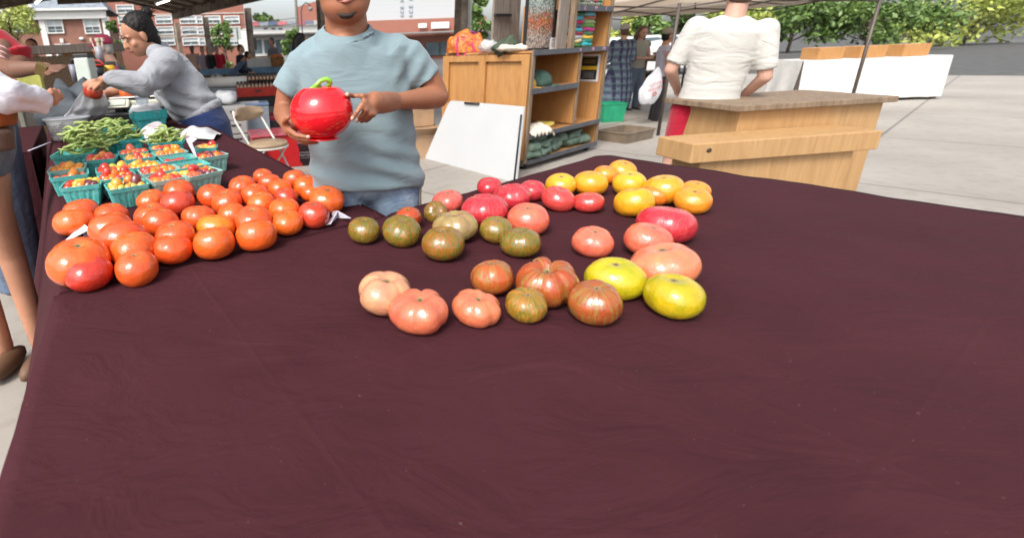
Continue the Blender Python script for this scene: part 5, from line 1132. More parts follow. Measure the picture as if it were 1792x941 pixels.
def person(label, loc, rz, H, J, skin, top, bottom, hairm, sleeve=.5, cat='person', vox=.012, long=0., bun=None, dress=False, shorts=False, shoem=None, capm=None, group=None, hat=None, apron=None, girth=1.0, beard=None, headyaw=0., headpitch=0.):
    """figure built at its own origin facing -Y; J holds elbow and hand offsets in units of height"""
    t_ = thing('person', label, cat, loc, rz, group); h = H; V = lambda x, y, z: Vector((x*h, y*h, z*h)); lean = J.get('lean', 0.); zf = lambda z: max(0, z-.52)
    def W(x, y, z): return V(x, y-lean*zf(z)*2, z)
    Rh = Matrix.Rotation(headyaw, 3, 'Z') @ Matrix.Rotation(headpitch, 3, 'X'); hc = W(0, -.012, .925)-Vector((0, headpitch*.04, 0)); hs_ = h/1.72
    b = MB(); head(b, hc, Rh, hs_); b.tube([W(0, .008, .82), W(0, 0, .90)], [.036*h, .031*h], n=12)
    limb(b, [W(0, 0, .56), W(0, 0, .66), W(0, 0, .77)], [.055*h, .05*h, .045*h], flat=.8)
    sh = {}; 
    for k, nm in ((-1, 'R'), (1, 'L')):
        s_ = W(k*.105, 0, .80); e_ = W(*J['el'+nm]); w_ = W(*J['ha'+nm]); sh[nm] = (s_, e_, w_)
        limb(b, [s_, s_.lerp(e_, .45), e_], [.018*h, .026*h, .023*h]); limb(b, [e_, w_], [.023*h, .015*h]); dr = (w_-e_).normalized(); pm = w_+dr*.025*h
        b.ell(pm, (.020*h, .012*h, .024*h), dr.to_track_quat('Z', 'Y').to_matrix(), 12, 8)
        sd = dr.orthogonal().normalized()
        for f_ in range(4): o0 = pm+sd*(f_-1.5)*.009*h+dr*.015*h; finger(b, [o0, o0+dr*.022*h, o0+dr*.036*h+sd.cross(dr)*.010*h], .0052*h, 8)
        finger(b, [pm-sd*.014*h, pm-sd*.026*h+dr*.016*h], .0055*h, 8)
        hx = V(k*.05, 0, .50); kn = V(*J.get('kn'+nm, (k*.055, -.01, .275))); ft = V(*J.get('ft'+nm, (k*.06, .01, .045)))
        limb(b, [hx, kn], [.05*h*girth, .033*h]); limb(b, [kn, kn.lerp(ft, .35), ft], [.033*h, .033*h, .020*h]); b.ell(ft+V(0, -.04, -.022), (.025*h, .07*h, .020*h))
    bo = b.obj('body', skin, t_); solid(bo, vox*.8, 2)
    hw = MB(); hipw = .092*girth
    def torso(m, g=1.0, z0=.52):
        prof = [(z0, hipw*1.02), (.58, .088*girth), (.66, .090*girth), (.74, .098*girth), (.79, .100), (.825, .075), (.845, .040)]
        vs = []; n_ = 24
        for z, r in prof:
            for i in range(n_): an = 2*math.pi*i/n_; vs.append(W(math.cos(an)*r*g, math.sin(an)*r*g*.66, z))
        m.add(vs, [(i*n_+k, i*n_+(k+1) % n_, (i+1)*n_+(k+1) % n_, (i+1)*n_+k) for i in range(len(prof)-1) for k in range(n_)]+[tuple(range(n_-1, -1, -1)), tuple((len(prof)-1)*n_+k for k in range(n_))], True)
    m = MB(); torso(m, 1.06)
    for nm, (s_, e_, w_) in sh.items():
        if sleeve > 0:
            pts = [s_, s_.lerp(e_, min(1, sleeve*2))]; rr = [.044*h, .038*h]; m.tube(pts, [r_*.93 for r_ in rr], n=14); m.ell(s_, .041*h)
            if sleeve > .5: m.ell(e_, .035*h); m.tube([e_, e_.lerp(w_, (sleeve-.5)*2)], [.035*h, .027*h], n=14)
    if dress:
        prof = [(.60, .085), (.45, .12), (.28, .145), (.13, .155)]; n_ = 32; vs = []
        for z, r in prof:
            for i in range(n_): an = 2*math.pi*i/n_; rr = r*girth*(1+.07*math.sin(an*8+z*9)*(1-z)); vs.append(V(math.cos(an)*rr, math.sin(an)*rr*.8, z))
        m.add(vs, [(i*n_+k, i*n_+(k+1) % n_, (i+1)*n_+(k+1) % n_, (i+1)*n_+k)[::-1] for i in range(len(prof)-1) for k in range(n_)]+[tuple(range(n_)), tuple((len(prof)-1)*n_+k for k in range(n_-1, -1, -1))], True)
    so2 = m.obj('dress' if dress else 'shirt', top, t_); solid(so2, vox, 2)
    if not dress:
        m = MB(); zb = .30 if shorts else .06; 
        for k, nm in ((-1, 'R'), (1, 'L')):
            hx = V(k*.05, 0, .50); kn = V(*J.get('kn'+nm, (k*.055, -.01, .275))); ft = V(*J.get('ft'+nm, (k*.06, .01, .045)))
            m.tube([hx, kn+V(0, 0, .03 if shorts else 0)], [.064*h*girth, .046*h], n=14); m.ell(hx, .062*h*girth)
            if not shorts: m.ell(kn, .045*h); m.tube([kn, ft+V(0, 0, .01)], [.045*h, .034*h], n=14)
        m.ell(V(0, 0, .51), (.094*h*girth, .066*h*girth, .055*h)); o_ = m.obj('shorts' if shorts else 'trousers', bottom, t_); solid(o_, vox, 2)
    for k, nm in ((-1, 'R'), (1, 'L')):
        ft = V(*J.get('ft'+nm, (k*.06, .01, .045))); m = MB(); m.ell(ft+V(0, -.042, -.018), (.030*h, .078*h, .026*h)); m.ell(ft+V(0, .008, -.010), (.029*h, .034*h, .033*h)); o_ = m.obj('shoe', shoem or BLK, t_); solid(o_, .008, 1)
    face(t_, hc, Rh, hs_)
    if hairm and not hat: hair_cap(t_, hc, Rh, hs_, hairm, long=long, bun=bun, vox=.008)
    elif hairm: hair_cap(t_, hc-Vector((0, 0, .012)), Rh, hs_*.97, hairm, long=long, bun=bun, vox=.008)
    if hat:
        kind_, hm, bm_ = hat; q_ = lambda x, y, z: hc+Rh @ Vector((x*hs_, y*hs_, z*hs_)); m = MB()
        m.lathe([(.088*hs_, .0), (.090*hs_, .03*hs_), (.082*hs_, .07*hs_), (.055*hs_, .10*hs_), (0, .112*hs_)], q_(0, .014, .038), 24, 1, 1.12, Rh); c_ = m.obj('hat', hm, t_)
        if kind_ == 'cap': m = MB(); m.sheet(lambda a_, b_: q_(math.sin((a_-.5)*2.2)*.082*(1-.05*b_), -(.062+b_*.085)*math.cos((a_-.5)*1.7), .046-.012*abs(a_-.5)*2-.014*b_), 12, 5); o_ = m.obj('brim', bm_, c_); ss = o_.modifiers.new('s', 'SOLIDIFY'); ss.thickness = .005
        if kind_ == 'sun': m = MB(); m.lathe([(.085*hs_, 0), (.15*hs_, -.015*hs_), (.155*hs_, -.012*hs_), (.085*hs_, .012*hs_)], q_(0, .014, .045), 24, 1, 1.1, Rh); m.obj('brim', bm_, c_)
    if beard: m = MB(); q_ = lambda x, y, z: hc+Rh @ Vector((x*hs_, y*hs_, z*hs_)); m.ell(q_(0, -.045, -.075), (.05*hs_, .045*hs_, .05*hs_), Rh); o_ = m.obj('beard', beard, t_); solid(o_, .008, 1)
    if apron: m = MB(); torso(m, 1.10, .60); o_ = m.obj('vest', apron, t_); solid(o_, vox, 1)
    return t_
IDLE = dict(elR=(-.135, .01, .62), haR=(-.12, -.05, .50), elL=(.135, .01, .62), haL=(.12, -.05, .50))
def pose(**k): d_ = dict(IDLE); d_.update(k); return d_
# --- background crowd
def standing(u, vt, H, y, *a_, **k): p = Y(u, vt, y); return (p.x, y, p.z-H*.995)
DNAV = jersey('dark_navy_cloth', (.02, .028, .05)); JEAN = jeansmat('blue_denim', (.07, .13, .24), (.32, .42, .52)); DJ = jeansmat('dark_denim', (.02, .04, .09), (.05, .09, .16))
def place(u, vt, y, H): p = Y(u, vt, y); return (p.x, y, 0.), max(1.45, min(1.9, p.z))
for (u, vt, y, rz, top, bot, hair, sk, lb, kw) in (
 (420, 78, 13.6, 1.3, DNAV, DJ, HAIRN, SK_L, 'woman with brown bun in dark navy jacket standing before the light blue table', dict(J=pose(haR=(-.06, -.15, .56), haL=(.06, -.15, .56)), bun=((0, .09, .06), .035), sleeve=.95)),
 (482, 66, 16.2, -.9, jersey('grey_checked', (.20, .20, .24)), DJ, HAIRN, SK_L, 'man with wild brown hair and grey shirt working behind the blue table', dict(J=pose(elR=(-.15, -.06, .64), haR=(-.12, -.22, .60), lean=.1), sleeve=.4)),
 (353, 82, 17., .3, jersey('lilac_shirt', (.38, .33, .42)), DJ, HAIRN, SK_L, 'person in a lilac shirt standing left of the post with the box', dict(J=pose(), sleeve=.3)),
 (335, 80, 19., .1, jersey('peach_shirt', (.55, .36, .30)), DJ, HAIRB, SK_D, 'person in a peach shirt standing farthest left behind the grey hood', dict(J=pose(), sleeve=.3)),
 (365, 80, 16., -.8, jersey('black_shirt', (.015, .016, .02)), DJ, HAIRG, SK_L, 'grey haired man in black directly left of the wooden post', dict(J=pose(), sleeve=.5)),
 (378, 80, 16.6, .4, jersey('bright_red_shirt', (.55, .02, .04)), DJ, HAIRG, SK_L, 'person in a bright red shirt right of the wooden post', dict(J=pose(), sleeve=.4)),
 (392, 93, 13.2, 1.9, jersey('denim_jacket', (.08, .12, .20)), DJ, HAIRB, SK_W, 'dark haired person in a denim jacket bending over a pale hat in the background', dict(J=pose(haR=(-.03, -.2, .60), haL=(.05, -.2, .60), lean=.5), sleeve=.95)),
 ):
    loc, H = place(u, vt, y, 1.66)
    if 'bending' in lb: H = 1.45
    person(lb, loc, rz, H, kw.pop('J'), sk, top, bot, hair, vox=.016, group=None, **kw)
# dark haired head right of the man's shoulder
p = Y(524, 44, 7.4); loc = (p.x, 7.4, 0); person('dark haired person with a ponytail partly hidden behind the shoulder of the man', loc, 2.2, 1.62, pose(), SK_W, jersey('black_top', (.02, .02, .022)), DJ, HAIRB, bun=((0, .10, .03), .05), long=.10, vox=.014)
# person behind the counter on the left, only the top of the head shows
p = Y(53, 68, 8.0); person('dark haired person looking over the top of the rustic counter', (p.x, 8.0, p.z-1.66), .3, 1.66, pose(), SK_W, jersey('black_top2', (.03, .03, .035)), DJ, HAIRB, vox=.014)
# bearded man with crimson cap behind the woman
p = Y(208, 62, 5.6); person('grey bearded man with crimson cap, dark green vest and crimson shirt behind the woman', (p.x, 5.6, p.z-1.68), -1.2, 1.68, pose(haR=(-.1, -.12, .56), haL=(.1, -.12, .56), lean=.12), SK_L, jersey('plum_shirt', (.32, .07, .12)), DJ, HAIRG, sleeve=.9, hat=('cap', jersey('crimson_cap', (.36, .04, .09)), MATS['crimson_cap'] if 'crimson_cap' in MATS else None), beard=HAIRG, apron=jersey('dark_green_vest', (.035, .05, .035)), vox=.014)
# --- right: plaid dress, long haired woman, woman with cap, white shirt
q = NB('plaid_cloth'); sx = q.n('ShaderNodeSeparateXYZ', {0: q.obj()})
def band(s_, per, off, wd): f_ = q.math('FRACT', q.math('ADD', q.math('DIVIDE', s_, per), off)); return q.ramp(f_, [(0., 1.), (wd, 1.), (wd+.03, 0.), (1., 0.)])
hx_ = q.math('ADD', sx.outputs[0], q.math('MULTIPLY', sx.outputs[1], .6))
c = q.mix(band(hx_, .11, .1, .45), (.17, .23, .30), (.035, .045, .10)); c = q.mix(q.math('MULTIPLY', band(sx.outputs[2], .13, .3, .45), .6), c, (.03, .04, .09)); c = q.mix(q.math('MULTIPLY', band(sx.outputs[2], .13, .85, .18), .5), c, (.12, .25, .20)); c = q.mix(q.math('MULTIPLY', band(hx_, .11, .75, .14), .5), c, (.20, .15, .32))
q.link(c, q.b.inputs['Base Color']); q.b.inputs['Roughness'].default_value = .9; q.bump(q.noise(5, 3, None, 1.5), .4, .03); PLAID = q.m
loc = G(1074, 196, 0); person('person in a long blue and green plaid dress and pale grey cap seen from behind', (loc.x, loc.y, 0), math.radians(172), 1.60, pose(haR=(-.16, -.1, .58), haL=(.14, -.12, .56)), SK_L, PLAID, None, HAIRN, sleeve=.8, dress=True, hat=('knit', mat('pale_grey_felt', (.42, .41, .42), .9), None), girth=1.15, shoem=mat('navy_sneaker', (.02, .03, .07), .7))
p = Y(1124, 46, 9.9); person('woman with long brown hair and grey top facing the plaid dress', (p.x, 9.9, p.z-1.62), .15, 1.62, pose(elR=(-.13, -.02, .64), haR=(-.02, -.16, .64), elL=(.13, -.02, .64), haL=(.05, -.17, .66)), SK_L, jersey('sage_top', (.30, .31, .28)), DJ, HAIRN, sleeve=.12, long=.26, headpitch=.35)
p = Y(1170, 50, 8.4); person('woman with black and tan cap in a lilac sleeveless top, hand on hip', (p.x, 8.4, p.z-1.62), 1.25, 1.62, pose(elR=(-.19, .0, .66), haR=(-.09, -.03, .54), elL=(.16, .0, .64), haL=(.09, -.08, .56)), SK_W, jersey('lilac_tank', (.42, .40, .48)), jersey('dark_skirt', (.03, .025, .03)), HAIRB, sleeve=0.06, hat=('cap', mat('tan_cap', (.30, .27, .22), .8), mat('black_brim', (.03, .03, .035), .7)), headyaw=.2)
p = Y(1222, -20, 4.3); t = person('person in a white T-shirt and crimson shorts seen from behind at the wooden display', (Y(1222, 175, 3.4).x-.05, 3.4, 0), math.radians(150), 1.74, pose(elR=(-.15, .0, .64), haR=(-.12, -.09, .56), elL=(.15, 0, .64), haL=(.10, -.10, .56)), SK_L, jersey('white_tee', (.52, .51, .48), .5, 4.), jersey('crimson_shorts', (.42, .012, .035)), HAIRN, sleeve=.42, shorts=True, vox=.011, girth=1.02); t.rotation_euler = (0, -.10, math.radians(150))
# carrier bag held by the woman with the cap
p = Y(1137, 148, 7.9); t = thing('carrier_bag', 'bulging white plastic carrier bag with red lettering hanging beside the white T-shirt', 'plastic bag', p, .15)
FILM = mat('carrier_film', (.62, .63, .66), .35, .05, 8, .5, 14)
def bagfn(a_, b_):
    th = a_*2*math.pi; z = -.30+b_*.56; wd = .20*(math.sin(math.pi*min(1., (b_*.92+.10)))**.6)*(1-.50*b_) + .012; w_ = noise.noise(Vector((math.cos(th)*2, math.sin(th)*2, b_*4)))
    return Vector((math.cos(th)*wd*(1+.15*w_)+.10*b_, math.sin(th)*wd*.6*(1+.2*w_), z+.02*w_))
m = MB(); m.sheet(bagfn, 36, 20); m.obj('bag', FILM, t, clean=True)
REDP = mat('red_print', (.60, .03, .03), .6, .02)
for zz, s_, x in ((.02, .085, .0), (-.055, .085, .0)): strokes(.26, s_*.5, (x+.01, -.120, zz), (math.radians(88), math.radians(-14), 0), REDP, t, int(100*zz)+9, 7)
m = MB(); m.tube([(.0+.032*math.cos(i*.5236), -.128, -.135+.032*math.sin(i*.5236)) for i in range(13)], .006, n=5); m.obj('emblem', REDP, t)
# =================== the man holding the ceramic tomato ===================
YM = 1.80
def J_(u, v, y): return Y(u, v, y)
TC = Y(563, 195, 1.50); TRr = 56/PXM(TC); TH = 47.5/PXM(TC)
def on_tom(u, v, k=1.0):
    """nearest point of the ceramic tomato (grown by k) on a sight line; outside it the closest approach"""
    d = ray(u, v).normalized(); o_ = CP-TC; S_ = Vector((1/(TRr*k), 1/(TRr*k), 1/(TH*k)))
    dd = Vector((d.x*S_.x, d.y*S_.y, d.z*S_.z)); oo = Vector((o_.x*S_.x, o_.y*S_.y, o_.z*S_.z))
    A__, B__, C__ = dd.dot(dd), dd.dot(oo), oo.dot(oo)-1; D_ = B__*B__-A__*C__
    return CP+d*((-B__-math.sqrt(max(0, D_)))/A__)
mt_ = thing('person', 'man in a light blue stained T-shirt and jeans holding a big red ceramic tomato', 'person', (.03, YM, 0))
TEE = jersey('light_blue_tee', (.185, .255, .28), .28, 5.5, (1, 1, 2.0), spots=[(Y(623, 114, 1.70)-Vector((.03, YM, 0)), .007, (.10, .13, .15)), (Y(713, 275, 1.70)-Vector((.03, YM, 0)), .006, (.08, .10, .12)), (Y(650, 135, 1.69)-Vector((.03, YM, 0)), .03, (.27, .37, .38))])
body = MB()
# head, turned to the camera; chin at v=30
HC = Y(602, -22, YM-.01); HC = Vector((HC.x, YM-.03, Y(601, 39, YM-.12).z+.102*1.14)); Rm = Matrix.Rotation(math.radians(-2), 3, 'Y') @ Matrix.Rotation(math.radians(-4), 3, 'X')
head(body, HC, Rm, 1.14, 1.18)
body.ell(HC+Vector((0, -.035, -.062)), (.080, .070, .055), None, 22, 14)
nb = Y(607, 72, YM); nb.z += .02
ZS = Y(606, 47, YM).z; ZF = Y(606, 66, YM-.095).z; RX, RY = .078, .080; RC = Vector((nb.x, YM-.014, 0))
body.tube([Vector((nb.x, YM+.01, ZS-.05)), Vector((nb.x, YM+.004, ZS+.005)), HC+Vector((0, .018, -.06)), HC+Vector((0, .02, -.02))], [.086, .074, .070, .066], n=26)
body.ell(Vector((nb.x, YM-.045, ZF-.012)), (.062, .045, .045), None, 22, 14)
limb(body, [Vector((.05, YM+.02, .92)), Vector((.04, YM, 1.05)), Vector((.045, YM, 1.22))], [.06, .07, .05], flat=.75)
for k in (-1, 1): limb(body, [Vector((.06+k*.09, YM+.02, .80)), Vector((.05+k*.09, YM+.01, .45)), Vector((.04+k*.10, YM+.02, .08))], [.05, .045, .04]); body.ell(Vector((.04+k*.10, YM-.05, .04)), (.045, .12, .04))
# right arm of the man (left in the picture)
sR = Y(516, 92, YM-.02); eR_ = Y(496, 196, YM-.0); wR = Y(500, 214, 1.60); wR = Vector((wR.x, 1.62, wR.z))
limb(body, [sR+Vector((.02, 0, -.02)), sR.lerp(eR_, .55), eR_], [.030, .040, .036], n=18); limb(body, [eR_, eR_.lerp(wR, .4), wR], [.037, .036, .026], n=18)
pal = Y(509, 226, 1.545)
limb(body, [wR, pal], [.026, .024], n=16); body.ell(Y(507, 222, 1.56), (.026, .034, .026), Matrix.Rotation(.5, 3, 'Y'), 16, 10)
for (a0_, a1_, a2_, r) in (((506, 228, 1.47), (520, 237, 1.445), (538, 240.5, 1.44), .0092), ((508, 236, 1.50), (525, 245, 1.475), (545, 247, 1.48), .009), ((512, 238, 1.53), (530, 250, 1.51), (552, 249, 1.52), .0085), ((516, 238, 1.56), (534, 251, 1.55), (556, 250, 1.56), .0078)):
    finger(body, [pal, Y(*a0_), Y(*a1_), Y(*a2_)], r)
finger(body, [Y(497, 219, 1.56), Y(499, 211, 1.515), Y(504.5, 206, 1.49)], .0098)
# left arm of the man (right in the picture)
sL = Y(727, 90, YM-.02); eL_ = Y(766, 170, YM+.0); wL = Y(690, 178, 1.63)
limb(body, [sL+Vector((-.02, 0, -.02)), sL.lerp(eL_, .5), eL_], [.030, .044, .040], n=18); limb(body, [eL_, eL_.lerp(wL, .3), eL_.lerp(wL, .7), wL], [.041, .040, .031, .026], n=18)
kn = Y(650, 182, 1.50)
body.add(*(lambda mb_: (mb_.v, mb_.f))(limb(MB(), [wL, Y(668, 180, 1.55), kn], [.026, .028, .024], n=16, flat=1.25, upv=(0, 0, 1))), True)
body.ell(Y(655, 178, 1.52), (.034, .020, .032), Matrix.Rotation(.2, 3, 'Y'), 16, 10)
fg = [((645, 177), (633, 184), (616.5, 208), .0092), ((650, 184), (640, 192), (624, 212), .0092), ((655, 190), (648, 199), (632, 213), .0086), ((660, 193), (654, 202), (640, 213), .0078)]
for i, (b0, m0, t0, r) in enumerate(fg):
    tip = on_tom(*t0, 1.09) if i < 2 else Y(t0[0], t0[1], 1.485+.012*i); midp = on_tom(min(m0[0], 617), m0[1], 1.10); mid_ = Y(m0[0], m0[1], max(1.40, min(1.50, midp.y-.006+.01*i)))
    finger(body, [Y(b0[0], b0[1], 1.50+.006*i), mid_, mid_.lerp(tip, .5)+Vector((0, -.006, 0)), tip], r)
finger(body, [Y(652, 172, 1.53), Y(634, 168, 1.475), on_tom(618, 168, 1.09), on_tom(607, 166.5, 1.09)], .0098)
bo = body.obj('body', SK_M); solid(bo, .0052, 3); attach(mt_, [bo])
# nails
NAIL = mat('nail', (.62, .38, .30), .3, .05)
for (u, v) in ((616.5, 207), (624, 211)):
    m = MB(); p_ = on_tom(u, v, 1.17); m.ell(p_, (.0052, .0025, .0065), Matrix.Rotation(.4, 3, 'Y'), 10, 6); o = m.obj('fingernail', NAIL); attach(mt_, [o])
p_ = on_tom(607.5, 165.5, 1.17); m = MB(); m.ell(p_, (.0065, .0025, .0055), None, 10, 6); o = m.obj('fingernail', NAIL); attach(mt_, [o])
p_ = Y(539, 239.5, 1.43); m = MB(); m.ell(p_, (.0065, .0025, .0052), None, 10, 6); o = m.obj('fingernail', NAIL); attach(mt_, [o])
# T-shirt
tee = MB(); rows = [(44, 580, 638, .045), (50, 563, 655, .060), (58, 545, 682, .076), (68, 527, 708, .090), (84, 512, 722, .104), (108, 512, 718, .116), (140, 520, 714, .124), (180, 527, 718, .128), (220, 534, 722, .134), (260, 540, 727, .138), (300, 545, 733, .142), (318, 547.5, 736, .143), (331, 549, 738, .142)]
vs = []; n_ = 64; fs = []
for v, ua, ub, dp in rows:
    a_ = Y(ua, v+6, YM); b_ = Y(ub, v-5, YM); c_ = (a_+b_)/2; hw_ = (b_-a_)/2
    for i in range(n_):
        an = 2*math.pi*i/n_; ca, sa = math.cos(an), math.sin(an); ca2 = math.copysign(abs(ca)**.85, ca); sa2 = math.copysign(abs(sa)**.85, sa)
        q_ = c_+hw_*ca2+Vector((0, dp*sa2, 0))
        if v > 100: q_.z += (Y(ua, v, YM-dp*max(0, -sa2)).z-Y(ua, v, YM).z)
        if v < 60: q_.z -= .060*max(0, -sa2)**.7
        if v == 68: q_.z -= .025*max(0, -sa2)
        vs.append(q_)
R_n = len(rows)
tee.add(vs, [(i*n_+k, (i+1)*n_+k, (i+1)*n_+(k+1) % n_, i*n_+(k+1) % n_) for i in range(R_n-1) for k in range(n_)]+[tuple(range(n_)), tuple((R_n-1)*n_+k for k in range(n_-1, -1, -1))], True)
sl0 = Y(528, 108, YM-.01); sl1 = Y(503, 161, YM-.005)
tee.tube([sl0+Vector((.02, 0, .012)), sl0, sl0.lerp(sl1, .5), sl1], [.044, .055, .057, .058], n=28); 
sr0 = Y(710, 96, YM-.01); sr1 = Y(744, 140, YM-.005)
tee.tube([sr0-Vector((.02, 0, -.012)), sr0, sr0.lerp(sr1, .5), sr1], [.044, .060, .062, .061], n=28)
def rz_(y_): return ZS+(ZF-ZS)*(RC.y+.0-y_)/RY*1.0 if y_ < RC.y else ZS+.012*(y_-RC.y)/RY
rp_ = [Vector((RC.x+(RX+.008)*math.cos(i*math.pi/18), RC.y+(RY+.008)*math.sin(i*math.pi/18), 0)) for i in range(37)]
for p_ in rp_: p_.z = rz_(p_.y)-.013
tee.tube(rp_, .012, n=12, cap=False)
to = tee.obj('t_shirt', TEE); solid(to, .0065, 5)
for v in to.data.vertices:
    d_ = math.hypot((v.co.x-RC.x)/RX, (v.co.y-RC.y)/RY)
    if 1 <= d_ < 2.1 and v.co.z > ZF-.05: v.co.z = min(v.co.z, rz_(RC.y+(v.co.y-RC.y)/d_)-.003-(.030 if v.co.y > RC.y-.03 else .075)*(d_-1))
    if d_ < 1 and v.co.z > ZF-.08: v.co.z = min(v.co.z, rz_(v.co.y)-.004-.06*(1-d_)**.6)
# real folds pressed into the knit
def foldfn(p):
    f = 0.
    x, z = p.x, p.z
    f += .0035*math.sin((x*1.0+z*2.6)*34+2*noise.noise(Vector((x*5, 0, z*5))))*max(0, 1-abs(z-.98)/.16)*max(0, min(1, (x-.02)*6))
    f += .0040*math.sin((x*.35+z*1.0)*70+3*noise.noise(Vector((x*6, 1, z*6))))*max(0, 1-abs(z-.93)/.09)
    f += .0035*math.sin((x*1.5-z*.8)*60)*max(0, 1-((Vector((x, 0, z))-Vector((.27, 0, 1.26))).length/.10))
    f += .0030*math.sin((x*1.3+z*.5)*70)*max(0, 1-((Vector((x, 0, z))-Vector((-.14, 0, 1.25))).length/.10))
    f += .006*noise.noise(Vector((x*5, p.y*4, z*4)))
    f += .005*abs(noise.noise(Vector((x*9+z*5, p.y*2, z*3-x*2))))*max(0, 1-abs(z-1.0)/.3)
    return f*2.0
bm_ = bmesh.new(); bm_.from_mesh(to.data); sel = [v for v in bm_.verts if .97 < math.hypot((v.co.x-RC.x)/RX, (v.co.y-RC.y)/RY) < 2.3 and v.co.z > ZF-.12]
for _ in range(14): bmesh.ops.smooth_vert(bm_, verts=sel, factor=.5, use_axis_x=True, use_axis_y=True, use_axis_z=True)
bm_.to_mesh(to.data); bm_.free()
for v in to.data.vertices:
    d_ = math.hypot((v.co.x-RC.x)/RX, (v.co.y-RC.y)/RY)
    if .98 < d_ < 1.45 and v.co.z > ZF-.09:
        sn = (v.co.y-RC.y)/RY/d_; tz = rz_(RC.y+RY*sn)-(.030+.045*max(0, -sn)**2)*(d_-1)*.8-.004; wgt = min(1, (1.45-d_)/.2); v.co.z += (tz-v.co.z)*wgt
me = to.data; me.update()
nr = [v.normal.copy() for v in me.vertices]
for v, nn in zip(me.vertices, nr): v.co += nn*foldfn(v.co)
attach(mt_, [to])
# collar and hems
def ring(nm, pts, r, m_, flat=1.): m = MB(); m.tube(pts+[pts[0]], r, n=8, cap=False, flat=flat); o = m.obj(nm, m_); attach(mt_, [o]); return o
cc_ = Vector((nb.x, YM, 0)); pts = []
for i in range(33):
    an = 2*math.pi*i/32; u = 606+41*math.cos(an); 
    front_ = max(0, -math.sin(an)); q_ = Y(u, 52, YM); q_ = Vector((RC.x+(RX+.001)*math.cos(an), RC.y+(RY+.001)*math.sin(an), 0)); q_.z = rz_(q_.y)-.003; pts.append(q_)
m = MB(); NC = 64
def colf(a_, b_):
    an = a_*2*math.pi; d_, dz = [(.975, -.010), (.99, .001), (1.03, .0045), (1.08, .002), (1.13, -.003), (1.20, -.010)][int(round(b_*5))]
    y_ = RC.y+RY*math.sin(an); sl = .030+.045*max(0, -math.sin(an))**2
    return Vector((RC.x+RX*d_*math.cos(an), RC.y+RY*d_*math.sin(an), rz_(y_)+dz-sl*(d_-1)*.8))
m.sheet(colf, NC, 5); o = m.obj('collar', TEE); sd_ = o.modifiers.new('s', 'SOLIDIFY'); sd_.thickness = .003; attach(mt_, [o])
for (cn, rad, axis) in ():
    ax_ = axis.normalized(); u_ = ax_.orthogonal().normalized(); w_ = ax_.cross(u_); ring('sleeve_hem', [cn-ax_*.004+(u_*math.cos(i*.3927)+w_*math.sin(i*.3927))*rad for i in range(16)], .0032, TEE)
# jeans
jn = MB(); 
for k in (-1, 1):
    x0 = Y(644+k*46, 345, YM).x
    jn.tube([Vector((x0, YM+.0, .93)), Vector((x0+.0, YM, .80)), Vector((x0+k*.015, YM, .45)), Vector((x0+k*.02, YM+.02, .05))], [.100, .098, .078, .062], n=22, flat=1.0)
jn.ell(Vector((Y(644, 340, YM).x, YM+.01, .90)), (.178, .125, .11), None, 28, 14)
jo = jn.obj('jeans', JEAN); solid(jo, .008, 3)
m = MB(); xs = Y(734, 350, YM).x; m.tube([Vector((xs+.0, YM-.03, .86)), Vector((xs-.002, YM-.04, .78))], .003, n=5); so3 = m.obj('seam', mat('jean_seam', (.35, .25, .12), .8)); attach(mt_, [jo, so3])
for k in (-1, 1): m = MB(); m.ell(Vector((.14+k*.1, YM-.05, .05)), (.05, .13, .05)); so_ = m.obj('shoe', BLK); attach(mt_, [so_])
# face and beard
fo0 = len(bpy.data.objects); tmp = thing('tmp', 'x y z w', 'x'); face(tmp, HC, Rm, 1.14)
kids = [o_ for o_ in bpy.data.objects if o_.parent == tmp]
for o_ in kids: o_.parent = None
bpy.data.objects.remove(tmp); attach(mt_, kids)
BEARD = mat('short_beard', (.03, .018, .014), .8, .4, 60, .5, 200)
m = MB(); hq = lambda x, y, z: HC+Rm @ Vector((x*1.14, y*1.14, z*1.14))
m.ell(hq(0, -.070, -.092), (.024, .016, .009), Rm, 16, 10); m.tube([hq(-.028, -.070, -.083), hq(-.010, -.090, -.093), hq(.010, -.090, -.093), hq(.028, -.070, -.083)], [.003, .006, .006, .003], n=8)
o = m.obj('chin_beard', BEARD); solid(o, .003, 1); attach(mt_, [o])
m = MB(); m.tube([hq(-.028, -.088, -.042), hq(-.012, -.100, -.035), hq(.012, -.100, -.035), hq(.028, -.088, -.042)], [.002, .0035, .0035, .002], n=6); o = m.obj('moustache', BEARD); attach(mt_, [o])
ho = hair_cap(mt_, HC, Rm, 1.14, HAIRB); ho.parent = None; attach(mt_, [ho])
# small printed mark on the chest
# ceramic tomato
q = NB('glazed_red'); n = q.noise(3, 3); n2 = q.noise(40, 3)
q.link(q.mix(q.ramp(n, [(.3, 0.), (.7, 1.)]), (.62, .006, .014), (.72, .012, .020)), q.b.inputs['Base Color']); q.b.inputs['Roughness'].default_value = .10; q.b.inputs['Coat Weight'].default_value = .6; q.b.inputs['Coat Roughness'].default_value = .03
q.bump(q.math('ADD', n, q.math('MULTIPLY', n2, .04)), .15, .05); GLZ = q.m
ct = thing('ceramic_tomato', 'big glossy red ceramic tomato jar with a lime green looped stem held by the man', 'ceramic jar', TC)
m = MB(); prof = []
for i in range(33):
    th = math.pi*i/32; r = math.sin(th)**.94*TRr; z = math.cos(th)*TH; 
    if math.cos(th) > 0: z -= .020*math.exp(-(r/(.32*TRr))**2)
    if z < -TH*.965: z = -TH*.965
    prof.append((max(r, .0002), z))
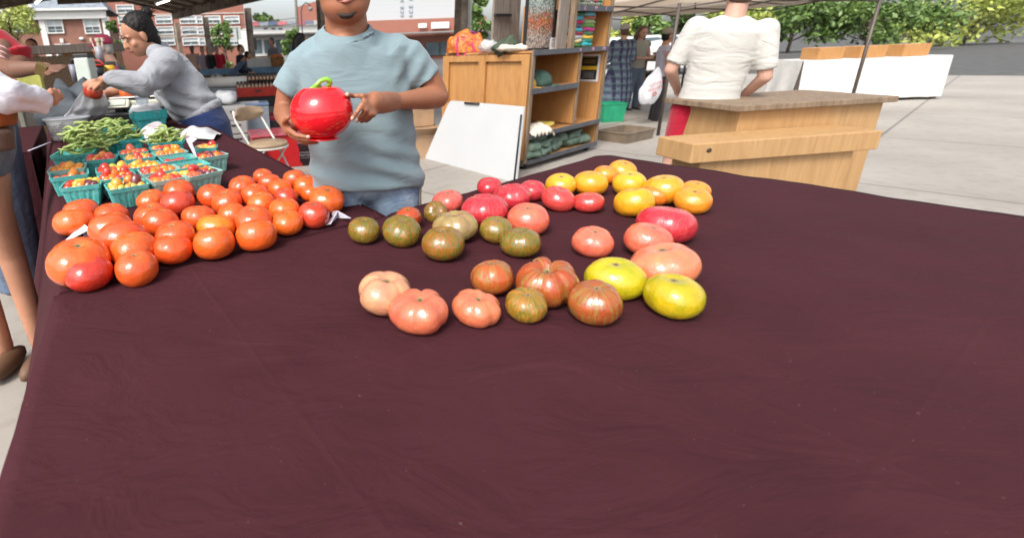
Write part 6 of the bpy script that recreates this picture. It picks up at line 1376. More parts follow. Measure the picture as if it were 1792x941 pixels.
def crease(q_, an):
    d_ = math.atan2(math.sin(an+math.radians(55)), math.cos(an+math.radians(55))); d2 = math.atan2(math.sin(an+math.radians(150)), math.cos(an+math.radians(150))); d3 = math.atan2(math.sin(an-math.radians(60)), math.cos(an-math.radians(60)))
    k = 1-.035*(math.exp(-(d_/.13)**2)+math.exp(-(d2/.13)**2)+math.exp(-(d3/.13)**2))*max(0, min(1, (q_.z/TH+.6))); return Vector((q_.x*k, q_.y*k, q_.z))
m.lathe(prof, n=80, fn=crease); m.obj('jar', GLZ, ct)
m = MB(); m.lathe([(.2*TRr, -TH*.95), (.52*TRr, -TH*.96), (.53*TRr, -TH*1.0), (.2*TRr, -TH*1.01)], n=48); m.obj('foot_ring', GLZ, ct)
m = MB(); m.tube([(-.022, -.01, TH*.80), (-.008, -.01, TH*.98), (.002, -.008, TH*1.09), (.018, -.006, TH*1.14), (.030, -.004, TH*1.07), (.030, 0, TH*1.0), (.022, 0, TH*.86)], [.0085, .0075, .007, .0075, .008, .008, .007], n=14)
m.tube([(-.030, -.03, TH*.83), (-.018, -.012, TH*.87), (.0, 0, TH*.85)], [.004, .008, .009], n=10); m.obj('stem', mat('lime_glaze', (.22, .52, .04), .2, .1, 20, coat=.5), ct)
# =================== the woman in the grey hoodie ===================
KW = 1.17
class KB(MB):
    def tube(s, pts, rad, **k): return MB.tube(s, pts, [r*KW for r in rad] if isinstance(rad, (list, tuple)) else rad*KW, **k)
    def ell(s, c, r, R=None, n=14, m=9): return MB.ell(s, c, tuple(x*KW for x in (r if isinstance(r, tuple) else (r, r, r))), R, n, m)
YW = 2.95*KW
wt_ = thing('person', 'woman with dark hair in a bun, grey hoodie and navy trousers bagging tomatoes', 'person', (Y(360, 210, YW).x, YW, 0))
def W_(u, v, y=2.95): return Y(u, v, y*KW)
hs_ = 70/(PXM(W_(245, 60))*.215); hcw = W_(243, 64, 2.90)
Rw = Matrix.Rotation(math.radians(-62), 3, 'Z') @ Matrix.Rotation(math.radians(24), 3, 'X')   # profile to the left, looking down
Rw = Matrix.Rotation(math.radians(-54), 3, 'Z') @ Matrix.Rotation(math.radians(24), 3, 'X')
b0_ = MB(); head(b0_, hcw, Rw, .93*KW, .92); b = KB(); b.add(b0_.v, b0_.f, True); b.tube([W_(272, 90, 2.93), W_(256, 72, 2.92)], [.045, .045], n=16)
sW = W_(300, 100, 2.85); eW = W_(262, 150, 2.62); eW = W_(300, 143, 2.66)
limb(b, [W_(352, 205), W_(330, 150), W_(305, 115)], [.09, .09, .06], flat=.8)
# front arm: shoulder -> elbow -> wrist
limb(b, [W_(296, 112, 2.80), W_(252, 148, 2.62)], [.035, .038]); limb(b, [W_(252, 148, 2.62), W_(192, 138, 2.55)], [.040, .026])
pw = W_(178, 141, 2.54); limb(b, [W_(193, 138, 2.55), pw], [.025, .022])
for (t0, t1, t2, r) in (((166, 141, 2.50), (154, 143, 2.50), (146, 149, 2.50), .0098), ((167, 144, 2.51), (156, 147, 2.49), (149, 153, 2.49), .0095), ((170, 147, 2.50), (161, 151, 2.48), (155, 157, 2.48), .009), ((174, 148, 2.49), (168, 153, 2.47), (164, 158, 2.47), .0085)): finger(b, [pw, W_(*t0), W_(*t1), W_(*t2)], r)
finger(b, [pw, W_(176, 152, 2.50), W_(172, 160, 2.50)], .010)
# far arm
limb(b, [W_(285, 112, 3.10), W_(248, 152, 3.20)], [.04, .04]); limb(b, [W_(248, 152, 3.20), W_(190, 163, 3.05)], [.038, .026]); p2w = W_(182, 165, 3.0); limb(b, [W_(190, 163, 3.05), p2w], [.024, .02])
for k in range(4): finger(b, [p2w, W_(176-k, 168+2*k, 2.8), W_(166, 171+1.5*k, 2.62)], .0085)
for k in (-1, 1): limb(b, [W_(366, 230), Vector((W_(366, 230).x+k*.08, YW, .5)), Vector((W_(366, 230).x+k*.09, YW+.03, .06))], [.09, .06, .04])
bo = b.obj('body', SK_W); solid(bo, .0062, 2)
HOOD = jersey('grey_hoodie', (.34, .35, .38), 1.0, 4.5, (1, 1, 1.6), heather=.35)
m = KB(); rows = [(W_(279, 100), .075, .08), (W_(291, 114), .120, .12), (W_(306, 140), .143, .14), (W_(325, 168), .146, .14), (W_(341, 188), .140, .135), (W_(349, 198), .130, .125)]
ax_ = (rows[-1][0]-rows[0][0]).normalized(); uu = Vector((0, 1, 0)); ww = ax_.cross(uu).normalized(); vs = []; n_ = 40
for c_, a_, d_ in rows:
    for i in range(n_): an = 2*math.pi*i/n_; vs.append(c_+(ww*math.cos(an)*a_+uu*math.sin(an)*d_)*KW)
m.add(vs, [(i*n_+k, i*n_+(k+1) % n_, (i+1)*n_+(k+1) % n_, (i+1)*n_+k) for i in range(len(rows)-1) for k in range(n_)]+[tuple(range(n_-1, -1, -1)), tuple((len(rows)-1)*n_+k for k in range(n_))], True)
limb(m, [W_(292, 112, 2.84), W_(252, 148, 2.63)], [.095, .066], n=20); limb(m, [W_(252, 148, 2.63), W_(222, 143, 2.585), W_(198, 138, 2.555)], [.066, .056, .046], n=20); m.tube([W_(199, 138, 2.556), W_(191, 137, 2.55)], [.038, .036], n=18)
limb(m, [W_(284, 112, 3.10), W_(248, 152, 3.20)], [.08, .060], n=18); limb(m, [W_(248, 152, 3.20), W_(200, 162, 3.12)], [.058, .045], n=18)
# hood lying on the back
m.ell(W_(290, 92, 3.0), (.075, .12, .04), Matrix.Rotation(.95, 3, 'Y'), 24, 14); m.ell(W_(272, 92, 2.86), (.05, .07, .045), None, 16, 10)
# hanging front hem
limb(m, [W_(312, 172, 2.88), W_(320, 203, 2.88)], [.08, .03], n=18)
ho_ = m.obj('hoodie', HOOD); solid(ho_, .008, 4); me = ho_.data; me.update(); nr = [v.normal.copy() for v in me.vertices]
for v, nn in zip(me.vertices, nr):
    x, z = v.co.x, v.co.z; v.co += nn*(.010*math.sin((x*1.0+z*1.8)*36+3*noise.noise(v.co*4))*max(0, 1-abs(z-1.1)/.3)+.010*noise.noise(v.co*5)+.004*noise.noise(v.co*14))
m = KB(); c_, a_, d_ = rows[-1]
m.tube([c_+ax_*.01+(ww*math.cos(an)*a_*.99+uu*math.sin(an)*d_*.99)*KW for an in [i*math.pi/12 for i in range(25)]], .022, n=10, cap=False, flat=1.2); rib = m.obj('waistband', HOOD)
m = KB(); px_ = W_(366, 230).x; m.tube([W_(350, 198), W_(360, 222), Vector((px_+.02, YW, .62))], [.15, .165, .15], n=26, flat=.9)
for k in (-1, 1): m.tube([Vector((px_+.02+k*.07, YW, .66)), Vector((px_+.02+k*.08, YW, .4)), Vector((px_+.02+k*.085, YW+.02, .06))], [.105, .08, .06], n=18)
tr = m.obj('trousers', jersey('navy_trousers', (.018, .035, .11), .5, 4.)); solid(tr, .01, 3)
sh_ = []
for k in (-1, 1): m = MB(); m.ell(Vector((px_+k*.085, YW-.05, .05)), (.05, .13, .05)); sh_.append(m.obj('shoe', BLK))
hr = hair_cap(wt_, hcw, Rw, .95*KW, HAIRB, bun=((0.0, .112, .092), .034), down=1, vox=.005); hr.parent = None
me = hr.data; me.update()
for v in me.vertices: v.co += v.normal*.004*noise.noise(v.co*60)
strand = []; rs = random.Random(4); bunc = hcw+Rw @ (Vector((0, .115, .088))*.95*KW)
m = MB()
for k in range(34):
    a_ = rs.uniform(0, 6.28); d_ = Vector((rs.gauss(0, 1), rs.gauss(0, 1), rs.gauss(0, 1))).normalized(); s0 = bunc+d_*.034; m.tube([s0, s0+d_*.018+Vector((0, 0, .006)), s0+d_*rs.uniform(.02, .05)+Vector((rs.uniform(-.01, .01), 0, -.008))], [.0022, .0016, .0005], n=4)
for k in range(14):
    q_ = lambda x, y, z: hcw+Rw @ (Vector((x, y, z))*.95*KW); x = rs.uniform(-.05, -.085); m.tube([q_(x, .03+.01*k*.4, .02), q_(x*1.1, .035+.008*k, -.03), q_(x*1.1, .05+.007*k, -.06-.02*rs.random())], [.003, .0025, .0008], n=4)
ls_ = m.obj('loose_strands', HAIRB)
tmp = thing('tmp', 'x y z w', 'x'); face(tmp, hcw, Rw, .93*KW, closed=True); kids = [o_ for o_ in bpy.data.objects if o_.parent == tmp]
for o_ in kids: o_.parent = None
bpy.data.objects.remove(tmp)
attach(wt_, [bo, ho_, rib, tr, hr, ls_]+sh_+kids)
# =================== the two customers at the left edge ===================
WSH = jersey('white_cotton', (.66, .66, .72), .5, 4.); RTEE = jersey('crimson_tee', (.33, .012, .022), .4, 4.); ORV = mat('orange_apron', (.36, .10, .02), .8, .2)
YA = 2.15
ta = thing('person', 'customer in a crimson T-shirt stretching out a dark open hand with money', 'person', (Y(-35, 150, 2.7).x, 2.7, 0))
def A1(u, v, y=2.7): return Y(u, v, y)
b = MB(); hx = A1(-45, 10); head(b, hx+Vector((0, 0, .1)), Matrix.Rotation(1.2, 3, 'Z'), 1.0); b.tube([A1(-40, 62), A1(-42, 20)], [.055, .05])
limb(b, [A1(-45, 190), A1(-40, 85)], [.12, .12]); limb(b, [A1(5, 85, 2.65), A1(10, 118, 2.6)], [.05, .042]); limb(b, [A1(-10, 118, 2.55), A1(30, 122, 2.4), A1(68, 119, 2.35)], [.046, .040, .027], n=18)
pa = A1(84, 118, 2.33); limb(b, [A1(68, 119, 2.35), pa], [.026, .022]); b.ell(A1(80, 121, 2.33), (.034, .034, .017), Matrix.Rotation(-.1, 3, 'Y'), 16, 10)
for (t0, t1, t2) in (((93, 116, 2.32), (106, 115, 2.32), (119, 117, 2.33)), ((93, 118, 2.29), (105, 117.5, 2.28), (115, 119, 2.28)), ((92, 121, 2.27), (102, 122, 2.26), (111, 121, 2.26)), ((90, 124, 2.25), (97, 126, 2.24), (104, 126, 2.24))): finger(b, [pa, A1(*t0), A1(*t1), A1(*t2)], .0085)
finger(b, [A1(76, 125, 2.3), A1(84, 131, 2.27), A1(92, 130, 2.25)], .0095)
limb(b, [A1(36, 85+20, 2.7), A1(30, 118, 2.6)], [.05, .04])
for k in (-1, 1): limb(b, [Vector((A1(-45, 190).x+k*.08, 2.7, .85)), Vector((A1(-45, 190).x+k*.08, 2.7, .06))], [.08, .045])
bo = b.obj('body', SK_D); solid(bo, .0075, 2)
m = MB(); limb(m, [A1(-45, 170), A1(-38, 120), A1(-20, 88)], [.17, .18, .13], n=24, flat=.8); limb(m, [A1(-8, 84), A1(22, 100)], [.105, .085], n=20); m.tube([A1(20, 90), A1(32, 112)], [.10, .075], n=20); o1 = m.obj('t_shirt', RTEE); solid(o1, .01, 3)
m = MB(); m.tube([A1(-45, 165), Vector((A1(-45, 190).x, 2.7, .5)), Vector((A1(-45, 190).x, 2.7, .08))], [.17, .15, .13], n=18); o2 = m.obj('trousers', DJ); solid(o2, .012, 2)
m = MB(); m.box(A1(73, 122, 2.29), (.045, .03, .05), rotm(.3, .5, .2)); o3 = m.obj('cuff', mat('olive_wrap', (.16, .11, .03), .7)); 
PRW = mat('pale_print', (.55, .30, .30), .8, .05); m = MB()
for k in range(3): m.tube([A1(-10+3*k, 78+9*k, 2.58-.01*k), A1(6, 82+9*k, 2.56-.01*k), A1(18-2*k, 90+8*k, 2.575-.01*k)], .0035, n=5)
o4 = m.obj('shirt_print', PRW)
hr1 = hair_cap(ta, hx+Vector((0, 0, .1)), Matrix.Rotation(1.2, 3, 'Z'), 1.0, HAIRB); hr1.parent = None
attach(ta, [bo, o1, o2, o3, o4, hr1])
tb = thing('person', 'customer in white shirt sleeves and orange apron holding a tomato at the left edge', 'person', (Y(-20, 250, 1.85).x, 1.85, 0))
def B1(u, v, y=1.85): return Y(u, v, y)
b = MB(); hx2 = B1(-60, -60); head(b, hx2, Matrix.Rotation(.9, 3, 'Z'), 1.0); b.tube([B1(-55, 20), B1(-58, -30)], [.05, .048]); limb(b, [B1(-85, 200), B1(-82, 110)], [.09, .08])
limb(b, [B1(-45, 130, 1.8), B1(12, 170, 1.82)], [.033, .033]); limb(b, [B1(12, 170, 1.82), B1(76, 178, 1.98)], [.036, .025]); pb = B1(92, 173, 2.0); limb(b, [B1(78, 178, 1.98), pb], [.024, .024]); b.ell(B1(92, 175, 2.0), (.026, .022, .026))
for (t0, t1, t2) in (((91, 163, 1.97), (90, 156, 1.975), (87, 156, 1.98)), ((98, 162, 2.0), (97, 156, 2.0), (92, 157, 2.01)), ((103, 168, 2.02), (105, 162, 2.03), (101, 158, 2.04)), ((104, 174, 2.03), (110, 172, 2.04), (111, 167, 2.05))): finger(b, [pb, B1(*t0), B1(*t1), B1(*t2)], .0085)
finger(b, [B1(86, 172, 1.98), B1(84, 166, 1.97), B1(84, 160, 1.97)], .0095)
for k, (u1_, u2_) in enumerate(((18, 22), (-42, -48))):
    limb(b, [B1(-32-50*k, 255), B1(u1_-26, 370, 1.87), B1(u2_-2, 445, 1.93), Vector((B1(u2_+10, 470, 1.97).x, 1.98, .10))], [.085, .062, .052, .038], n=18)
bo = b.obj('body', SK_W); solid(bo, .0075, 2)
m = MB(); limb(m, [B1(-85, 190), B1(-82, 120)], [.15, .14], n=22, flat=.8); limb(m, [B1(-50, 128, 1.8), B1(10, 168, 1.82)], [.075, .062], n=20); limb(m, [B1(10, 168, 1.82), B1(52, 174, 1.92)], [.066, .052], n=20); m.tube([B1(50, 172, 1.915), B1(78, 181, 1.975)], [.056, .048], n=20); o1 = m.obj('shirt', WSH); solid(o1, .008, 3)
me = o1.data; me.update(); nr = [v.normal.copy() for v in me.vertices]
for v, nn in zip(me.vertices, nr): v.co += nn*(.006*math.sin(v.co.x*120+v.co.z*60)*.6+.008*noise.noise(v.co*9))
m = MB(); m.tube([B1(-58, 130), B1(-50, 180), B1(-46, 214)], [.15, .155, .15], n=20, flat=.9); m.tube([B1(-24, 118, 1.85), B1(6, 140, 1.88), B1(24, 156, 1.90)], [.02, .02, .012], n=8, flat=1.2); o2 = m.obj('apron', ORV); solid(o2, .008, 2)
m = MB(); m.tube([B1(-46, 214), B1(-42, 262), B1(-40, 300)], [.14, .14, .12], n=20, flat=.9); o3 = m.obj('shorts', jeansmat('denim_shorts', (.05, .07, .10), (.14, .18, .22))); solid(o3, .01, 2)
m = MB(); m.tube([B1(-4, 225, 1.80), B1(-1, 260, 1.80)], [.050, .052], n=14); o4 = m.obj('waist_pouch', mat('brown_leather', (.09, .05, .035), .6, .2)); solid(o4, .008, 2)
hr2 = hair_cap(tb, hx2, Matrix.Rotation(.9, 3, 'Z'), 1.0, HAIRN); hr2.parent = None
sho = []
for k, u2_ in enumerate((24, -36)): m = MB(); q_ = B1(u2_+10, 470, 1.97); m.ell(Vector((q_.x, 1.93, .05)), (.05, .13, .05)); sho.append(m.obj('shoe', mat('brown_sandal', (.12, .06, .03), .6)))
attach(tb, [bo, o1, o2, o3, o4, hr2]+sho)
def hand_tomato(u, v, y, d_, col, lb):
    p_ = Y(u, v, y); o = bpy.data.objects.new('tomato', TMESH['red'][1]); COL.objects.link(o); r = d_/2/PXM(p_); o.location = p_; o.scale = (r, r, r*1.08); o.rotation_euler = (.3, .2, 1); o.color = col+(1,); tag(o, lb, 'tomato'); return o
hand_tomato(163, 161, 2.52*KW, 33, (.42, .035, .012), 'dark red tomato held over the white plastic bag by the woman')
hand_tomato(94, 165, 2.03, 24, (.58, .06, .02), 'red tomato in the hand with the white sleeve at the left')
# =================== baskets, berries and beans on the left table ===================
def tealmat(name, c, c2):
    q = NB(name); n = q.noise(8, 4); n2 = q.noise(70, 3); n3 = q.noise(22, 3)
    cc = q.mix(q.ramp(n, [(.35, 0.), (.65, 1.)]), c, c2); cc = q.mix(q.math('MULTIPLY', q.ramp(n3, [(.5, 0.), (.7, 1.)]), .4), cc, (.42, .52, .46)); q.link(cc, q.b.inputs['Base Color']); q.b.inputs['Roughness'].default_value = .9
    q.bump(q.math('ADD', n2, n3), .5, .004); return q.m
TEAL = tealmat('teal_pulp', (.05, .36, .34), (.10, .46, .43)); TEALP = tealmat('pale_teal_pulp', (.18, .42, .38), (.30, .50, .44)); TEALB = tealmat('bright_teal_pulp', (.02, .33, .34), (.03, .42, .42))
def basket_mesh(mt, seed=0):
    """square moulded pulp berry basket, unit rim 1 x .84, height .52"""
    m = MB(); W0, D0, H0 = .5, .42, .52; W1, D1 = .40, .33; NS = 12
    def loop(t, ins=0., flute=True, z=None):
        w_, d_ = W1+(W0-W1)*t-ins, D1+(D0-D1)*t-ins; out = []
        corners = [(-1, -1), (1, -1), (1, 1), (-1, 1)]
        for s_ in range(4):
            x0, y0_ = corners[s_]; x1, y1_ = corners[(s_+1) % 4]; nx, ny = [(0, -1), (1, 0), (0, 1), (-1, 0)][s_]
            for k in range(24):
                f_ = k/24; x = x0+(x1-x0)*f_; y_ = y0_+(y1_-y0_)*f_; fl = 0
                if flute and .1 < f_ < .9: fl = -.014 if int((f_-.1)/.8*9) % 2 else 0
                r = .94 if k == 0 else 1; out.append((x*w_*r+nx*fl, y_*d_*r+ny*fl, H0*t if z is None else z))
        return out
    L_ = [loop(0), loop(.10), loop(.40), loop(.72), loop(.78, flute=False), loop(.79, -.018, False), loop(1.0, -.022, False), loop(1.0, .014, False), loop(.78, .014, False), loop(.08, .014, False, .05)]
    n_ = len(L_[0]); vs = [p for l in L_ for p in l]; fs = [(i*n_+k, i*n_+(k+1) % n_, (i+1)*n_+(k+1) % n_, (i+1)*n_+k) for i in range(len(L_)-1) for k in range(n_)]
    # slots near the foot
    keep = [f for f in fs if not (n_ <= f[0] < 2*n_ and (f[0]-n_) % 24 in (6, 11, 16))]
    fs = keep+[tuple(range(n_-1, -1, -1)), tuple(range((len(L_)-1)*n_, len(L_)*n_))]
    m.add(vs, fs); return m.mesh('berry_basket', mt, False)
BK = {k: basket_mesh(v) for k, v in (('t', TEAL), ('p', TEALP), ('b', TEALB))}
CM = [TMESH['yellow'][0]]
cher = []
for i in range(3): mm = tomato_mesh(40+i, k=[.98, 1.0, 1.0][i], ribs=5, amp=0.004, irr=.02, dim=.05, flat=.02).mesh('cherry', TM['yellow'], True); cher.append(mm)
CC = {'orange': (.68, .20, .02), 'red': (.56, .04, .02), 'yellow': (.72, .46, .06), 'golden': (.72, .34, .03), 'purple': (.13, .03, .035), 'lime': (.45, .46, .06), 'coral': (.66, .12, .05)}
rc = random.Random(21); NCH = [0]
def short(d_): return ' '.join(d_.split()[:11])
def berries(c, rz, w_, d_, z, desc, pal_, fill=1.0, half=0):
    pal_ = list(pal_); r0_ = .0178; cols_ = 5; n_ = 0; rows_ = 3
    for L__ in range(2):
        for j in range(rows_-L__):
            for i in range(cols_-L__):
                if (L__ == 1 and rc.random() > .16*fill) or (L__ == 0 and fill < .5 and (i*7+j*3) % 5 > 2): continue
                r = r0_*rc.uniform(.88, 1.12); x = ((i+.5+.5*L__)/cols_-.5)*(w_*.80)+rc.uniform(-.003, .003); y_ = ((j+.5+.5*L__)/rows_-.5)*(d_*.74)+rc.uniform(-.003, .003)
                cn = pal_[rc.randrange(len(pal_))]; o = bpy.data.objects.new('cherry_tomato', cher[rc.randrange(3)]); COL.objects.link(o)
                el = rc.random() < .22; o.scale = (r, r, r*(1.45 if el else 1.)); zz = z-.005+L__*.018+rc.uniform(-.004, .003)-(.010 if half and j > 1 else 0)
                o.location = (c.x+x*math.cos(rz)-y_*math.sin(rz), c.y+x*math.sin(rz)+y_*math.cos(rz), zz); o.rotation_euler = (rc.uniform(-1.5, 1.5), rc.uniform(-1.5, 1.5), rc.uniform(0, 6)); 
                cc = CC[cn]; o.color = tuple(min(.8, v*rc.uniform(.9, 1.1)) for v in cc)+(1,); tag(o, '%s cherry tomato in the %s' % (cn, short(desc)), 'cherry tomato', 'cherry tomatoes in the '+short(desc)); NCH[0] += 1
def basket(ul, vl, ur, vr, desc, kind='t', w=None, label=None, z_extra=0., hs=1.0):
    h_ = .078*hs
    pl_ = L(ul, vl, h_+z_extra); pr_ = L(ur, vr, h_+z_extra); e = pr_-pl_; W_b = min(.185, e.length) if w is None else w; rz = math.atan2(e.y, e.x)
    mid = (pl_+pr_)/2; D_b = W_b*.84; nrm = Vector((-math.sin(rz), math.cos(rz), 0)); c = mid+nrm*D_b/2
    o = bpy.data.objects.new('berry_basket', BK[kind]); COL.objects.link(o); o.location = (c.x, c.y, LZ(c)+z_extra); o.rotation_euler = (0, 0, rz); o.scale = (W_b, W_b, h_/.52)
    tag(o, label or ('berry basket, the '+desc), 'basket', 'turquoise berry baskets'); return c, rz, W_b, D_b, LZ(c)+z_extra+h_
MIX1 = ('orange', 'orange', 'golden', 'red', 'coral'); MIX2 = ('orange', 'yellow', 'red', 'purple', 'golden', 'lime'); MIX3 = ('orange', 'golden', 'golden', 'orange'); MIX4 = ('red', 'coral', 'red', 'yellow')
for (ul, vl, ur, vr, desc, kd, pal_) in (
 (340, 261, 379, 259, 'basket at the far right corner behind the tall price card', 't', MIX2),
 (268, 264, 312, 258, 'basket just below the right heap of beans', 't', MIX1),
 (277, 274, 330, 266, 'pale rimmed basket in front of the one below the right beans', 'p', MIX3),
 (352, 279, 400, 270, 'pale basket standing alone at the right edge', 'p', ('orange', 'red', 'red', 'purple', 'coral')),
 (210, 272, 260, 266, 'basket below the middle heap of beans', 't', ('purple', 'orange', 'golden', 'coral')),
 (220, 282, 273, 275, 'basket of the middle column, second from the back', 't', ('yellow', 'golden', 'red', 'lime', 'orange')),
 (288, 285, 345, 277, 'deep basket with few fruits left of the tall price card', 't', ('red', 'red', 'purple', 'coral')),
 (226, 297, 283, 289, 'basket with long yellow fruits in the middle column', 't', ('golden', 'orange', 'yellow', 'golden')),
 (310, 298, 369, 288, 'basket right of centre with a deep red fruit on top', 't', ('orange', 'red', 'golden', 'yellow')),
 (144, 283, 201, 279, 'basket directly right of the left beans basket', 't', ('orange', 'coral', 'red', 'yellow', 'golden')),
 (83, 302, 148, 295, 'rearmost basket of the left column', 'p', ('orange', 'golden', 'orange', 'golden')),
 (169, 304, 231, 296, 'basket behind the front pair, with red and pale yellow fruits', 't', ('red', 'coral', 'yellow', 'lime', 'red')),
 (250, 307, 315, 297, 'basket behind the pale cream rimmed one', 'p', ('orange', 'red', 'yellow', 'golden')),
 (87, 314, 155, 305, 'half empty second basket of the left column', 't', ('red', 'coral', 'orange')),
 (177, 318, 240, 308, 'basket right behind the front middle one', 't', ('red', 'red', 'golden', 'orange')),
 (268, 321, 327, 310, 'pale cream rimmed basket in the front row', 'p', ('orange', 'red', 'yellow', 'golden', 'orange')),
 (329, 313, 391, 299, 'pale basket at the right end of the front row', 'p', ('coral', 'orange', 'red', 'purple', 'lime')),
 (104, 331, 175, 324, 'front left basket of the table', 't', MIX2),
 (191, 335, 261, 323, 'front middle basket with a big lime fruit', 't', ('yellow', 'orange', 'purple', 'golden', 'lime'))):
    c, rz, W_b, D_b, zt_ = basket(ul, vl, ur, vr, desc, kd); berries(c, rz, W_b, D_b, zt_-.004-(.014 if 'deep' in desc or 'half' in desc else 0), desc, pal_, fill=.35 if 'deep' in desc or 'half' in desc else 1.1)
# beans
BEAN = mat('bean_green', (.30, .40, .10), .4, .25, 10, .2, 60, col2=(.40, .48, .17)); BEAN2 = mat('bean_green_dark', (.17, .27, .05), .42, .25, 10, col2=(.26, .36, .09))
def beans_on(c, rz, w_, d_, z, desc, n_, seed, hgt=.05, spill=0.):
    R_ = random.Random(seed); protos = []
    for k in range(6):
        m = MB(); ln = R_.uniform(.085, .13); cv = R_.uniform(-.035, .035); pts = []
        for i in range(9): f_ = i/8-.5; pts.append((f_*ln, cv*(1-(2*f_)**2)+.004*math.sin(i*1.3+k), .004*math.sin(i*1.1)))
        rr = [.0016, .0044, .0056, .0062, .0058, .0062, .0056, .0042, .0008]; m.tube(pts, rr, n=8, flat=.85); protos.append(m.mesh('bean', BEAN if k % 3 else BEAN2, False))
    for k in range(n_):
        f_ = k/n_; o = bpy.data.objects.new('green_bean', protos[R_.randrange(6)]); COL.objects.link(o); sp_ = (1-f_*.65)*(1+spill); x = R_.gauss(0, .27)*w_*sp_; y_ = R_.gauss(0, .24)*d_*sp_; x = max(-w_*.62*(1+spill), min(w_*.62*(1+spill), x)); y_ = max(-d_*.5, min(d_*.55, y_))
        rr_2 = (x/(w_*.6))**2+(y_/(d_*.6))**2; zz = z-.006+hgt*f_*max(.12, 1-.55*rr_2)+.004
        a_ = R_.gauss(0, .5)+(R_.random() < .25)*1.3; o.location = (c.x+x*math.cos(rz)-y_*math.sin(rz), c.y+x*math.sin(rz)+y_*math.cos(rz), zz); o.rotation_euler = (R_.uniform(-1.2, 1.2), R_.uniform(-.38, .38)+.35*x/w_, rz+a_)
        s_ = R_.uniform(.9, 1.2); o.scale = (s_, s_*1.1, s_*1.1); tag(o, 'green bean in the '+desc, 'green bean', 'green beans in the '+desc)
c, rz, W_b, D_b, zt_ = basket(102, 274, 146, 271, '', 't', w=.17, label='turquoise basket almost buried under the left heap of green beans'); beans_on(c+Vector((.01, .10, 0)), rz, .19, .25, zt_, 'left and largest heap', 70, 1, .115, .0)
c, rz, W_b, D_b, zt_ = basket(183, 251, 247, 245, '', 'b', w=.20, label='bright turquoise basket under the middle heap of green beans'); beans_on(c, rz, .19, .16, zt_, 'middle heap', 38, 2, .065, .0)
c, rz, W_b, D_b, zt_ = basket(170, 233, 236, 226, '', 'b', w=.20, label='bright turquoise basket behind the middle heap of green beans'); beans_on(c, rz, .19, .14, zt_, 'rear heap', 26, 3, .05, .0)
c, rz, W_b, D_b, zt_ = basket(268, 253, 315, 249, '', 'b', w=.17, label='turquoise basket under the right heap of green beans'); beans_on(c, rz, .18, .14, zt_, 'right heap', 34, 4, .05, .0)
# stack of empty baskets with bag and cup
e0 = None
for k in range(3):
    c, rz, W_b, D_b, zt_ = basket(238, 205+0, 292, 199, '', 'b', w=.195, label=['lowest empty turquoise basket of the stack beside the scale', 'middle empty turquoise basket of the stack beside the scale', 'topmost turquoise basket of the stack with tissue inside'][k], z_extra=0.0, hs=1.25)
    if k == 0: base_c = c
    o = bpy.data.objects[-1]
    last = [o_ for o_ in COL.objects if o_.name.startswith('berry_basket')][-1]; last.location = (base_c.x, base_c.y, LZ(base_c)+.018*k); last.scale.z = .085/.52
c = base_c; zt_ = LZ(c)+.036+.085
o = pillow('tissue_paper', .19, .15, .06, PAPER, 101, wav=.6); o.location = (c.x-.01, c.y, zt_-.03); tag(o, 'crumpled white tissue paper in the top basket of the stack', 'tissue paper')
m = MB(); m.lathe([(.03, 0), (.045, .07), (.047, .07)], n=20); o = m.obj('plastic_cup', mat('clear_cup', (.55, .65, .78), .1, .05, alpha=.55)); o.location = (c.x-.035, c.y+.03, zt_+.012); tag(o, 'clear plastic cup behind the tissue on the stacked baskets', 'cup')
# white perforated basket
p0 = L(62, 213, .13); p1_ = L(150, 209, .13); e = p1_-p0; Wp = e.length*.97; rz = math.atan2(e.y, e.x); c = (p0+p1_)/2+Vector((-math.sin(rz), math.cos(rz), 0))*.10
t = thing('laundry_basket', 'white perforated plastic basket with thin handle behind the green beans', 'basket', (c.x, c.y, LZ(c)), rz)
q = NB('perforated_white'); sx = q.n('ShaderNodeSeparateXYZ', {0: q.obj()}); q.b.inputs['Base Color'].default_value = (.66, .68, .70, 1); q.b.inputs['Roughness'].default_value = .4
def cell(s_, k): f_ = q.math('FRACT', q.math('MULTIPLY', s_, k)); return q.ramp(q.math('ABSOLUTE', q.math('SUBTRACT', f_, .5)), [(.26, 1.), (.30, 0.)])
ang_ = q.math('ARCTAN2', sx.outputs[1], sx.outputs[0]); hole = q.math('MULTIPLY', cell(ang_, 22.), cell(sx.outputs[2], 95.)); zm = q.math('MULTIPLY', q.math('GREATER_THAN', sx.outputs[2], .03), q.math('LESS_THAN', sx.outputs[2], .095)); q.link(q.math('SUBTRACT', 1., q.math('MULTIPLY', hole, zm)), q.b.inputs['Alpha'])
PERF = q.m; m = MB(); k1 = Wp/2
m.lathe([(0, .004), (k1*.70, .004), (k1*.86, .11), (k1*.90, .115), (k1*.96, .13), (k1*1.0, .13), (k1*1.0, .122)], n=56, sx=1, sy=.60, fn=lambda q_, an: Vector((math.copysign(abs(q_.x/k1)**.85*k1, q_.x), math.copysign(abs(q_.y/(k1*.6))**.8*k1*.6, q_.y), q_.z))); m.obj('tub', PERF, t)
m = MB(); m.tube([(k1*.0, -.62*k1*.92, .112), (-k1*.35, -k1*.66, .075), (-k1*.82, -k1*.40, .03)], .0022, n=6); m.obj('wire_handle', STEEL, t)
m = MB(); s0 = L(50, 264, .05); s1 = L(88, 249, .05); 
m.tube([s0, s1], .006, n=6, flat=.4); o = m.obj('plastic_strip', mat('lavender_white', (.60, .58, .68), .5)); tag(o, 'thin white plastic strip sticking out past the table edge beside the beans', 'strip')
